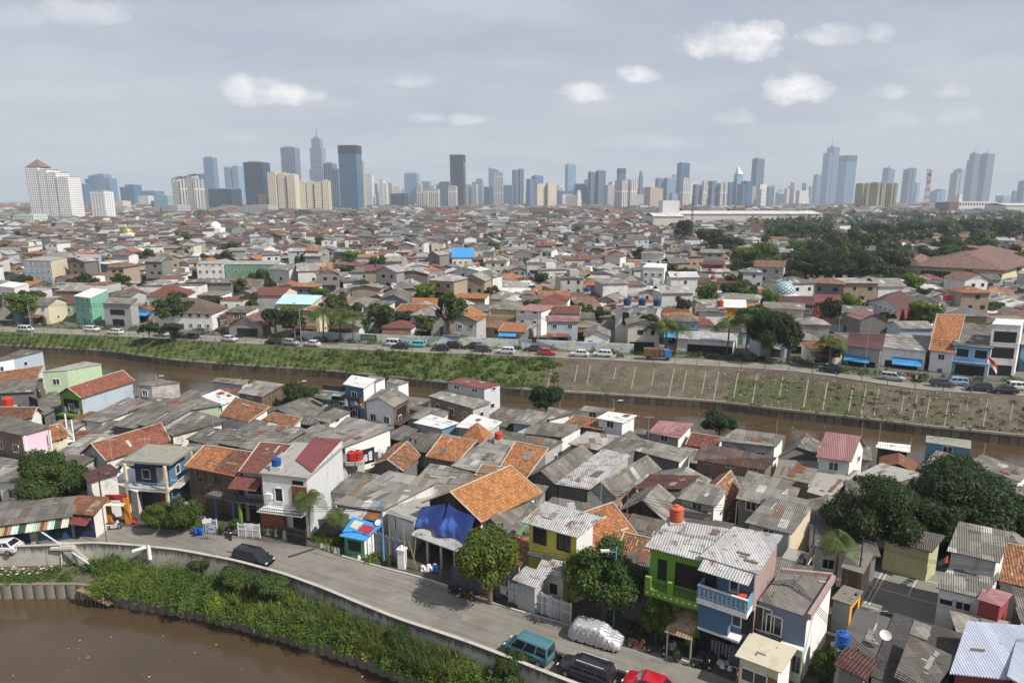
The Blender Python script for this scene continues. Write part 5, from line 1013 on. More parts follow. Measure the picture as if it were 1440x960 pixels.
# cream apartment slabs
tower('large cream apartment block, the left of two', 376, 419, 242, 1480, CRM, 'multi', rot=-.1, dep=.35, extra=3, roofm=plain((.6, .53, .42)), cat='apartment block'); tower('slightly lower yellowish cream apartment block, the right of two', 420, 464, 254, 1500, CRM2, 'multi', rot=.05, dep=.35, extra=4, roofm=plain((.6, .55, .42)), cat='apartment block')
tower('beige narrow tower in front of the left cream apartment block', 364, 376, 273, 1500, BEI, 'box'); tower('low grey office building below the speckled dark tower', 350, 386, 288, 1300, GRY, 'box', cat='office'); tower('grey mid-rise block left of the arched tower', 219, 262, 288, 1300, GRY, 'stepl', cat='office'); tower('small pale green school-like block at far left', 26, 60, 301, 900, facade((.5, .62, .5), (.2, .2, .2), 4, 3.5, .4, .5), 'box', cat='office')
# sail tower
r, o, ex, ey, W2, dp, H, blk = tower('teal glass tower with white sail crown', 1033, 1045, 245, 2700, TEAL, 'box'); mb = MB(); c = o+V(0, 0, H); w = W2*.45; q = [c-ex*w-ey*w, c+ex*w-ey*w, c+ex*w+ey*w, c-ex*w+ey*w]; [mb.poly([q[i], q[(i+1) % 4], c-ex*w*.5+V(0, 0, 32)]) for i in range(4)]; mb.build('sail_crown', plain((.75, .78, .78)), r)
# mall, warehouse
r, o, ex, ey, W2, dp, H, blk = tower('white mall with dark louvres and a maroon left wing', 1326, 1391, 281, 1500, facade((.7, .7, .68), (.1, .1, .12), 6, 12, .6, .4), 'none', rot=0, dep=.5, cat='mall')
blk('body', .1, 0, .8, 1, 0, .9, facade((.7, .7, .68), (.1, .1, .12), 6, 12, .6, .4)); blk('wing', -.4, 0, .2, 1, 0, .85, plain((.2, .1, .11))); blk('parking_deck', .42, 0, .3, .9, 0, .8, facade((.7, .7, .68), (.08, .08, .08), 300, 5, .99, .5)); blk('pylon', -.23, -.2, .07, .3, 0, 1.35, plain((.75, .75, .73)))
for lab, x0, x1, yy, D in (('long white warehouse with rusty streaked roof', 948, 1150, 297, 900), ('second low white warehouse left of the long one', 916, 960, 300, 820), ('white ribbed hall roof at the right edge of the skyline', 1402, 1470, 286, 1300)):
    a, b = P(x0, 310, 2.2), P(x1, 310, 2.2); u0, u1 = (x0-720)/F*D, (x1-720)/F*D; top = CH+(-SP+(480-yy)/F*CP)*D/(CP+(480-yy)/F*SP); hh = top-3.5
    t = thing('warehouse', 'warehouse', lab, ((u0+u1)/2, D, 2.2), lab); mb = MB(); mb.obox((u0, D, 1), V(u1-u0, 0, 0), V(0, 60, 0), V(0, 0, hh-1)); mb.build('wall', plaster((.6, .58, .52), .6), t)
    mb = MB(); k = max(2, int((u1-u0)/40))
    for i in range(k):
        p0, p1 = u0+(u1-u0)*i/k, u0+(u1-u0)*(i+1)/k-.5; m1 = (p0+p1)/2; mb.poly([(p0, D-1, hh), (p1, D-1, hh), (p1, D+30, hh+3.5), (p0, D+30, hh+3.5)]); mb.poly([(p0, D+30, hh+3.5), (p1, D+30, hh+3.5), (p1, D+61, hh), (p0, D+61, hh)])
    mb.build('roof', sheet((.62, .6, .56), .5, 3, 30, .15, .5, 0, .6), t)
r = thing('white_block', 'office', 'square white windowless block on the long warehouse', (185, 890, 2.2), 'square white windowless block on the long warehouse'); a = P(929, 300, 10)
k = 860; u0, u1 = (928-720)/F*k, (951-720)/F*k; r.location = ((u0+u1)/2, k, 2.2); ALL[-1][1] = np.array(r.location); mb = MB(); mb.obox((u0, k, 2.2), V(u1-u0, 0, 0), V(0, 25, 0), V(0, 0, CH+(-SP+(480-282)/F*CP)*k-2.2)); mb.build('wall', plain((.7, .7, .7)), r)
r.name = 'office_block'
# lattice mast
def mast(label, x, yt, D, w, cols, n_=14):
    u = (x-720)/F; v = (480-yt)/F; t = D/(CP+v*SP); top = CH+(-SP+v*CP)*t; X = u*t; r = thing('lattice_mast', 'mast', label, (X, D, 2), label)
    for k in range(2):
        mb = MB()
        for i in range(n_):
            if i % 2 != k: continue
            z0, z1 = 2+(top-2)*i/n_, 2+(top-2)*(i+1)/n_; w0, w1 = w*(1-i/n_*.75), w*(1-(i+1)/n_*.75); q0 = [V(X+a*w0, D+b*w0, z0) for a, b in ((-1, -1), (1, -1), (1, 1), (-1, 1))]; q1 = [V(X+a*w1, D+b*w1, z1) for a, b in ((-1, -1), (1, -1), (1, 1), (-1, 1))]
            for j in range(4): mb.cyl(q0[j], q1[j], w*.09, None, 4, 0, False); mb.cyl(q0[j], q1[(j+1) % 4], w*.05, None, 4, 0, False); mb.cyl(q0[(j+1) % 4], q1[j], w*.05, None, 4, 0, False); mb.cyl(q1[j], q1[(j+1) % 4], w*.05, None, 4, 0, False)
        mb.build('lattice_section', plain(cols[k]), r)
    mb = MB()
    for z_ in (.8, .88, .95): mb.cyl((X-w*.9, D, 2+(top-2)*z_), (X-w*.9, D, 2+(top-2)*z_+w*1.2), w*.25, None, 8); mb.cyl((X+w*.8, D, 2+(top-2)*(z_-.03)), (X+w*.8, D, 2+(top-2)*(z_-.03)+w), w*.25, None, 8)
    mb.build('antenna', plain((.5, .5, .5)), r)
mast('red and white lattice radio mast before the skyline', 1308, 238, 1100, 4., [(.45, .12, .1), (.6, .58, .56)]); mast('thin dark lattice mast by the long warehouse', 975, 276, 560, 1.1, [(.16, .15, .15), (.3, .12, .1)], 18)
# ------------------------------------------------------------------ vegetation
def leaves(pts, nrm, size, rs, up=.0, droop=0.):
    n = len(pts); r = np.random.default_rng(rs); d = nrm+r.normal(0, .55, (n, 3)); d[:, 2] += up; d /= np.linalg.norm(d, axis=1)[:, None]+1e-9
    a = np.cross(d, r.normal(0, 1, (n, 3))); a /= np.linalg.norm(a, axis=1)[:, None]+1e-9; b = np.cross(d, a); s = size*r.uniform(.55, 1.25, (n, 1))
    q = np.stack([pts-a*s*.55-b*s*.1, pts-b*s*.42+a*s*.1, pts+a*s*.6, pts+b*s*.42-a*s*.05], 1); return q.reshape(-1, 3)
def leafmesh(name, V4, mat):
    n = len(V4)//4; me = bpy.data.meshes.new(name); me.vertices.add(n*4); me.vertices.foreach_set('co', V4.astype(np.float32).ravel()); me.loops.add(n*4); me.loops.foreach_set('vertex_index', np.arange(n*4, dtype=np.int32)); me.polygons.add(n)
    me.polygons.foreach_set('loop_start', np.arange(0, n*4, 4, dtype=np.int32)); me.polygons.foreach_set('loop_total', np.full(n, 4, dtype=np.int32)); me.update(); me.validate(); me.materials.append(mat); return me
def crown(seed, n, size, lobes=14, flat=.85, spread=.68):
    r = np.random.default_rng(seed); Ps, Ns = [], []
    for i in range(lobes):
        th = 2*math.pi*(i*.618+r.uniform(-.08, .08)); ph = r.uniform(-.5, 1.1); rad = spread*r.uniform(.6, 1.15)
        c = np.array([math.cos(th)*math.cos(ph)*rad, math.sin(th)*math.cos(ph)*rad, math.sin(ph)*rad*flat]); lr = r.uniform(.17, .4); k = int(n/lobes*(lr/.3)**2)
        d = r.normal(0, 1, (k, 3)); d[:, 2] = np.abs(d[:, 2])*np.where(r.random(k) < .75, 1, -1); d /= np.linalg.norm(d, axis=1)[:, None]; sh = lr*r.uniform(.62, 1.08, (k, 1))*(1+.18*np.sin(d[:, :1]*9+i)*np.cos(d[:, 1:2]*7)); Ps.append(c+d*sh*np.array([1, 1, flat])); Ns.append(d)
    k = n//9; d = r.normal(0, 1, (k, 3)); d /= np.linalg.norm(d, axis=1)[:, None]; Ps.append(d*r.uniform(.1, .6, (k, 1))); Ns.append(d); P_, N_ = np.concatenate(Ps), np.concatenate(Ns); return leaves(P_, N_, size, seed+1, .35)
LG = leaf((.045, .085, .018)); LD = leaf((.027, .054, .014)); LB_ = leaf((.085, .15, .022)); LO = leaf((.055, .075, .025))
CRH = {k: leafmesh('crown', crown(20+i, n_, s_, lb_), m_) for i, (k, m_, n_, s_, lb_) in enumerate((('a', LG, 13000, .075, 12), ('b', LD, 13000, .075, 13), ('d', LD, 42000, .042, 20), ('c', leaf((.06, .105, .018)), 17000, .065, 26), ('m', leaf((.075, .115, .02)), 20000, .062, 26)))}
CRH['r'] = leafmesh('crown', crown(35, 26000, .05, 20), leaf((.075, .135, .025)))
CRH['d2'] = leafmesh('crown', crown(33, 30000, .05, 16), LG)
CRL = [leafmesh('crown', crown(40+i, 2400, .13, 12), m_) for i, m_ in enumerate((LG, LD, LO, LD, LG, LB_))]
CRT = [leafmesh('crown', crown(60+i, 420, .3, 7), m_) for i, m_ in enumerate((LD, LG, LO))]
BARK = plaster((.16, .12, .085), .6)
def trunk_mesh():
    mb = MB(); mb.tube([V(0, 0, -.3), V(.04, .02, 1.), V(0, .05, 2.)], .12, 7)
    for i in range(6):
        a = i*1.1; mb.cyl((0, .05, 1.6+.1*i), (math.cos(a)*.9, math.sin(a)*.9, 2.7+.12*i), .075, .02, 5)
    m = bpy.data.meshes.new('trunk'); m.from_pydata(mb.v, [], mb.f); m.materials.append(BARK); return m
TRM = trunk_mesh()
def tree_at(w, hgt, rad, mesh, label=None, look='tree', cat='tree', rs=0, group=None):
    r = thing('tree', cat, look, w, label, group); r.rotation_euler.z = random.uniform(0, 6.28)
    c = bpy.data.objects.new('crown', mesh); C.objects.link(c); c.parent = r; ch = min(hgt*.9, rad*2.7); c.scale = (rad*1.05, rad*1.05, ch/2/.8*.95); c.location = (0, 0, hgt-ch/2)
    t = bpy.data.objects.new('trunk', TRM); C.objects.link(t); t.parent = r; k = max(.4, (hgt-ch*.5)/2.9); t.scale = (k*.9*rad/2.2, k*.9*rad/2.2, k); return r
def tree_px(x, yb, yt, rpx, mesh, label=None, z=0., look='tree', **k):
    w = P(x, yb, z); t = proj(w)[2]; h = (yb-yt)/F*t*1.05; return tree_at(w, h, rpx/F*t, mesh, label, look, **k)
NT_ = [(77, 722, 632, 50, 'd2', 'broad leafy tree beside the pink balcony house'), (425, 588, 537, 30, 'b', 'round dark tree among grey roofs at left centre'), (768, 584, 540, 27, 'b', 'round dark tree at the river edge in the centre'), (1010, 618, 578, 27, 'b', 'low dark tree at the river right of centre'),
 (690, 848, 738, 50, 'm', 'mango tree in front of the blue tarpaulins'), (848, 872, 762, 52, 'c', 'open bright green tree over the white fence'), (888, 868, 785, 32, 'a', 'darker tree against the lime green house'), (922, 905, 838, 26, 'c', 'small tree under the lime green balcony'), (1214, 790, 655, 66, 'd', 'left of the two big dark trees at right'), (1358, 770, 640, 84, 'd', 'right and larger of the two big dark trees'), (1290, 778, 678, 52, 'd', 'dark tree between the two big dark trees'), (1425, 790, 700, 40, 'b', 'dark tree at the right edge behind the white house'),
 (1160, 960, 905, 20, 'c', 'bright small tree beside the white side wall'), (1246, 985, 935, 20, 'c', 'small yellowish tree at the bottom edge'), (270, 628, 608, 16, 'b', 'tiny dark tree behind the pavilion'),
 (225, 748, 705, 22, 'c', 'leafy bush at left of the pavilion garden'), (262, 748, 700, 24, 'c', 'leafy bush right of the pavilion'), (330, 745, 728, 8, 'c', 'small potted plant by the grey side wall house')]
for x, yb, yt, rp, k, lab in NT_: tree_px(x, yb, yt, rp, CRH[k], lab)
MT = [(1066, 397, 340, 35, 'r', 'large round bright green tree beyond the river'), (1130, 402, 352, 30, 'b', 'left dark tree of the big grove right of the round tree'), (1162, 405, 348, 34, 'b', 'middle dark tree of the big grove'), (1196, 405, 350, 30, 'b', 'right dark tree of the big grove'), (1180, 398, 340, 30, 'a', 'rear tree of the big grove'), (1222, 402, 356, 26, 'b', 'outermost right tree of the big grove'),
 (1140, 392, 352, 24, 'b', 'upper left tree of the big dark grove'), (1212, 398, 355, 24, 'a', 'upper right tree of the big dark grove'), (1240, 406, 366, 22, 'b', 'low tree at the right end of the big dark grove'), (1125, 380, 348, 20, 'b', 'rearmost left tree of the big dark grove'), (1170, 382, 340, 26, 'b', 'rearmost middle tree of the big dark grove'), (1228, 384, 348, 22, 'b', 'rearmost right tree of the big dark grove'), (1090, 350, 318, 22, 'b', 'dark tree left in the belt behind the grove'), (1115, 346, 312, 24, 'b', 'second dark tree in the belt behind the grove'), (1146, 344, 312, 24, 'a', 'third dark tree in the belt behind the grove'), (1240, 345, 310, 26, 'b', 'tall dark tree in the belt right of the grove'), (1275, 345, 308, 26, 'b', 'tallest dark tree in the belt right of the grove'), (1320, 342, 308, 24, 'a', 'dark tree below the red and white mast'), (1365, 340, 306, 26, 'b', 'dark tree below the white mall'), (1410, 345, 306, 26, 'b', 'dark tree at the right end of the belt'),
 (1080, 510, 428, 34, 'b', 'tall dark tree at the far road'), (1108, 512, 442, 24, 'b', 'shorter dark tree joined to the tall roadside tree'), (1168, 515, 470, 15, 'a', 'small tree behind the parked black car at the far road'), (388, 472, 428, 17, 'b', 'dark roadside tree left of the blue roofed house'), (415, 474, 432, 17, 'b', 'dark roadside tree below the blue roofed house'), (533, 472, 422, 24, 'a', 'round roadside tree at the mural wall'), (632, 486, 405, 22, 'a', 'tall feathery roadside tree'), (914, 494, 437, 17, 'b', 'dark tree above the blue truck'),
 (300, 440, 413, 22, 'b', 'dark tree beside the brown hipped roof'), (322, 442, 415, 18, 'b', 'darker tree right of the brown hipped roof'), (761, 410, 380, 16, 'b', 'single dark tree near the middle of the town'), (582, 412, 386, 16, 'a', 'round tree behind the small lime green house'), (583, 428, 408, 9, 'a', 'small tree left of the lime green house'), (34, 412, 386, 14, 'b', 'dark tree beside the stepped white house'), (84, 425, 395, 22, 'b', 'dark tree left of the mint green house'), (115, 412, 392, 15, 'a', 'tree behind the mint green house'), (460, 390, 365, 13, 'b', 'small dark tree behind the town roofs'), (486, 393, 372, 14, 'a', 'tree right of the small dark town tree'), (942, 405, 378, 18, 'b', 'dark tree at the brown walled building'), (965, 404, 374, 20, 'b', 'rounder dark tree at the brown walled building'), (1300, 428, 402, 20, 'b', 'dark tree before the very large hall'), (1390, 448, 420, 20, 'a', 'leafy tree behind the light blue house'), (1260, 395, 372, 16, 'b', 'dark tree left of the very large hall'), (1400, 395, 368, 28, 'b', 'dark tree in front of the hall right half'),
 (500, 470, 440, 12, 'a', 'low leafy roadside tree by the left mural wall'), (210, 475, 452, 16, 'b', 'first dark roadside tree opposite the grass bank'), (240, 476, 452, 17, 'b', 'second dark roadside tree opposite the grass bank'), (1155, 508, 488, 10, 'a', 'small shrub tree at the far road'), (960, 345, 305, 14, 'b', 'slender dark tree by the thin mast'), (1000, 355, 318, 26, 'b', 'dark tree mass right of the thin mast'), (1030, 358, 330, 24, 'b', 'second dark tree mass right of the thin mast')]
for x, yb, yt, rp, k, lab in MT: tree_px(x, yb, yt, rp, CRL[dict(a=0, b=1, c=5)[k]] if rp < 30 else CRH['d' if k == 'b' else k], lab, z=2.2)
# scattered far trees
cnt = 0
for _ in range(4000):
    if cnt >= 192: break
    if random.random() < .34: x = random.uniform(1080, 1460); y = random.uniform(322, 395)
    elif random.random() < .75: x = random.uniform(-10, 1450); y = random.uniform(360, 480)
    else: x = random.uniform(-10, 1440); y = 306+abs(random.gauss(0, 45))
    if y > LN([(0, 452), (300, 468), (600, 480), (900, 490), (1440, 520)])(x): continue
    w = P(x, y, 2.2); d = w[1]
    if d > 900 or (d < 480 and OCC[int((w[0]-OX)/RES), int((w[1]-OY)/RES)] if abs(w[0]) < 255 and d < 480 else False) and random.random() < .0: continue
    if d < 480 and abs(w[0]) < 255:
        s_ = 1.6; q = [w+V(a*s_, b*s_, 0) for a, b in ((-1, -1), (1, -1), (1, 1), (-1, 1))]
        if used(q) > .85 and random.random() < .8 or w[1] < fy(w[0])+11: continue
    hgt = random.uniform(5.5, 9.5) if y > 400 else random.uniform(6.5, 12) if x < 1080 else random.uniform(9, 16); tree_at(w, hgt, hgt*random.uniform(.38, .6), random.choice(CRL if d < 420 else CRT), None, random.choice(['dark green rounded tree', 'dark spreading tree', 'dense green tree'])); cnt += 1
# far-off greenery mass
pts = []; r_ = np.random.default_rng(9)
for _ in range(420):
    if r_.random() < .6: X = r_.uniform(1060, 1480); Y = r_.uniform(297, 330)
    else: X = r_.uniform(-20, 1460); Y = r_.uniform(292, 312)
    w = P(X, Y, 2.2)
    if w[1] > 2600 or w[1] < 600: continue
    hgt = r_.uniform(9, 17); R_ = hgt*r_.uniform(.7, 1.3); k = 150; d = r_.normal(0, 1, (k, 3)); d[:, 2] = abs(d[:, 2]); d /= np.linalg.norm(d, axis=1)[:, None]; pts.append(w+d*np.array([R_, R_, hgt])*r_.uniform(.6, 1.05, (k, 1)))
pts = np.concatenate(pts); me = leafmesh('distant_wood', leaves(pts, np.zeros_like(pts)+[0, -.3, .6], 3.2, 4), LD); o = bpy.data.objects.new('distant_wood', me); C.objects.link(o); o['kind'] = 'stuff'
# palms
def palm_mesh(seed, n=15, banana=False):
    r = random.Random(seed); mb = MB()
    for i in range(n):
        a = i*2.4+r.uniform(-.3, .3); el = r.uniform(.15, 1.1); L = r.uniform(.85, 1.1); d = V(math.cos(a), math.sin(a), 0); s = V(-d[1], d[0], 0); pts = []
        for k in range(9): t = k/8; pts.append(d*L*t*math.cos(el)*(1-.1*t)+V(0, 0, L*(t*math.sin(el)-.75*t*t)))
        for k in range(1, 9):
            p, q = pts[k-1], pts[k]; w = (.16 if banana else .34)*math.sin(math.pi*min(1, (k+.6)/9.2)); 
            for sg in (-1, 1):
                if banana: mb.poly([p, q, q+s*sg*w-V(0, 0, w*.3), p+s*sg*w-V(0, 0, w*.3)])
                else:
                    for j in range(3): c0 = p+(q-p)*j/3; c1 = p+(q-p)*(j+.55)/3; tip = s*sg*w+d*w*.5-V(0, 0, w*.5+.05); mb.poly([c0, c1, c1+tip*.98, c0+tip])
    m = bpy.data.meshes.new('fronds'); m.from_pydata(mb.v, [], mb.f); m.materials.append(leaf((.07, .11, .025), .3)); return m
PLM = [palm_mesh(1), palm_mesh(2, 18)]; BAN_ = palm_mesh(3, 11, True)
mbp = MB(); mbp.tube([V(0, 0, -.3), V(.02, .0, .35), V(.05, .02, .7), V(.04, 0, 1)], .05, 7); PTR = bpy.data.meshes.new('trunk'); PTR.from_pydata(mbp.v, [], mbp.f); PTR.materials.append(BARK)
def palm(x, yb, yt, rp, label, z=0., ban=False):
    w = P(x, yb, z); t = proj(w)[2]; h = (yb-yt)/F*t*1.02; r = thing('banana_plant' if ban else 'palm_tree', 'banana plant' if ban else 'palm tree', label, w, label); R_ = rp/F*t
    c = bpy.data.objects.new('crown', BAN_ if ban else random.choice(PLM)); C.objects.link(c); c.parent = r; c.location = (0, 0, h-R_*.35); c.scale = (R_*1.25, R_*1.25, R_*1.2); c.rotation_euler.z = random.uniform(0, 6)
    q = bpy.data.objects.new('trunk', PTR); C.objects.link(q); q.parent = r; q.scale = (max(2, R_), max(2, R_), h-R_*.4)
palm(436, 757, 684, 27, 'young palm in front of the bare grey side wall'); palm(478, 757, 712, 24, 'lower spreading palm beside the young palm'); palm(1172, 832, 742, 30, 'palm among the roofs left of the yard')
for x, yb, yt, lab in ((455, 478, 430, 'first palm left of the round roadside tree'), (478, 478, 432, 'second palm left of the round roadside tree'), (497, 480, 434, 'third palm just left of the round roadside tree'), (935, 498, 448, 'left palm behind the blue truck'), (950, 498, 452, 'right palm behind the blue truck'), (1022, 500, 445, 'left palm of the pair by the black shuttered shop'), (1048, 503, 440, 'right palm of the pair by the black shuttered shop'), (1165, 517, 470, 'short palm near the far road bend'), (693, 346, 326, 'tiny palm above the town roofs')): palm(x, yb, yt, 23 if yb > 400 else 10, lab, 2.5)
# bank bushes of the near river
def cloudstuff(name, spots, size, mat, per=260, seed=3, up=.4):
    r = np.random.default_rng(seed); P_, N_ = [], []
    for c, R_, h in spots:
        k = int(per*R_*R_); d = r.normal(0, 1, (k, 3)); d[:, 2] = np.abs(d[:, 2]); d /= np.linalg.norm(d, axis=1)[:, None]; P_.append(np.asarray(c)+d*np.array([R_, R_, h])*r.uniform(.55, 1.08, (k, 1))*(1+.2*np.sin(d[:, :1]*8+R_*9))); N_.append(d)
    me = leafmesh(name, leaves(np.concatenate(P_), np.concatenate(N_), size, seed, up), mat); o = bpy.data.objects.new(name, me); C.objects.link(o); o['kind'] = 'stuff'; return o
Wb = resamp([q for q in wl if proj(q)[0] < 1300], 400); 
def bankpt(xp, t):    # t=0 at the wall, 1 at the piling
    i = int(np.argmin([abs(proj(q)[0]-xp) for q in Wb])); q = Wb[i]; p = near_on(pile_l, q); w = q*(1-t)+p*t; return V(w[0], w[1], -1.4-.4*t)
sp1, sp2 = [], []
for _ in range(430):
    xp = random.uniform(130, 860); t = random.uniform(.12, 1.12)
    if xp < 178 and t > .45: continue
    R_ = random.uniform(.5, 1.3); sp1.append((bankpt(xp, t), R_, R_*random.uniform(.7, 1.3)))
for _ in range(60):
    xp = random.uniform(-20, 135); t = random.uniform(.3, .9); R_ = random.uniform(.3, .6); sp1.append((bankpt(xp, t), R_, R_*.7))
for _ in range(110):
    xp = random.uniform(-10, 820); t = random.uniform(.3, 1.0)
    if xp < 185 and t > .35: continue
    R_ = random.uniform(.5, 1.25); sp2.append((bankpt(xp, t), R_, R_*.9))
cloudstuff('riverbank_bushes', sp1[::2], .2, leaf((.062, .115, .018)), 420, 3); cloudstuff('riverbank_creepers', sp1[1::2], .13, leaf((.085, .145, .022)), 620, 13); cloudstuff('bank_undergrowth', sp2, .15, leaf((.14, .21, .025)), 460, 4)
r_ = np.random.default_rng(31); bl = []
for _ in range(430):
    xp = r_.choice([r_.uniform(400, 660), r_.uniform(-10, 840), r_.uniform(520, 640)]); t_ = r_.uniform(.1, 1.1); c = bankpt(xp, t_)
    if xp < 180 and (t_ > .5 or xp < 100): continue
    for k in range(26):
        a_ = r_.uniform(0, 6.28); h_ = r_.uniform(.7, 1.9); o_ = V(math.cos(a_), math.sin(a_), 0); b0 = c+o_*.12*r_.random(); s_ = V(-o_[1], o_[0], 0)*.03; tip = b0+o_*h_*r_.uniform(.25, .6)+V(0, 0, h_); mid = b0*.45+tip*.55+V(0, 0, .12*h_); bl += [b0-s_, mid-s_, tip, mid+s_]
me = leafmesh('bank_reeds', np.array(bl), leaf((.1, .14, .035))); o = bpy.data.objects.new('bank_reeds', me); C.objects.link(o); o['kind'] = 'stuff'
for x, yb, yt, rp, lab in ((283, 808, 782, 17, 'round bush on the bank left of the black minivan'), (330, 836, 794, 24, 'dark round bush on the bank below the black minivan'), (378, 850, 803, 28, 'largest round bush on the bank'), (560, 912, 878, 20, 'leafy bush mid bank near the curved wall'), (720, 960, 910, 24, 'bright bush at the bottom of the bank')):
    tree_px(x, yb, yt, rp, CRH['a'], lab, z=-1.4, cat='bush')
# grasses and shrubs on the far bank
sp = []; sp_d = []
for _ in range(900):
    i = random.randrange(2, k0+3); t = random.random(); w = A[i]*(1-t)+B[i]*t; xp = proj(w)[0]
    if xp < -30: continue
    R_ = random.uniform(.4, .9)+(.45*random.random() if xp > 430 else 0); sp.append((w, R_, R_*random.uniform(.35, .9)))
cloudstuff('embankment_shrubs', sp, .36, leaf((.06, .105, .02)), 60, 6)
sp = []
for _ in range(1500):
    i = random.randrange(2, k0+2); t = random.random(); sp.append((A[i]*(1-t)+B[i]*t, random.uniform(.3, .7), random.uniform(.15, .4)))
cloudstuff('embankment_grass', sp, .28, leaf((.1, .155, .028)), 45, 16)
sp = []
for _ in range(420):
    i = random.randrange(20, len(B)-60); o_ = random.choice([7.6, 8.6, 9.2, 11.5, 12.5]); x_ = B[i][0]; sp.append((V(x_+random.uniform(-2, 2), B[i][1]+o_+random.uniform(-.4, .4), gz(x_, B[i][1]+o_)+.1), random.uniform(.4, 1.1), random.uniform(.4, 1.3)))
cloudstuff('roadside_shrubs', sp, .34, leaf((.05, .085, .02)), 60, 17)
sp = []
for _ in range(260):
    i = random.randrange(k1, min(k2+40, len(A)-1)); t = random.uniform(0, .9); sp.append((A[i]*(1-t)+B[i]*t, random.uniform(.3, .8), .25))
for _ in range(60):
    i = random.randrange(2, len(fa)-1); sp.append((fa[i]+V(0, .2, -.1), random.uniform(.4, .8), .5))
cloudstuff('embankment_weeds', sp, .35, leaf((.075, .1, .025)), 30, 7)
sp = [(P(random.uniform(*q[:2]), random.uniform(*q[2:]), .0), random.uniform(.3, .7), .5) for q in [(212, 285, 728, 742)]*50+[(440, 480, 752, 762)]*25+[(516, 560, 775, 790)]*22+[(1145, 1180, 925, 960)]*16+[(880, 940, 880, 905)]*20]
cloudstuff('garden_plants', sp, .2, leaf((.07, .12, .02)), 300, 8)

# low and mid-rise blocks massed on the horizon
rr = random.Random(21); mb = MB(); mm = [plaster((.6, .6, .58), .3), plaster((.45, .46, .47), .3), plaster((.2, .27, .36), .3), plaster((.55, .5, .42), .3), plaster((.12, .19, .29), .3)]
for _ in range(860):
    D_ = rr.uniform(1300, 4600); X_ = rr.uniform(-.8, .8)*D_; h_ = rr.choice([9, 12, 14, 18, 24, 32])*(.7+D_/4200)
    if _ > 560: D_ = rr.uniform(2400, 4400); X_ = rr.uniform(-.2, .42)*D_; h_ = rr.uniform(40, 100); mb.box((X_, D_, 1), (rr.uniform(14, 44), rr.uniform(12, 30), h_), rr.uniform(-.5, .5), rr.randrange(5))
mb.build('distant_midrise', mm, kind='stuff')
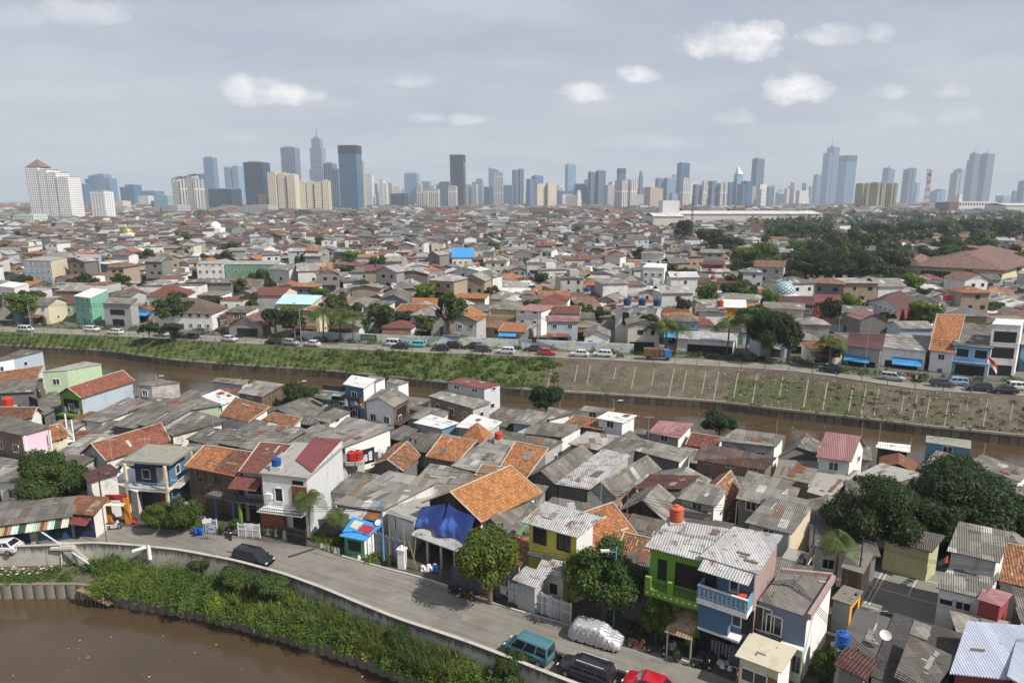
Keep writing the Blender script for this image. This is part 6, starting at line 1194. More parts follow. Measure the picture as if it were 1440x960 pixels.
# ------------------------------------------------------------------ vehicles
TYRE = plain((.02, .02, .02), .8); RIM = plain((.35, .35, .36), .4, .5); HL = plain((.7, .7, .7), .2); TL = plain((.35, .02, .02), .3); CG = glass((.015, .018, .022), .08)
def car(label, x, y, z, yaw, col, L=4.3, W=1.7, H=1.65, kind='mpv', world=None, full=True, group=None):
    w = world if world is not None else P(x, y, z); r = thing('parked_car', 'car', label, w, label, group); r['loc0'] = 1; r.rotation_euler.z = yaw
    # profile: station x, lower z, belt z, half width
    hood = .95 if kind != 'sedan' else .85; st = [(-.5, .42, .78, .80), (-.47, .3, .9, .92), (-.3, .26, .95, 1), (0, .26, .95, 1), (.25, .26, .93, 1), (.42, .28, .86, .95), (.48, .34, .72, .86), (.5, .42, .62, .74)]
    mb = MB(); rings = []
    for a, zl, zb, hw in st:
        X = a*L; hw = hw*W/2; rings.append([V(X, -hw*.93, zl), V(X, -hw, zl+.18), V(X, -hw, zb-.12), V(X, -hw*.93, zb), V(X, 0, zb+.05), V(X, hw*.93, zb), V(X, hw, zb-.12), V(X, hw, zl+.18), V(X, hw*.93, zl)])
    for A_, B_ in zip(rings[:-1], rings[1:]):
        for i in range(8): mb.poly([A_[i], A_[i+1], B_[i+1], B_[i]][::-1])
        mb.poly([A_[8], A_[0], B_[0], B_[8]][::-1])
    mb.poly(rings[0]); mb.poly(rings[-1][::-1])
    xs = dict(mpv=(-.485, -.43, .12, .31), sedan=(-.42, -.27, .1, .27), van=(-.49, -.47, .2, .36))[kind]; zt = H; zb = .9
    b = [V(xs[0]*L, -W*.46, zb), V(xs[3]*L, -W*.46, zb), V(xs[3]*L, W*.46, zb), V(xs[0]*L, W*.46, zb)]; t = [V(xs[1]*L, -W*.365, zt-.04), V(xs[2]*L, -W*.365, zt-.04), V(xs[2]*L, W*.365, zt-.04), V(xs[1]*L, W*.365, zt-.04)]
    tc = [V(xs[1]*L+.12, -W*.3, zt), V(xs[2]*L-.12, -W*.3, zt), V(xs[2]*L-.12, W*.3, zt), V(xs[1]*L+.12, W*.3, zt)]; mb.poly(tc)
    for i in range(4): j = (i+1) % 4; mb.poly([t[i], t[j], tc[j], tc[i]]); mb.poly([b[i], b[j], t[j], t[i]])
    bo = mb.build('body', car_paint(col), r, smooth=full)
    if full: bv = bo.modifiers.new('bevel', 'BEVEL'); bv.width = .15; bv.segments = 3; bv.limit_method = 'ANGLE'; bv.angle_limit = R(25)
    def win(nm, i, j, u0, u1, v0=.12, v1=.88):
        f = lambda u, v: (b[i]*(1-u)+b[j]*u)*(1-v)+(t[i]*(1-u)+t[j]*u)*v; n = unit(np.cross(b[j]-b[i], t[i]-b[i]))*.012; m = MB(); m.poly([f(u0, v0)+n, f(u1, v0)+n, f(u1, v1)+n, f(u0, v1)+n]); m.build(nm, CG, r)
    win('windshield', 1, 2, .05, .95); win('rear_window', 3, 0, .08, .92, .2, .88)
    for i, j in ((0, 1), (2, 3)):
        for u0, u1 in ((.04, .3), (.34, .62), (.65, .95)) if i == 0 else ((.05, .35), (.38, .66), (.7, .96)): win('side_window', i, j, u0, u1)
    if full:
        for sx in (-.31, .31):
            for sy in (-1, 1):
                m = MB(); m.cyl((sx*L, sy*(W/2-.2), .32), (sx*L, sy*(W/2+.012), .32), .32, None, 14); wh = m.build('wheel', TYRE, r); m = MB(); m.cyl((sx*L, sy*(W/2-.1), .32), (sx*L, sy*(W/2+.03), .32), .19, None, 10); q = m.build('rim', RIM, r); q.parent = wh
        for sy in (-1, 1):
            m = MB(); m.box((L*.478, sy*W*.31, .62), (.12, .28, .14)); m.build('headlight', HL, r); m = MB(); m.box((-L*.485, sy*W*.37, .62), (.1, .14, .3)); m.build('tail_light', TL, r); m = MB(); m.box((xs[3]*L-.25, sy*W*.54, .92), (.1, .16, .12)); m.build('mirror', car_paint(col), r)
    return r
car('dark black minivan parked against the flood wall', 357, 792, 0, R(-20)+math.pi*0, (.012, .013, .016), 4.4, 1.75, 1.7)
car('teal van with glass tailgate beside the flood wall', 744, 922, 0, R(180-32), (.06, .17, .2), 4.3, 1.75, 1.85, 'van')
car('black car with silver roof rails behind the teal van', 824, 951, 0, R(180-29), (.015, .016, .02), 4.6, 1.8, 1.65)
for q_ in [o_ for o_, *_ in ALL if o_.name.startswith('parked_car')][-1:]:
    for sy in (-1, 1): m = MB(); m.box((-.5, sy*.56, 1.62), (2.3, .05, .07)); m.build('roof_rail', plain((.6, .6, .6), .3), q_)
car('bright red car cut off by the bottom edge of the photo', 912, 973, 0, R(180-28), (.45, .01, .02), 4.0, 1.7, 1.5, 'sedan')
car('white car at the left edge beside the motorcycles', 2, 776, 0, R(180), (.65, .65, .65), 4.2, 1.7, 1.5, 'sedan')
# covered car
cw = P(838, 901, 0); r = thing('covered_car', 'covered car', 'car under a crumpled silver cover', cw, 'car under a crumpled silver cover below the open bright tree'); r['loc0'] = 1; r.rotation_euler.z = R(-26)
mb = MB(); L, W_ = 4.5, 1.9; prof = [(-.5, .9), (-.46, 1.35), (-.38, 1.66), (-.1, 1.72), (.12, 1.66), (.27, 1.2), (.42, 1.0), (.49, .8)]; NX, NY = 44, 22; grid = []
for i in range(NX+1):
    a = -.5+i/NX; h_ = np.interp(a, [p[0] for p in prof], [p[1] for p in prof]); row = []
    for j in range(NY+1):
        t = -1+2*j/NY; s_ = math.copysign(min(1, abs(t)*1.6), t); drop = max(0, abs(t)-.62)/.38; zz = h_*(1-.05*(t*1.6)**2) if drop == 0 else h_*.9*(1-drop)+.22*drop
        nz = .035*math.sin(i*1.7+j*2.3)+.03*math.sin(i*.9-j*1.9)+.02*math.sin(i*3.1+j*.7); ww = W_/2*(.8+.2*min(1, drop*2))*(1-.25*max(0, abs(a)-.4)/.1*.6); row.append(V(a*L*(1+.03*drop)+nz, s_*ww+nz, zz+nz))
    grid.append(row)
for i in range(NX):
    for j in range(NY): mb.poly([grid[i][j], grid[i+1][j], grid[i+1][j+1], grid[i][j+1]])
for e in (0, NX):
    row = grid[e]; bot = [V(p[0], p[1], .22) for p in row]
    for j in range(NY): mb.poly([row[j], row[j+1], bot[j+1], bot[j]] if e == 0 else [row[j+1], row[j], bot[j], bot[j+1]])
m = NT('car cover'); vo = m.n('ShaderNodeTexNoise'); m.l(m.pos(), vo.inputs[0]); vo.inputs['Scale'].default_value = 4; vo.inputs['Detail'].default_value = 6; m.bump(vo.outputs[0], .9, .12); mb.build('cover', m.fin((.55, .56, .57), .38, .55), r, smooth=True)
for sx in (-.31, .31):
    for sy in (-1, 1): m = MB(); m.cyl((sx*L, sy*.72, .32), (sx*L, sy*.9, .32), .31, None, 12); m.build('wheel', TYRE, r)
# cars on the far road
FC = [(24, 470, 'w', 'white pickup under a canopy at the far left of the riverside road', 'van'), (130, 466, 'w', 'white car before the mint green house', 'mpv'), (162, 470, 'w', 'white car under a pale awning', 'mpv'), (228, 473, 's', 'silver car opposite the dark left roadside trees', 'mpv'), (252, 475, 'k', 'left black car of two beside the silver car', 'mpv'), (269, 476, 'k', 'right black car of two beside the silver car', 'mpv'), (323, 480, 'w', 'white car alone by the grassy bank', 'sedan'),
 (384, 484, 'k', 'black car at the left end of the mural wall', 'mpv'), (408, 486, 's', 'silver car among four parked below the blue roofed house', 'mpv'), (437, 488, 'w', 'small white car near the left mural wall', 'sedan'), (448, 481, 'k', 'black minivan close to the mural wall', 'mpv'), (557, 484, 'w', 'white van under the green mural panel', 'van'), (563, 490, 'k', 'dark car in front of the white van', 'sedan'), (587, 486, 't', 'turquoise car on the far road', 'mpv'), (620, 493, 'k', 'black car left of the roadside tree trunk', 'sedan'), (640, 489, 'k', 'black car right of the roadside tree trunk', 'mpv'),
 (666, 488, 'k', 'black van by the colourful mural part', 'mpv'), (680, 494, 'd', 'dark grey car by the road edge', 'mpv'), (711, 497, 'w', 'white minivan left of the red car', 'mpv'), (750, 493, 'd', 'dark open car just behind the red car', 'sedan'), (769, 499, 'r', 'red car on the far road', 'sedan'), (815, 501, 'w', 'first white car right of the red car', 'sedan'), (847, 501, 'w', 'second white car right of the red car', 'mpv'), (1168, 523, 'k', 'long black car near the river bend', 'mpv'), (1254, 534, 's', 'silver car in front of the blue shades', 'mpv'),
 (1325, 543, 'd', 'dark car parked in front of the light blue car', 'mpv'), (1331, 536, 'b', 'light blue car before the light blue house', 'mpv'), (1375, 549, 'k', 'black car below the flag', 'mpv'), (1420, 556, 'k', 'black sedan at the right edge of the far road', 'sedan'), (1434, 548, 'w', 'white car at the right edge of the far road', 'mpv')]
CC = dict(w=(.7, .7, .7), s=(.4, .41, .42), k=(.012, .012, .015), d=(.05, .052, .055), t=(.08, .5, .42), r=(.5, .03, .03), b=(.25, .4, .55))
for x, y, c, lab, kd in FC:
    z = ZF(x)+.01; w = P(x, y, z); lo = fy(w[0])+1.9; w = V(w[0], min(max(w[1], lo), lo+4.6), z+.0)
    w[2] = gz(w[0], w[1])+.01; i = int(np.argmin(abs(B[:, 0]-w[0]))); d = B[min(i+2, len(B)-1)]-B[max(i-2, 0)]; car(lab, 0, 0, 0, math.atan2(d[1], d[0])+(math.pi if random.random() < .5 else 0), CC[c], 4.3, 1.7, 1.85 if kd == 'van' else 1.62, kd, world=w, full=True)
# truck
w = P(923, 504, 2.5); w = V(w[0], fy(w[0])+4.2, gz(w[0], fy(w[0])+4)); r = thing('cargo_truck', 'truck', 'truck', w, 'truck with blue cab and brown slatted cargo bed'); r['loc0'] = 1; r.rotation_euler.z = R(-6)
mb = MB(); mb.box((2.2, 0, .6), (1.5, 1.9, .95)); mb.obox((1.45, -.9, 1.552), V(1.3, 0, 0), V(0, 1.8, 0), V(-.15, 0, .8)); mb.build('cab', car_paint((.04, .22, .5)), r); mb = MB(); mb.box((-.9, 0, .95), (4.2, 2., 1.6)); mb.build('cargo_bed', planks((.16, .1, .06), .3), r); mb = MB(); mb.box((2.68, 0, 1.6), (.16, 1.5, .55)); mb.build('windshield', CG, r); mb = MB(); mb.box((0, 0, .6), (5, .9, .34)); mb.build('chassis', TYRE, r)
for sx in (-2., 2.1):
    for sy in (-1, 1): m = MB(); m.cyl((sx, sy*.7, .42), (sx, sy*.98, .42), .42, None, 12); m.build('wheel', TYRE, r)
# motorcycles
def bike(label, x, y, yaw, col, z=0., seat=(.03, .03, .03)):
    w = P(x, y, z); r = thing('motorcycle', 'motorcycle', label, w, label); r['loc0'] = 1; r.rotation_euler.z = yaw; pc = car_paint(col)
    for sx in (-.62, .62):
        m = MB(); m.cyl((sx, -.05, .28), (sx, .05, .28), .28, None, 14); wh = m.build('wheel', TYRE, r); m = MB(); m.cyl((sx, -.06, .28), (sx, .06, .28), .15, None, 10); q = m.build('rim', RIM, r); q.parent = wh
    m = MB(); m.obox((-.75, -.11, .5), V(.85, 0, 0), V(0, .22, 0), V(0, 0, .2)); m.obox((.1, -.14, .25), V(.3, 0, 0), V(0, .28, 0), V(.12, 0, .6)); m.obox((-.3, -.13, .22), V(.5, 0, 0), V(0, .26, 0), V(0, 0, .22)); m.obox((.42, -.16, .72), V(.16, 0, .05), V(0, .32, 0), V(-.06, 0, .3)); m.build('body', pc, r)
    m = MB(); m.obox((-.78, -.13, .71), V(.85, 0, -.03), V(0, .26, 0), V(0, 0, .1)); m.build('seat', plain(seat), r)
    m = MB(); m.tube([V(.42, -.33, 1.02), V(.48, -.1, .98), V(.48, .1, .98), V(.42, .33, 1.02)], .025, 6); m.cyl((.5, 0, .98), (.62, 0, .3), .035, None, 6); m.build('handlebar', TYRE, r)
    m = MB(); m.obox((.5, -.07, .5), V(.3, 0, -.05), V(0, .14, 0), V(0, 0, .04)); m.obox((-.85, -.07, .5), V(.2, 0, -.1), V(0, .14, 0), V(0, 0, .04)); m.build('fender', pc, r); m = MB(); m.box((.6, 0, .82), (.06, .16, .12)); m.build('headlight', HL, r)
BK = (.015, .015, .018)
for a in [('black motorcycle at the front of the cluster at left edge', 22, 765, R(150), BK), ('motorcycle with white fairing in the left edge cluster', 10, 758, R(160), (.5, .5, .5)), ('dark motorcycle furthest back in the left edge cluster', 4, 752, R(150), (.03, .03, .05)), ('white sport motorcycle by the rusty roofed stall', 160, 744, R(5), (.65, .65, .67)), ('black scooter left of the white sport motorcycle', 141, 742, R(10), BK), ('black motorcycle by the white gate', 324, 756, R(-60), BK), ('purple-grey motorcycle under the tarpaulin stall', 494, 776, R(-15), (.1, .1, .2)),
 ('dark motorcycle with handlebar facing the mango tree', 640, 836, R(-35), BK), ('brown motorcycle under the mango tree', 656, 842, R(-30), (.12, .05, .03)), ('motorcycle squeezed between teal van and black car', 786, 930, R(150), BK), ('motorcycle between black car and red car', 868, 954, R(150), (.04, .04, .04)), ('motorcycle with orange parts left of the small tree', 896, 912, R(-20), (.25, .07, .02)), ('black motorcycle below the small tree', 923, 920, R(-25), BK),
 ('first black motorcycle in front of the blue house', 978, 918, R(60), BK), ('black motorcycle standing nearest the road by the blue house', 986, 940, R(-20), BK), ('black motorcycle with silver trim by the blue house door', 996, 925, R(80), (.05, .05, .05)), ('black motorcycle behind the others by the blue house', 984, 908, R(100), BK), ('motorcycle near the painted wall by the blue truck', 872, 503, R(0), BK)]: bike(*a, z=2.5 if a[2] < 510 else 0.)
# ------------------------------------------------------------------ poles, cables, small things
def pole(label, x, y, h, z=0., col=(.3, .3, .29), lamp=True, r0=.09, arm=1.2, side=1, base=None):
    w = P(x, y, z) if base is None else base; r = thing('utility_pole', 'pole', label, w, label); mb = MB(); mb.cyl(w-V(0, 0, .5), w+V(0, 0, h), r0, r0*.7, 8); mb.build('pole', plain(col), r)
    if lamp:
        mb = MB(); e = w+V(arm*side, -.2, h-.2); mb.cyl(w+V(0, 0, h-.5), e, .035, None, 6); a = mb.build('lamp_arm', plain(col), r); mb = MB(); mb.box(e+V(.2*side, 0, -.07), (.75, .28, .14)); sub(mb, 'lamp', plain((.55, .62, .65), .4), a, r)
    return w+V(0, 0, h)
T = {}
T['a'] = pole('thin black pole beside the orange gate', 148, 738, 6.8, 0, (.03, .03, .03), False, .07); T['a2'] = pole('second thin black pole touching the orange gate', 153, 784, 9.5, -1.4, (.12, .11, .1), False, .06)
T['b'] = pole('light blue street lamp pole beside the peeling white wall', 540, 790, 7., 0, (.1, .3, .6), True, .09, 1.1, -1); T['c'] = pole('light blue street lamp pole in front of the open bright tree', 863, 880, 7.6, 0, (.1, .35, .55), True, .08, .8, -1)
T['d'] = pole('grey pole before the grey-blue house window', 1108, 915, 7., 0, (.3, .3, .3), False); T['e'] = pole('black pole beside the open concrete deck', 1138, 822, 7.5, 0, (.04, .04, .04), False); T['f'] = pole('dark pole by the yard and yellow pillars', 1203, 853, 7, 0, (.05, .05, .05), False)
RV = [(223, 562, 526), (422, 575, 533), (573, 580, 560), (787, 592, 564), (862, 600, 560), (982, 612, 580), (1090, 630, 590), (1208, 642, 592), (1233, 645, 594), (1278, 648, 614), (1379, 668, 622)]
for i, (x, yb, yt) in enumerate(RV):
    w = P(x, yb, 0); h = (yb-yt)/F*proj(w)[2]*1.02; T[i] = pole(['leftmost grey lamp pole on the near river bank', 'lamp pole behind the round dark tree', 'thin stake pole near the brick building at the river', 'thin pole left of the central river tree', 'lamp pole beside the white rooftop room', 'thin pole left of the low river tree', 'thin pole behind the whitewashed block building', 'pole with bluish head at the pink roofed house', 'pole just right of the pink roofed house', 'thin pole by the dark food stall canopy', 'thin pole right of the blue hut'][i], x, yb, h, 0, (.4, .39, .36), i in (0, 1, 4), .06, .9, 1)
for x, y, h, lab in ((424, 486, 9, 'lamp pole at the left mural wall'), (740, 493, 9, 'pole by the small shopfront tree at the far road'), (1216, 516, 10, 'slender dark pole by the blue shade'), (1209, 500, 12, 'second slender dark pole by the blue shade'), (45, 470, 8, 'pole at the left end of the far road'), (1265, 385, 14, 'tall pale lamp pole left of the very large hall'), (1408, 400, 16, 'tall grey pole before the very large hall'), (1176, 498, 9, 'short pole before the far road bend')): pole(lab, x, y, h, 2.5, (.3, .3, .3), 'lamp' in lab, .1)
def cable(label, a, b, sag=.6, r=.035, k=3, sp=.14):
    for q in range(k):
        a2, b2 = a+V(0, 0, -sp*q), b+V(0, 0, -sp*q); pts = [a2*(1-t)+b2*t-V(0, 0, 4*sag*(1+.12*q)*t*(1-t)) for t in np.linspace(0, 1, 12)]
        mb = MB() if q == 0 else mb; mb.tube(pts, r, 4)
    single(mb.build('power_cable', plain((.02, .02, .02))), 'cable', label, (a+b)/2)
cable('sagging black cables from the thin black pole to the blue street lamp pole', T['a']-V(0, 0, .3), T['b']-V(0, 0, .8), 1.4, .025, 3); cable('cables from the peeling wall lamp pole to the lamp pole at the bright tree', T['b']-V(0, 0, .8), T['c']-V(0, 0, 1), 1.3, .025, 3); cable('black cables sagging before the blue house', T['c']-V(0, 0, 1), T['d']-V(0, 0, .4), 1., .03, 4)
cable('black cables running to the lower right corner', T['d']-V(0, 0, .4), P(1300, 965, 5.5), .8, .03, 4); cable('cable across the yard from the dark pole', T['e']-V(0, 0, .3), T['f']-V(0, 0, .2), .4, .022, 2); cable('cable from the dark yard pole to the white house', T['f']-V(0, 0, .2), P(1400, 800, 6.), .5, .022, 2); cable('cable entering at the left edge above the stalls', P(-20, 690, 6.5), T['a']-V(0, 0, .3), .7, .022, 2)
for i in (0, 1, 3, 4, 5, 6, 7, 9): 
    j = {0: 1, 1: 3, 3: 4, 4: 5, 5: 6, 6: 7, 7: 9, 9: 10}[i]; cable(['river bank cable from the leftmost lamp pole', 'river bank cable from the lamp pole behind the round tree', '', 'short river bank cable left of the white rooftop room', 'river bank cable from the white rooftop room eastward', 'river bank cable over the low river tree', 'river bank cable to the pink roofed house', 'river bank cable over the dark food stall', '', 'river bank cable past the blue hut'][i], T[i]-V(0, 0, .3), T[j]-V(0, 0, .3), 1., .03, 1)
# water tanks
def tank(label, x, y, z, r_, h_, col):
    w = P(x, y, z); t = thing('water_tank', 'water tank', label, w, label); m = MB(); m.cyl(w, w+V(0, 0, h_), r_, None, 16); [m.cyl(w+V(0, 0, h_*k), w+V(0, 0, h_*k+.06), r_*1.05, None, 16) for k in (.15, .4, .65, .9)]; m.build('body', plain(col, .45), t); m = MB(); m.cyl(w+V(0, 0, h_), w+V(0, 0, h_*1.12), r_*.95, r_*.4, 16); m.cyl(w+V(0, 0, h_*1.12), w+V(0, 0, h_*1.2), r_*.38, None, 12); m.build('lid', plain(col, .45), t)
    m = MB(); m.box(w-V(0, 0, .5), (r_*2.3, r_*2.3, .49)); m.build('stand', WM['gr'], t)
for a in [('blue water tank on the white modern house', 389, 654, 7.7, .5, .8, (.02, .08, .3)), ('brick red tank on the green house roof', 951, 731, 9.1, .6, 1.2, (.5, .12, .06)), ('blue water tank at the yard of the lower right', 1184, 908, 3.2, .5, 1.1, (.02, .12, .42)), ('left red tank by the laundry porch', 495, 647, 4., .6, 1.1, (.5, .04, .03)), ('right red tank by the laundry porch', 504, 646, 4., .6, 1.1, (.48, .05, .03)), ('small red tank behind the pyramid roof', 701, 617, 5.2, .5, .9, (.5, .07, .03)), ('red tank at the left edge among grey roofs', 12, 571, 5., .7, 1.3, (.5, .05, .03)),
 ('left blue tank on the bare concrete blocks', 882, 429, 12, .9, 1.5, (.03, .06, .16)), ('middle blue tank on the bare concrete blocks', 903, 429, 12, .9, 1.5, (.03, .06, .16)), ('right blue tank on the bare concrete blocks', 924, 430, 12, .9, 1.5, (.03, .06, .16)), ('red tank beside the yellow orange house', 1013, 431, 9, .8, 1.6, (.5, .08, .04)), ('left red tank of the pair below the very large hall', 1376, 416, 8, .9, 1.5, (.5, .05, .05)), ('right red tank of the pair below the very large hall', 1385, 416, 8, .9, 1.5, (.5, .05, .05)), ('single red tank left of the tank pair', 1331, 422, 8, .9, 1.5, (.5, .05, .05)), ('orange red tank on the long brown building', 1003, 393, 8.5, .9, 1.4, (.5, .13, .06)), ('orange tank near the bare concrete blocks', 937, 452, 6.5, .9, 1.6, (.5, .12, .05)), ('blue tank on the roof terrace near the yellow cube', 826, 410, 9, .8, 1.2, (.03, .1, .3))]: tank(*a)
# orange gate
w = P(167, 730, 0); t = thing('gate_arch', 'gate', 'gate', w, 'orange gate arch with dark red header at the alley mouth'); a, b = P(155, 735, 0), P(181, 735, 0); d = unit(b-a); ang = math.atan2(d[1], d[0]); mb = MB()
for q in (a, b): mb = MB(); mb.box(q, (.5, .4, 3.2), ang); mb.build('post', plain((.62, .22, .02)), t)
mb = MB(); mb.box((a+b)/2+V(0, 0, 2.9), (np.linalg.norm(b-a)+.3, .3, .6), ang); mb.build('header', plain((.3, .03, .03)), t); mb = MB(); mb.box((a+b)/2+V(0, 0, 2.45)-V(d[1], -d[0], 0)*-.3, (2.2, .9, .1), ang); mb.build('shelf', WM['w'], t)
# white fence, zinc fence, gate etc
def fence(label, p0, p1, h, mat, post, name='fence', k=8, z=0., lean=0.):
    a, b = P(*p0, z), P(*p1, z); t = thing(name, 'fence' if name == 'fence' else 'gate', label, (a+b)/2, label); d = (b-a); L_ = np.linalg.norm(d); d = unit(d); n = V(d[1], -d[0], 0)
    for i in range(k): m = MB(); m.obox(a+d*L_*i/k+d*.05+V(0, 0, .08), d*(L_/k-.1), n*.05, V(0, 0, h*random.uniform(.94, 1.))); m.build('panel', mat, t)
    for i in range(k+1): m = MB(); m.obox(a+d*(L_*i/k)-d*.05-n*.03-V(0, 0, .2), d*.1, n*.11, V(0, 0, h+.3)); m.build('post', post, t)
    m = MB(); m.obox(a+n*.055+V(0, 0, h*.55), d*L_, n*.04, V(0, 0, .07)); m.obox(a+n*.055+V(0, 0, h*.9), d*L_, n*.04, V(0, 0, .07)); m.build('rail', post, t)
fence('long white weathered plank fence under the open bright tree', (716, 846), (774, 867), 2.1, planks((.5, .52, .56), .12), FR['w'], k=5); fence('cream framed end section of the white plank fence', (776, 868), (803, 878), 2.1, planks((.48, .48, .5), .15), WM['c'], k=2)
fence('grey corrugated zinc fence beside the peeling white wall', (528, 780), (570, 793), 2.6, sheet((.3, .34, .38), .2, 1, 5, .2, .4, 0, .6), plain((.2, .2, .2)), k=5); fence('dark corrugated fence with an orange door behind the mango tree', (636, 824), (703, 843), 2.2, sheet((.12, .14, .16), .2, 1, 5, .2, .4, 0, .8), plain((.1, .1, .1)), k=6)
fence('white barred gate before the narrow maroon roofed house', (336, 754), (366, 756), 1.6, planks((.55, .55, .53), .14), FR['w'], 'gate', 3); fence('small patterned iron gate beside the pavilion garden', (290, 748), (306, 750), 1.7, plain((.3, .38, .42)), FR['w'], 'gate', 2); fence('black iron gate below the white modern house', (404, 762), (431, 768), 1.9, plain((.03, .03, .03)), FR['d'], 'gate', 2)
a = P(682, 838, 0); b = P(694, 842, 0); mb = MB(); d = b-a; mb.obox(a-V(0, .12, 0), d, V(0, .05, 0), V(0, 0, 2.3)); single(mb.build('orange_door', plain((.4, .12, .03))), 'door', 'upright orange door panel in the dark fence behind the mango tree', a); bpy.data.objects['orange_door'].name = 'door_panel'
w = P(566, 798, 0); mb = MB(); mb.box(w, (.75, .6, 2.), -.3); mb.box(w+V(0, 0, 2.002), (.9, .75, .2), -.3); mb.cyl(w+V(0, 0, 2.2), w+V(0, 0, 2.5), .25, .12, 10); single(mb.build('gatepost', WM['w']), 'gatepost', 'thick white gatepost beside the house with blue tarpaulins', w)
def heap(label, name, cat, x, y, s, col, n=7, z=0.):
    w = P(x, y, z); mb = MB(); rr = random.Random(x)
    for i in range(n):
        c = w+V(rr.uniform(-1, 1)*s, rr.uniform(-.8, .8)*s, rr.uniform(0, .3)*s); q = rr.uniform(.3, .55)*s; a = [c+q*V(math.cos(k*1.05+rr.uniform(-.2, .2)), math.sin(k*1.05), 0) for k in range(6)]; tp = [c+(p-c)*.55+V(0, 0, q*1.1) for p in a]
        for k in range(6): mb.poly([a[k], a[(k+1) % 6], tp[(k+1) % 6], tp[k]])
        mb.poly(tp)
    single(mb.build(name, plain(col)), cat, label, w)
heap('pile of white sacks in front of the house with blue tarpaulins', 'sack_heap', 'sacks', 601, 801, .8, (.65, .65, .63)); heap('white sack beside the tarpaulin stall', 'sack', 'sack', 512, 783, .5, (.6, .6, .58), 3); heap('white bundled goods on the cart beside the cream kiosk', 'goods_bundle', 'bundle', 1022, 938, .6, (.6, .62, .62), 6); heap('white litter bag on the road near the mango tree', 'litter_bag', 'bag', 643, 838, .3, (.6, .6, .58), 3)
heap('white plaster pile hanging clothes near the small balcony tree', 'cloth_pile', 'cloth', 947, 911, .45, (.6, .58, .6), 4)
for i, (x, lab) in enumerate(((276, 'left blue plastic drum by the garden hedge'), (283, 'right blue plastic drum by the garden hedge'))):
    w = P(x, 751, 0); t = thing('plastic_drum', 'drum', lab, w, lab); m = MB(); m.cyl(w, w+V(0, 0, .75), .27, .3, 12); m.build('body', plain((.02, .12, .5), .4), t); m = MB(); m.cyl(w+V(0, 0, .75), w+V(0, 0, .8), .32, None, 12); m.build('lid', plain((.02, .1, .4), .4), t)
# bench at kiosk, dish, potted plants
w = P(1060, 958, 0); t = thing('bench', 'bench', 'bench', w, 'dark bench in front of the cream kiosk'); t['loc0'] = 1; t.rotation_euler.z = -.38; m = MB(); m.box((0, 0, .42), (2, .4, .06)); m.build('seat', plain((.08, .06, .05)), t); m = MB(); m.box((0, .2, .482), (2, .05, .4)); m.build('backrest', plain((.08, .06, .05)), t)
for sx in (-.9, .9): m = MB(); m.box((sx, 0, 0), (.08, .36, .418)); m.build('leg', plain((.08, .06, .05)), t)
def dish(label, x, y, z, r_):
    w = P(x, y, z); t = thing('satellite_dish', 'satellite dish', label, w, label); m = MB(); c = w+V(0, 0, .6); n = unit(V(-.2, -.5, .8)); a_ = unit(np.cross(n, V(0, 0, 1))); b_ = np.cross(n, a_)
    for i in range(16):
        for j in range(3):
            f = lambda j_, i_: c+(a_*math.cos(i_*math.pi/8)+b_*math.sin(i_*math.pi/8))*r_*j_/3+n*.28*r_*(j_/3)**2
            m.poly([f(j, i), f(j+1, i), f(j+1, i+1), f(j, i+1)] if j else [c, f(1, i), f(1, i+1)])
    m.build('dish', plain((.6, .6, .58), .4), t); m = MB(); m.cyl(w-V(0, 0, .6), c, .03, None, 6); m.build('mast', plain((.3, .3, .3)), t)
dish('white satellite dish beside the bright orange roof', 729, 713, 4.5, .5); dish('satellite dish on the dark flat roof of the yard', 1244, 903, 3.6, .42); dish('satellite dish by the pavilion garden hedge', 259, 722, 2.2, .8); dish('round satellite dish left of the green stall by the road', 533, 742, 2.6, .4)
for i, (x, y, z) in enumerate(((640, 636, 5), (845, 702, 5.2), (912, 607, 6), (457, 618, 5), (690, 622, 5.4), (1232, 892, 3.2), (206, 640, 6.6), (157, 640, 5), (300, 600, 4.2), (1010, 640, 5))):
    w = P(x, y, z); m = MB(); m.cyl(w-V(0, 0, 1), w+V(0, 0, 2.2), .03, None, 5); m.cyl(w+V(-.7, 0, 2.1), w+V(.7, 0, 2.1), .02, None, 4)
    for k in range(5): m.cyl(w+V(-.6+.3*k, -.35, 2.1), w+V(-.6+.3*k, .35, 2.1), .012, None, 4)
    single(m.build('antenna', plain((.4, .4, .4))), 'antenna', None, w, look='thin television antenna on a grey roof')
# river stairs, ramp pipe, white outfall pipe, rickety platform
t = thing('stairway', 'stairs', 'stairs', P(100, 776, 0), 'concrete stairway descending the flood wall to the bank'); a, b = P(94, 766, .9), P(124, 794, -1.4)
for i in range(9): q = a*(1-i/9)+b*i/9; m = MB(); m.obox(V(q[0]-.7, q[1]-.3, q[2]-.35), V(1.4, 0, 0), V(0, .5, 0), V(0, 0, .3)); m.build('step', CONC, t)
m = MB(); m.obox(V(a[0]-1.6, a[1]-.4, .5), V(2.4, 0, 0), V(0, 1.4, 0), V(0, 0, .25)); m.build('landing', CONC2, t)
m = MB(); m.tube([P(44, 738, 2.2), P(125, 792, -.6)], .08, 8); m.cyl(P(87, 795, -1.4), P(85, 765, 1.0)+V(0, 0, 0), .06, None, 6); single(m.build('pipe', plain((.6, .62, .64))), 'pipe', 'long slanted white pipe crossing the stairway and flood wall', P(85, 765, .5))
m = MB(); m.tube([P(187, 775, .7), P(206, 769, 1.1), P(209, 769, 1.), P(211, 786, -.3)], .2, 10); single(m.build('outfall_pipe', plain((.72, .72, .7), .4)), 'pipe', 'thick bent white pipe on top of the flood wall', P(206, 770, .9))
t = thing('bamboo_platform', 'platform', 'p', P(138, 838, WZ), 'rickety brown wooden step platform at the water edge'); 
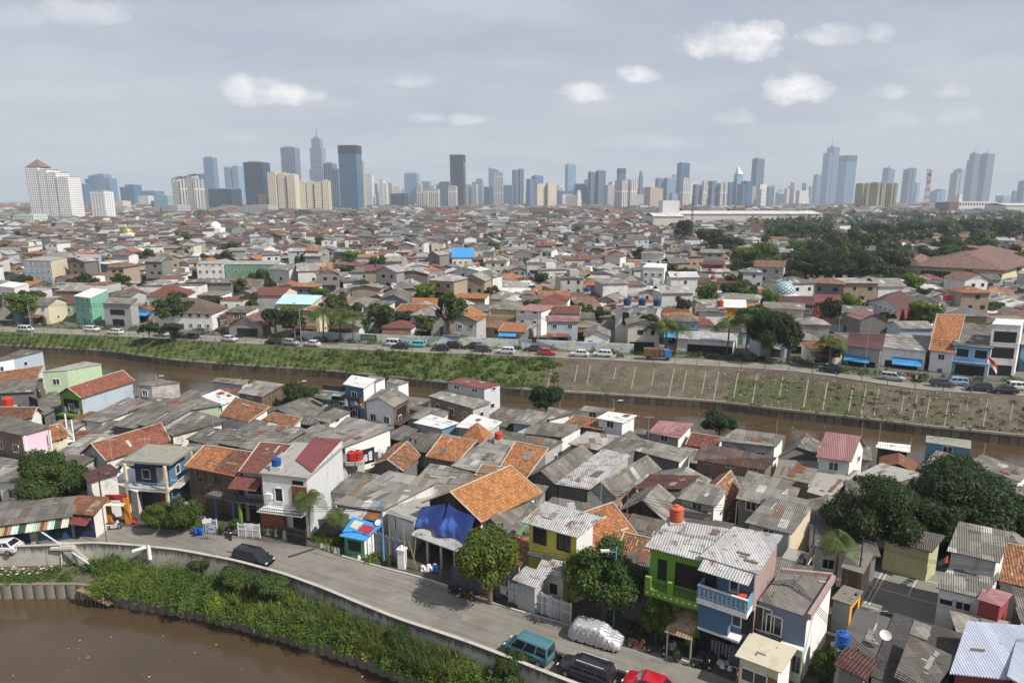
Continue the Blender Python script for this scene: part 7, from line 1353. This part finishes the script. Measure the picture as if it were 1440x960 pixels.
for i in range(6): q0 = P(116+i*7, 822+i*2.2, -1.5-i*.25)-V(0, 1.1+i*.12, 0); m = MB(); m.obox(q0, V(1.5, -.7, 0), V(.32, .5, 0), V(0, 0, .08)); m.build('plank', planks((.3, .2, .11)), t)
for i in range(9): q0 = P(116+i*5.5, 838+i*.9, WZ)-V(0, 1.2, 0); m = MB(); m.cyl(q0-V(0, 0, .6), q0+V(.1, .1, 1.7-i*.12), .07, None, 6); m.build('stake', plain((.2, .14, .08)), t)
# flag at the far road, debris
t = thing('flag', 'flag', 'flag', P(1383, 540, 2.5), 'red and white flag on a slanted pole at the far road'); m = MB(); q = P(1383, 545, 2.5); m.cyl(q, q+V(0, 0, 6.4), .06, .04, 6); m.build('pole', plain((.5, .5, .5)), t)
for nm, c_, dz in (('red_stripe', (.5, .03, .03), 0), ('white_stripe', (.7, .7, .68), -.7)):
    m = MB(); pts = [(k*.36, .2*math.sin(k*1.3), -k*.4) for k in range(7)]
    for k in range(6): a_, b_ = q+V(*pts[k])+V(.06, 0, 6.3+dz), q+V(*pts[k+1])+V(.06, 0, 6.3+dz); m.poly([a_-V(0, 0, .7), b_-V(0, 0, .7), b_, a_])
    m.build(nm, plain(c_), t)
m = MB(); rr = random.Random(4)
def bits(fn, n, s0, s1, mi):
    for _ in range(n):
        c = fn(); s_ = rr.uniform(s0, s1); a_ = rr.uniform(0, 3); m.poly([c+V(math.cos(a_+k*1.57)*s_, math.sin(a_+k*1.57)*s_*.6, .02+.05*rr.random()) for k in range(4)], mi if rr.random() < .8 else (mi+1) % 3)
def onA(lo, hi): 
    i = rr.randrange(lo, hi); t_ = rr.random()**1.5; return A[i]*(1-t_)+B[i]*t_+V(0, -.04, .1)
bits(lambda: onA(int(k0*.4), k0), 70, .08, .3, 0); bits(lambda: onA(k1-10, k2+20), 420, .06, .2, 0); bits(lambda: onA(k0, len(A)-40), 160, .05, .16, 0)
bits(lambda: bankpt(rr.uniform(0, 80), rr.uniform(.15, .6))+V(0, 0, .25), 60, .06, .2, 0); bits(lambda: bankpt(rr.uniform(300, 760), rr.uniform(0, .3))+V(0, 0, .5), 12, .15, .35, 0)
bits(lambda: P(rr.uniform(440, 1250), rr.uniform(760, 960), 0)*1. if 0 else P(rr.uniform(300, 700), 790, 0), 1, .05, .1, 0)
o = m.build('scattered_litter', [plain((.65, .65, .62)), plain((.35, .3, .22)), plain((.2, .3, .45))], kind='stuff')
m = MB(); bits(lambda: P(rr.uniform(0, 620), rr.uniform(880, 960), WZ), 26, .05, .14, 0); bits(lambda: P(rr.uniform(150, 1440), rr.uniform(530, 640), WZ), 120, .06, .2, 0); m.build('floating_litter', [plain((.6, .6, .56)), plain((.3, .26, .18)), plain((.25, .3, .35))], kind='stuff')
# roof clutter: loose sheets, boards and stones lying on the roofs
m = MB(); rr = random.Random(11)
for h in NEAR[:]+HOUSES[len(NEAR):len(NEAR)+60]:
    if h.roof not in ('shed', 'gable', 'flat'): continue
    for _ in range(rr.randrange(2, 8)):
        a_, b_ = rr.uniform(.1, .85), rr.uniform(.1, .85); p0 = h.pt(a_, b_); p1 = h.pt(min(.98, a_+rr.choice([rr.uniform(.02, .06), rr.uniform(.1, .3)])), b_); p3 = h.pt(a_, min(.98, b_+rr.choice([rr.uniform(.02, .06), rr.uniform(.15, .45)]))); z_ = V(0, 0, h_ := .125); ex_, ey_ = p1-p0, p3-p0
        if h.roof == 'gable' and (a_ < .5 < a_+.32): continue
        big = np.linalg.norm(p1-p0)*np.linalg.norm(p3-p0) > .8
        if big and not any(k_ in (h.root.get('look', '')+str(h.lab_)) for k_ in ('grey', 'dark', 'flat')): continue
        if big: ex_ = ex_+ey_*rr.uniform(-.12, .12); z_ = z_+V(0, 0, rr.uniform(0, .03))
        m.obox(p0+z_, ex_, ey_, V(0, 0, .02), (5+rr.randrange(4)) if big else rr.randrange(5))
m.build('roof_debris', [plain((.38, .37, .34)), plain((.12, .09, .07)), plain((.27, .26, .24)), plain((.14, .1, .08)), plain((.2, .19, .17)), RM['g1'], RM['g2'], RM['g3'], RM['rust']], kind='stuff')
# yard court
m = MB(); yq = [P(1203, 850, .02), P(1330, 884, .02), P(1352, 800, .02), P(1238, 785, .02)]; m.poly(yq); struct(m, 'yard_pavement', plaster((.2, .19, .17), .8)); m = MB()
for a_, b_ in (((1216, 848), (1242, 802)), ((1222, 850), (1248, 804)), ((1226, 824), (1320, 850)), ((1246, 804), (1330, 822)), ((1276, 838), (1290, 814)), ((1212, 850), (1235, 856))):
    p_, q_ = P(*a_, .026), P(*b_, .026); n_ = unit(np.cross(q_-p_, V(0, 0, 1)))*.05; m.poly([p_-n_, q_-n_, q_+n_, p_+n_])
struct(m, 'court_markings', plain((.55, .54, .5)))

# potted plants, bamboo poles, laundry lines, chairs and boards along the house fronts
POTM = leafmesh('foliage', leaves(*(lambda r: (lambda d: (d*r.uniform(.5, 1., (260, 1)), d))(unit(1)*0+(lambda q: q/np.linalg.norm(q, axis=1)[:, None])(np.abs(r.normal(0, 1, (260, 3)))*np.sign(r.normal(0, 1, (260, 3))))))(np.random.default_rng(77)), .3, 5, .5), leaf((.06, .1, .02)))
for x, y, lab in ((372, 752, 'leafiest potted plant by the white modern house'), (383, 754, 'small potted plant between two larger ones'), (394, 756, 'potted plant nearest the black iron gate'), (478, 768, 'potted shrub at the palm garden edge'), (312, 751, 'potted plant beside the patterned iron gate'), (951, 930, 'potted plant near the silver trimmed motorcycle'), (548, 795, 'potted weed at the foot of the zinc fence')):
    w = P(x, y, 0); t = thing('potted_plant', 'potted plant', lab, w, lab); m = MB(); m.cyl(w, w+V(0, 0, .4), .18, .26, 10); m.build('pot', plain((.08, .07, .07)), t); c = bpy.data.objects.new('foliage', POTM); C.objects.link(c); c.parent = t; c.location = (0, 0, .75); c.scale = (.45, .45, .5)
for i, (x, y, h_, dx) in enumerate(((548, 790, 4.2, .1), (571, 796, 4.6, -.2), (580, 800, 4., .5), (588, 802, 3.2, -.9), (619, 812, 3.0, .1))):
    w = P(x, y, 0); m = MB(); m.cyl(w-V(0, 0, .2), w+V(dx, .1, h_), .06, .045, 6); single(m.build('bamboo_pole', plain((.3, .24, .14))), 'pole', ['bamboo pole against the zinc fence left end', 'tall bamboo pole at the right end of the zinc fence', 'leaning bamboo pole by the white gatepost', 'strongly slanted pole left of the canopy posts', 'short bamboo pole before the open front'][i], w)
def laundry(label, p0, p1, z0, n_, cols, seed):
    a_, b_ = P(*p0, z0), P(*p1, z0); rr_ = random.Random(seed); t = thing('clothes_line', 'laundry', label, (a_+b_)/2, label); m = MB(); m.tube([a_, (a_+b_)/2-V(0, 0, .08), b_], .015, 4); m.build('line', TYRE, t); d = b_-a_; n = unit(np.cross(d, V(0, 0, 1)))
    for i in range(n_):
        o_ = a_+d*(i+.15)/n_-V(0, 0, .03); w_ = d*.75/n_; h_ = rr_.uniform(.5, 1.1); m = MB(); f = n*rr_.uniform(-.08, .12)
        m.poly([o_-V(0, 0, h_)+f, o_+w_-V(0, 0, h_)-f, o_+w_*.5-V(0, 0, h_*.5)+f*1.5, o_][:0] or [o_-V(0, 0, h_)+f, o_+w_-V(0, 0, h_)-f, o_+w_, o_]); m.build('garment', plain(rr_.choice(cols)), t)
CL = [(.65, .65, .66), (.05, .05, .07), (.1, .18, .4), (.45, .08, .1), (.5, .42, .2), (.3, .45, .35)]
laundry('yellow and white washing hung beside the young palm', (450, 762), (478, 770), 1.5, 6, [(.65, .65, .62), (.5, .55, .1)], 1); laundry('washing line on the upper white balcony at the river', (484, 560), (512, 566), 8.2, 6, CL, 2); laundry('washing on the lime front balcony', (86, 570), (112, 574), 5.4, 7, [(.5, .5, .52), (.1, .1, .12)], 3)
laundry('washing line between grey roofs right of centre', (905, 690), (930, 696), 3.4, 6, CL, 4); laundry('washing line beside the white ribbed roof with blue panel', (568, 612), (586, 618), 3.6, 5, CL, 5); laundry('washing line by the open concrete deck', (1098, 806), (1124, 812), 4.4, 6, CL, 6); laundry('washing line in front of the far blue shades', (1263, 522), (1300, 528), 4.2, 9, CL, 7); laundry('washing line near the white house with ribbed roof', (1318, 790), (1334, 780), 3.2, 4, CL, 8)
def board(label, x, y, z, w_, h_, col, ang, col2=None):
    c = P(x, y, z); t = thing('signboard', 'sign', label, c, label); e = V(math.cos(ang), math.sin(ang), 0); n = V(e[1], -e[0], 0); m = MB(); m.obox(c-e*w_/2, e*w_, n*.06, V(0, 0, h_)); m.build('panel', plain(col), t)
    if col2: m = MB(); m.obox(c-e*w_*.4+n*.062+V(0, 0, h_*.45), e*w_*.8, n*.01, V(0, 0, h_*.3)); m.build('stripe', plain(col2), t)
    m = MB()
    for s_ in (-.45, .45): m.cyl(c+e*w_*s_-V(0, 0, z if z < 3 else .8), c+e*w_*s_, .03, None, 5)
    m.build('post', plain((.3, .3, .3)), t)
board('small red and white poster board beside the cream kiosk', 1043, 958, .4, .9, 1.1, (.45, .08, .07), -.4, (.65, .65, .6)); board('white tilted board above the garden hedge', 291, 735, 2.0, .9, .5, (.65, .66, .66), .3); board('pale blue notice board by the patterned gate', 298, 748, 1.0, .8, .7, (.4, .5, .55), -.1, (.15, .2, .3)); board('white board on the balcony of the maroon roofed house', 352, 742, 3.6, .7, .5, (.65, .66, .66), -.1)
def chair(label, x, y, col):
    c = P(x, y, 0); t = thing('plastic_chair', 'chair', label, c, label); m = MB(); m.box(c+V(0, 0, .42), (.42, .42, .04)); m.build('seat', plain(col), t); m = MB(); m.box(c+V(0, .2, .462), (.42, .04, .42)); m.build('backrest', plain(col), t)
    for sx in (-.18, .18):
        for sy in (-.18, .18): m = MB(); m.box(c+V(sx, sy, 0), (.04, .04, .418)); m.build('leg', plain(col), t)
chair('red plastic chair outside the orange gate', 190, 738, (.5, .04, .04)); chair('blue plastic chair near the white sacks', 612, 806, (.03, .12, .45)); chair('green plastic chair before the tarpaulin stall', 497, 762, (.05, .3, .12))
# overhead cables inside the neighbourhood
ip = [(60, 640), (240, 625), (430, 640), (560, 680), (720, 700), (880, 740), (1030, 760)]; tops = []
for i, (x, y) in enumerate(ip): tops.append(pole(['', 'first', 'second', 'third', 'fourth', 'fifth', 'sixth'][i]+' thin pole from the left rising among the inner grey roofs' if i else 'thin pole behind the broad leafy tree', x, y+28, 6.6, 0, (.22, .21, .2), False, .06))
for i in range(len(tops)-1): cable(['first', 'second', 'third', 'fourth', 'fifth', 'sixth'][i]+' span from the left of the cables over the inner grey roofs', tops[i]-V(0, 0, .2), tops[i+1]-V(0, 0, .2), .7, .025, 3, .25)
for i in range(len(FC)-4 if 0 else 5):
    a_, b_ = [V(q, fy(q)+8.3, gz(q, fy(q))+8.0) for q in (-150+i*52, -150+(i+1)*52)]; cable(['first', 'second', 'third', 'fourth', 'fifth'][i]+' span from the left of the cables above the far road', a_, b_, .8, .04, 3, .35)
    if i: pole(['', 'first', 'second', 'third', 'fourth'][i]+' cable pole from the left beside the mural side of the far road', 0, 0, 8.3, 0, (.28, .27, .26), False, .12, base=V(a_[0], a_[1], a_[2]-8.))
# ------------------------------------------------------------------ sky, sun, haze, camera
SUN = V(.80, -.42, .98); SUN = unit(SUN); el = math.asin(SUN[2])
sd = bpy.data.lights.new('sun', 'SUN'); sd.energy = SUN_E; sd.angle = R(.6); sd.color = (1, .95, .87); so = bpy.data.objects.new('sun', sd); C.objects.link(so); so.rotation_euler = Vector(tuple(SUN)).to_track_quat('Z', 'Y').to_euler()
w = bpy.data.worlds.new('World'); scn.world = w; w.use_nodes = True; t = w.node_tree
class WN(NT):
    def __init__(s, t): s.t = t
n = WN(t); sky = n.n('ShaderNodeTexSky', sky_type='NISHITA'); sky.sun_disc = False; sky.sun_elevation = el; sky.sun_rotation = math.atan2(SUN[0], SUN[1]); sky.air_density = 1.2; sky.dust_density = 2.5
tc = n.n('ShaderNodeTexCoord'); xyz = n.n('ShaderNodeSeparateXYZ'); n.l(tc.outputs['Generated'], xyz.inputs[0]); X, Y, Zs = xyz.outputs
zp = n.math('MAXIMUM', Zs, 0.); den = n.math('ADD', zp, .12); cv = n.n('ShaderNodeCombineXYZ'); n.l(n.math('DIVIDE', X, den), cv.inputs[0]); n.l(n.math('DIVIDE', Y, den), cv.inputs[1]); 
m1 = n.n('ShaderNodeVectorMath', operation='MULTIPLY'); n.l(cv.outputs[0], m1.inputs[0]); m1.inputs[1].default_value = (1, 1.3, 1)
v1 = n.noise(m1.outputs[0], .55, 7, .55); v2 = n.noise(m1.outputs[0], 1.7, 6, .6)
low = n.rng(Zs, .0, .35); veil = n.mix(low, (5.0, 5.3, 6.1), (4.1, 4.5, 5.5)); veil = n.mix(n.rng(v1, .42, .6), veil, (6.2, 6.3, 6.9)); veil = n.mix(n.rng(v2, .46, .7, 0, .35), veil, (3.4, 3.75, 4.7))
col = n.mix(.86, sky.outputs[0], veil)
# small cumulus puffs fixed in the sky, placed by direction (x/y, z/y)
yy = n.math('MAXIMUM', Y, .05); ax = n.math('DIVIDE', X, yy); az = n.math('DIVIDE', Zs, yy); front = n.math('GREATER_THAN', Y, .05)
c2 = n.n('ShaderNodeCombineXYZ'); n.l(ax, c2.inputs[0]); n.l(n.math('MULTIPLY', az, 1.6), c2.inputs[1]); nz = n.noise(c2.outputs[0], 22, 7, .62); nz2 = n.noise(c2.outputs[0], 9, 3, .5)
acc = None
for x, y, rx, ry, st in ((385, 133, 62, 17, .9), (345, 128, 30, 16, .9), (372, 136, 34, 15, .8), (1035, 64, 68, 22, .95), (1065, 52, 36, 18, .95), (820, 133, 34, 13, .85), (898, 106, 26, 11, .8), (1118, 130, 44, 22, .95), (1175, 52, 40, 14, .45), (1240, 50, 22, 12, .4), (1252, 131, 28, 10, .5), (1340, 130, 26, 10, .4), (600, 168, 26, 8, .6), (655, 169, 26, 8, .7), (1032, 168, 30, 11, .5), (905, 203, 80, 10, .3), (1268, 170, 30, 10, .35), (1350, 166, 30, 10, .3), (572, 116, 36, 8, .35), (110, 18, 60, 22, .4), (335, 195, 26, 7, .25), (25, 28, 50, 14, .3)):
    p = P(x, y, CH+100.) if False else None; u = (x-720)/F; v = (480-y)/F; dx, dy, dz = u, CP+v*SP, -SP+v*CP; cx_, cz = dx/dy, dz/dy; sx, sz = rx/F*1.2, ry/F*1.25
    a = n.math('DIVIDE', n.math('SUBTRACT', ax, cx_), sx); b = n.math('DIVIDE', n.math('SUBTRACT', az, cz), sz); b = n.math('MULTIPLY', b, n.math('SUBTRACT', 1.15, n.math('MULTIPLY', n.math('SIGN', b), .25)))
    d = n.math('ADD', n.math('MULTIPLY', a, a), n.math('MULTIPLY', b, b)); e = n.math('SUBTRACT', n.math('ADD', 1., n.math('MULTIPLY', n.math('SUBTRACT', nz, .5), 3.3)), d); m_ = n.rng(e, .05, 1.05, 0, st); acc = m_ if acc is None else n.math('MAXIMUM', acc, m_)
acc = n.math('MULTIPLY', acc, front); shd = n.rng(nz2, .3, .6); col = n.mix(acc, col, n.mix(shd, (7.2, 7.3, 7.7), (11.5, 11.3, 11.))); bgd = t.nodes['Background']; n.l(col, bgd.inputs[0]); bgd.inputs[1].default_value = SKY_S
# haze
hz = MB(); hz.obox((-9000, -140, -6.5), V(18000, 0, 0), V(0, 9600, 0), V(0, 0, 560)); me_o = hz.build('haze', bpy.data.materials.new('haze'), kind='stuff'); hm = me_o.data.materials[0]; hm.use_nodes = True; ht_ = hm.node_tree; [ht_.nodes.remove(q) for q in list(ht_.nodes)]
ov = ht_.nodes.new('ShaderNodeOutputMaterial'); pv = ht_.nodes.new('ShaderNodeVolumePrincipled'); pv.inputs['Color'].default_value = (.8, .9, 1, 1); pv.inputs['Density'].default_value = HAZE; pv.inputs['Anisotropy'].default_value = 0.; ht_.links.new(pv.outputs[0], ov.inputs['Volume'])
cam = bpy.data.cameras.new('camera'); cam.lens = 24; cam.sensor_width = 36; cam.clip_end = 60000; cam.clip_start = .5; co = bpy.data.objects.new('camera', cam); C.objects.link(co); co.location = (0, 0, CH); co.rotation_euler = (math.pi/2-PITCH, 0, 0); scn.camera = co
scn.view_settings.view_transform = 'Standard'; scn.view_settings.look = 'None'; scn.view_settings.exposure = EXPO; scn.view_settings.gamma = 1; scn.render.engine = 'CYCLES'
cy = scn.cycles; cy.use_denoising = True; cy.max_bounces = 6; cy.diffuse_bounces = 2; cy.glossy_bounces = 2; cy.transmission_bounces = 2; cy.volume_bounces = 0; cy.transparent_max_bounces = 4; cy.caustics_reflective = False; cy.caustics_refractive = False; cy.sample_clamp_indirect = 4; cy.use_adaptive_sampling = True; cy.adaptive_threshold = .015
# ------------------------------------------------------------------ labels that single each thing out
LMK = [(150, 452, 'the orange gate')]
LM = [('mint green two-storey house with white roof terrace', 'the mint green house'), ('brown windowless', 'the big brown block'), ('four-storey light grey', 'the grey balcony block'), ('wrapped in dark green', 'the dark green wrapped building'), ('cream two-storey house with pale blue', 'the pale blue roofed house'), ('wide low house with faded brown', 'the faded brown hipped roof'), ('tiny lime green', 'the tiny lime green house'), ('bright blue roof sheet', 'the bright blue roof'), ('plain pale yellow', 'the pale yellow cube house'), ('white two-storey corner', 'the white corner house'), ('pair of bare concrete', 'the bare concrete blocks'), ('saturated yellow orange', 'the yellow orange house'), ('dark red shop', 'the dark red shop'), ('long brown walled', 'the long brown walled building'), ('very steep orange tile', 'the very steep orange roof'), ('light blue two-storey house with long', 'the light blue house'), ('very large hall', 'the very large hall'), ('grey-blue gabled house with maroon', 'the grey-blue gabled house'), ('under a dark diamond', 'the domed mosque'), ('large round bright green', 'the large round green tree'), ('black shutter front', 'the black shuttered shop'), ('stepped white house', 'the stepped white house'), ('small blue roadside', 'the small blue roadside house'), ('long cream hall', 'the long cream hall'), ('patched pink and grey', 'the patched pink roof'), ('bright white three-storey block', 'the bright white block'),
 ('blue and cream two-storey', 'the blue and cream pavilion'), ('white modern house with brown', 'the tall grey side wall'), ('house with bright orange gable', 'the bright orange gable roof'), ('yellow upper-storey', 'the yellow upper storey'), ('lime green two-storey', 'the lime green house'), ('three-storey blue', 'the three-storey blue house'), ('long bright silver', 'the long silver roof'), ('orange pyramid', 'the orange pyramid roof'), ('three-storey white house', 'the three-storey white house'), ('lime front', 'the lime fronted house'), ('long red tile roof', 'the long red tile roof'), ('faded pink metal', 'the faded pink roof'), ('blue hut with', 'the blue river hut'), ('long brown corrugated', 'the long brown corrugated roof'), ('whitewashed block building with wide', 'the wide roofed whitewashed building'), ('pink balcony front', 'the pink balcony house'), ('sagging rough orange', 'the sagging orange roof'), ('broken orange tile gable', 'the broken orange gable'), ('white house with ribbed grey upper', 'the ribbed roof white house'), ('pale blue ribbed metal', 'the pale blue ribbed hall roof'), ('long grey roof with bright white side', 'the long bright white wall'), ('tall bare grey block', 'the tall bare grey block'), ('pale green block', 'the pale green block'), ('clean white flat', 'the clean white roof'), ('dark maroon metal roof above', 'the dark maroon metal roof'),
 ('white stepped hotel', 'the white stepped hotel'), ('beige-grey apartment tower', 'the arched roof tower'), ('blue glass tower with dark flat', 'the dark capped tower'), ('near black slab', 'the black slab tower'), ('white and beige vertically', 'the striped tower pair'), ('long white warehouse', 'the long white warehouse'), ('middle olive gold', 'the olive gold slabs'), ('white mall', 'the white mall'), ('very tall grey-blue tower', 'the rounded top tower'), ('left cream twin', 'the cream twin towers'), ('red and white lattice', 'the red and white mast')]
lms = []
for key, ph in LM:
    for o, p, look, lab in ALL:
        if lab and key in lab: X_, Y_, _ = proj(p+V(0, 0, 3)); lms.append((X_, Y_, ph, o)); break
    else: print('NO LANDMARK', key)
taken = {}; pend = []
for it in ALL:
    o, p, look, lab = it
    if lab: 
        if lab in taken: print('DUP', lab)
        taken[lab] = 1; o['label'] = lab
    else: pend.append(it)
byk = {}
for o, p, look, _ in pend:
    X_, Y_, d_ = proj(p+V(0, 0, 3)); s_ = 1 if Y_ > 520 else 1.6; q = min(lms, key=lambda l: (l[0]-X_)**2+(l[1]-Y_)**2*9/(s_*s_)); dx, dy = X_-q[0], (Y_-q[1])
    rel = ('right of' if dx > 0 else 'left of') if abs(dx) > abs(dy)*1.5 else ('behind' if dy < 0 else 'before')
    byk.setdefault((look, rel, q[2]), []).append((math.hypot(dx, dy), o))
ORD = ['nearest', 'second', 'third', 'fourth', 'fifth', 'sixth', 'seventh', 'eighth', 'ninth', 'tenth', 'eleventh', 'twelfth']
for (look, rel, ph), l in byk.items():
    l.sort(key=lambda a: a[0])
    for i, (d_, o) in enumerate(l):
        ph = ph if len((look+rel+ph).split()) < 14 else ph.replace('the ', '')
        lb = f'{look} {rel} {ph}' if len(l) == 1 else f'{ORD[min(i, 11)]} {look} {rel} {ph}'; o['label'] = lb
        if len(lb.split()) > 16: print('LONG', lb)
NPL = dict(house='houses of the dense riverside neighbourhoods', tree='trees standing among the houses', tower='towers of the distant skyline', car='cars parked along the roads', motorcycle='motorcycles parked by the near road', pole='poles along the streets and river', cable='cables strung between poles', antenna='television antennas on roofs')
NPL['water tank'] = 'water tanks on roofs'; NPL['palm tree'] = 'palm trees'; NPL['bush'] = 'bushes on the river bank'
for o, *_ in ALL:
    if o.get('category') in NPL and 'group' not in o: o['group'] = NPL[o['category']]
    if 'loc0' in o: del o['loc0']
print('objects', len(bpy.data.objects), 'things', len(ALL), 'houses', sum(o['category'] == 'house' for o, *_ in ALL), 'trees', sum(o['category'] == 'tree' for o, *_ in ALL))
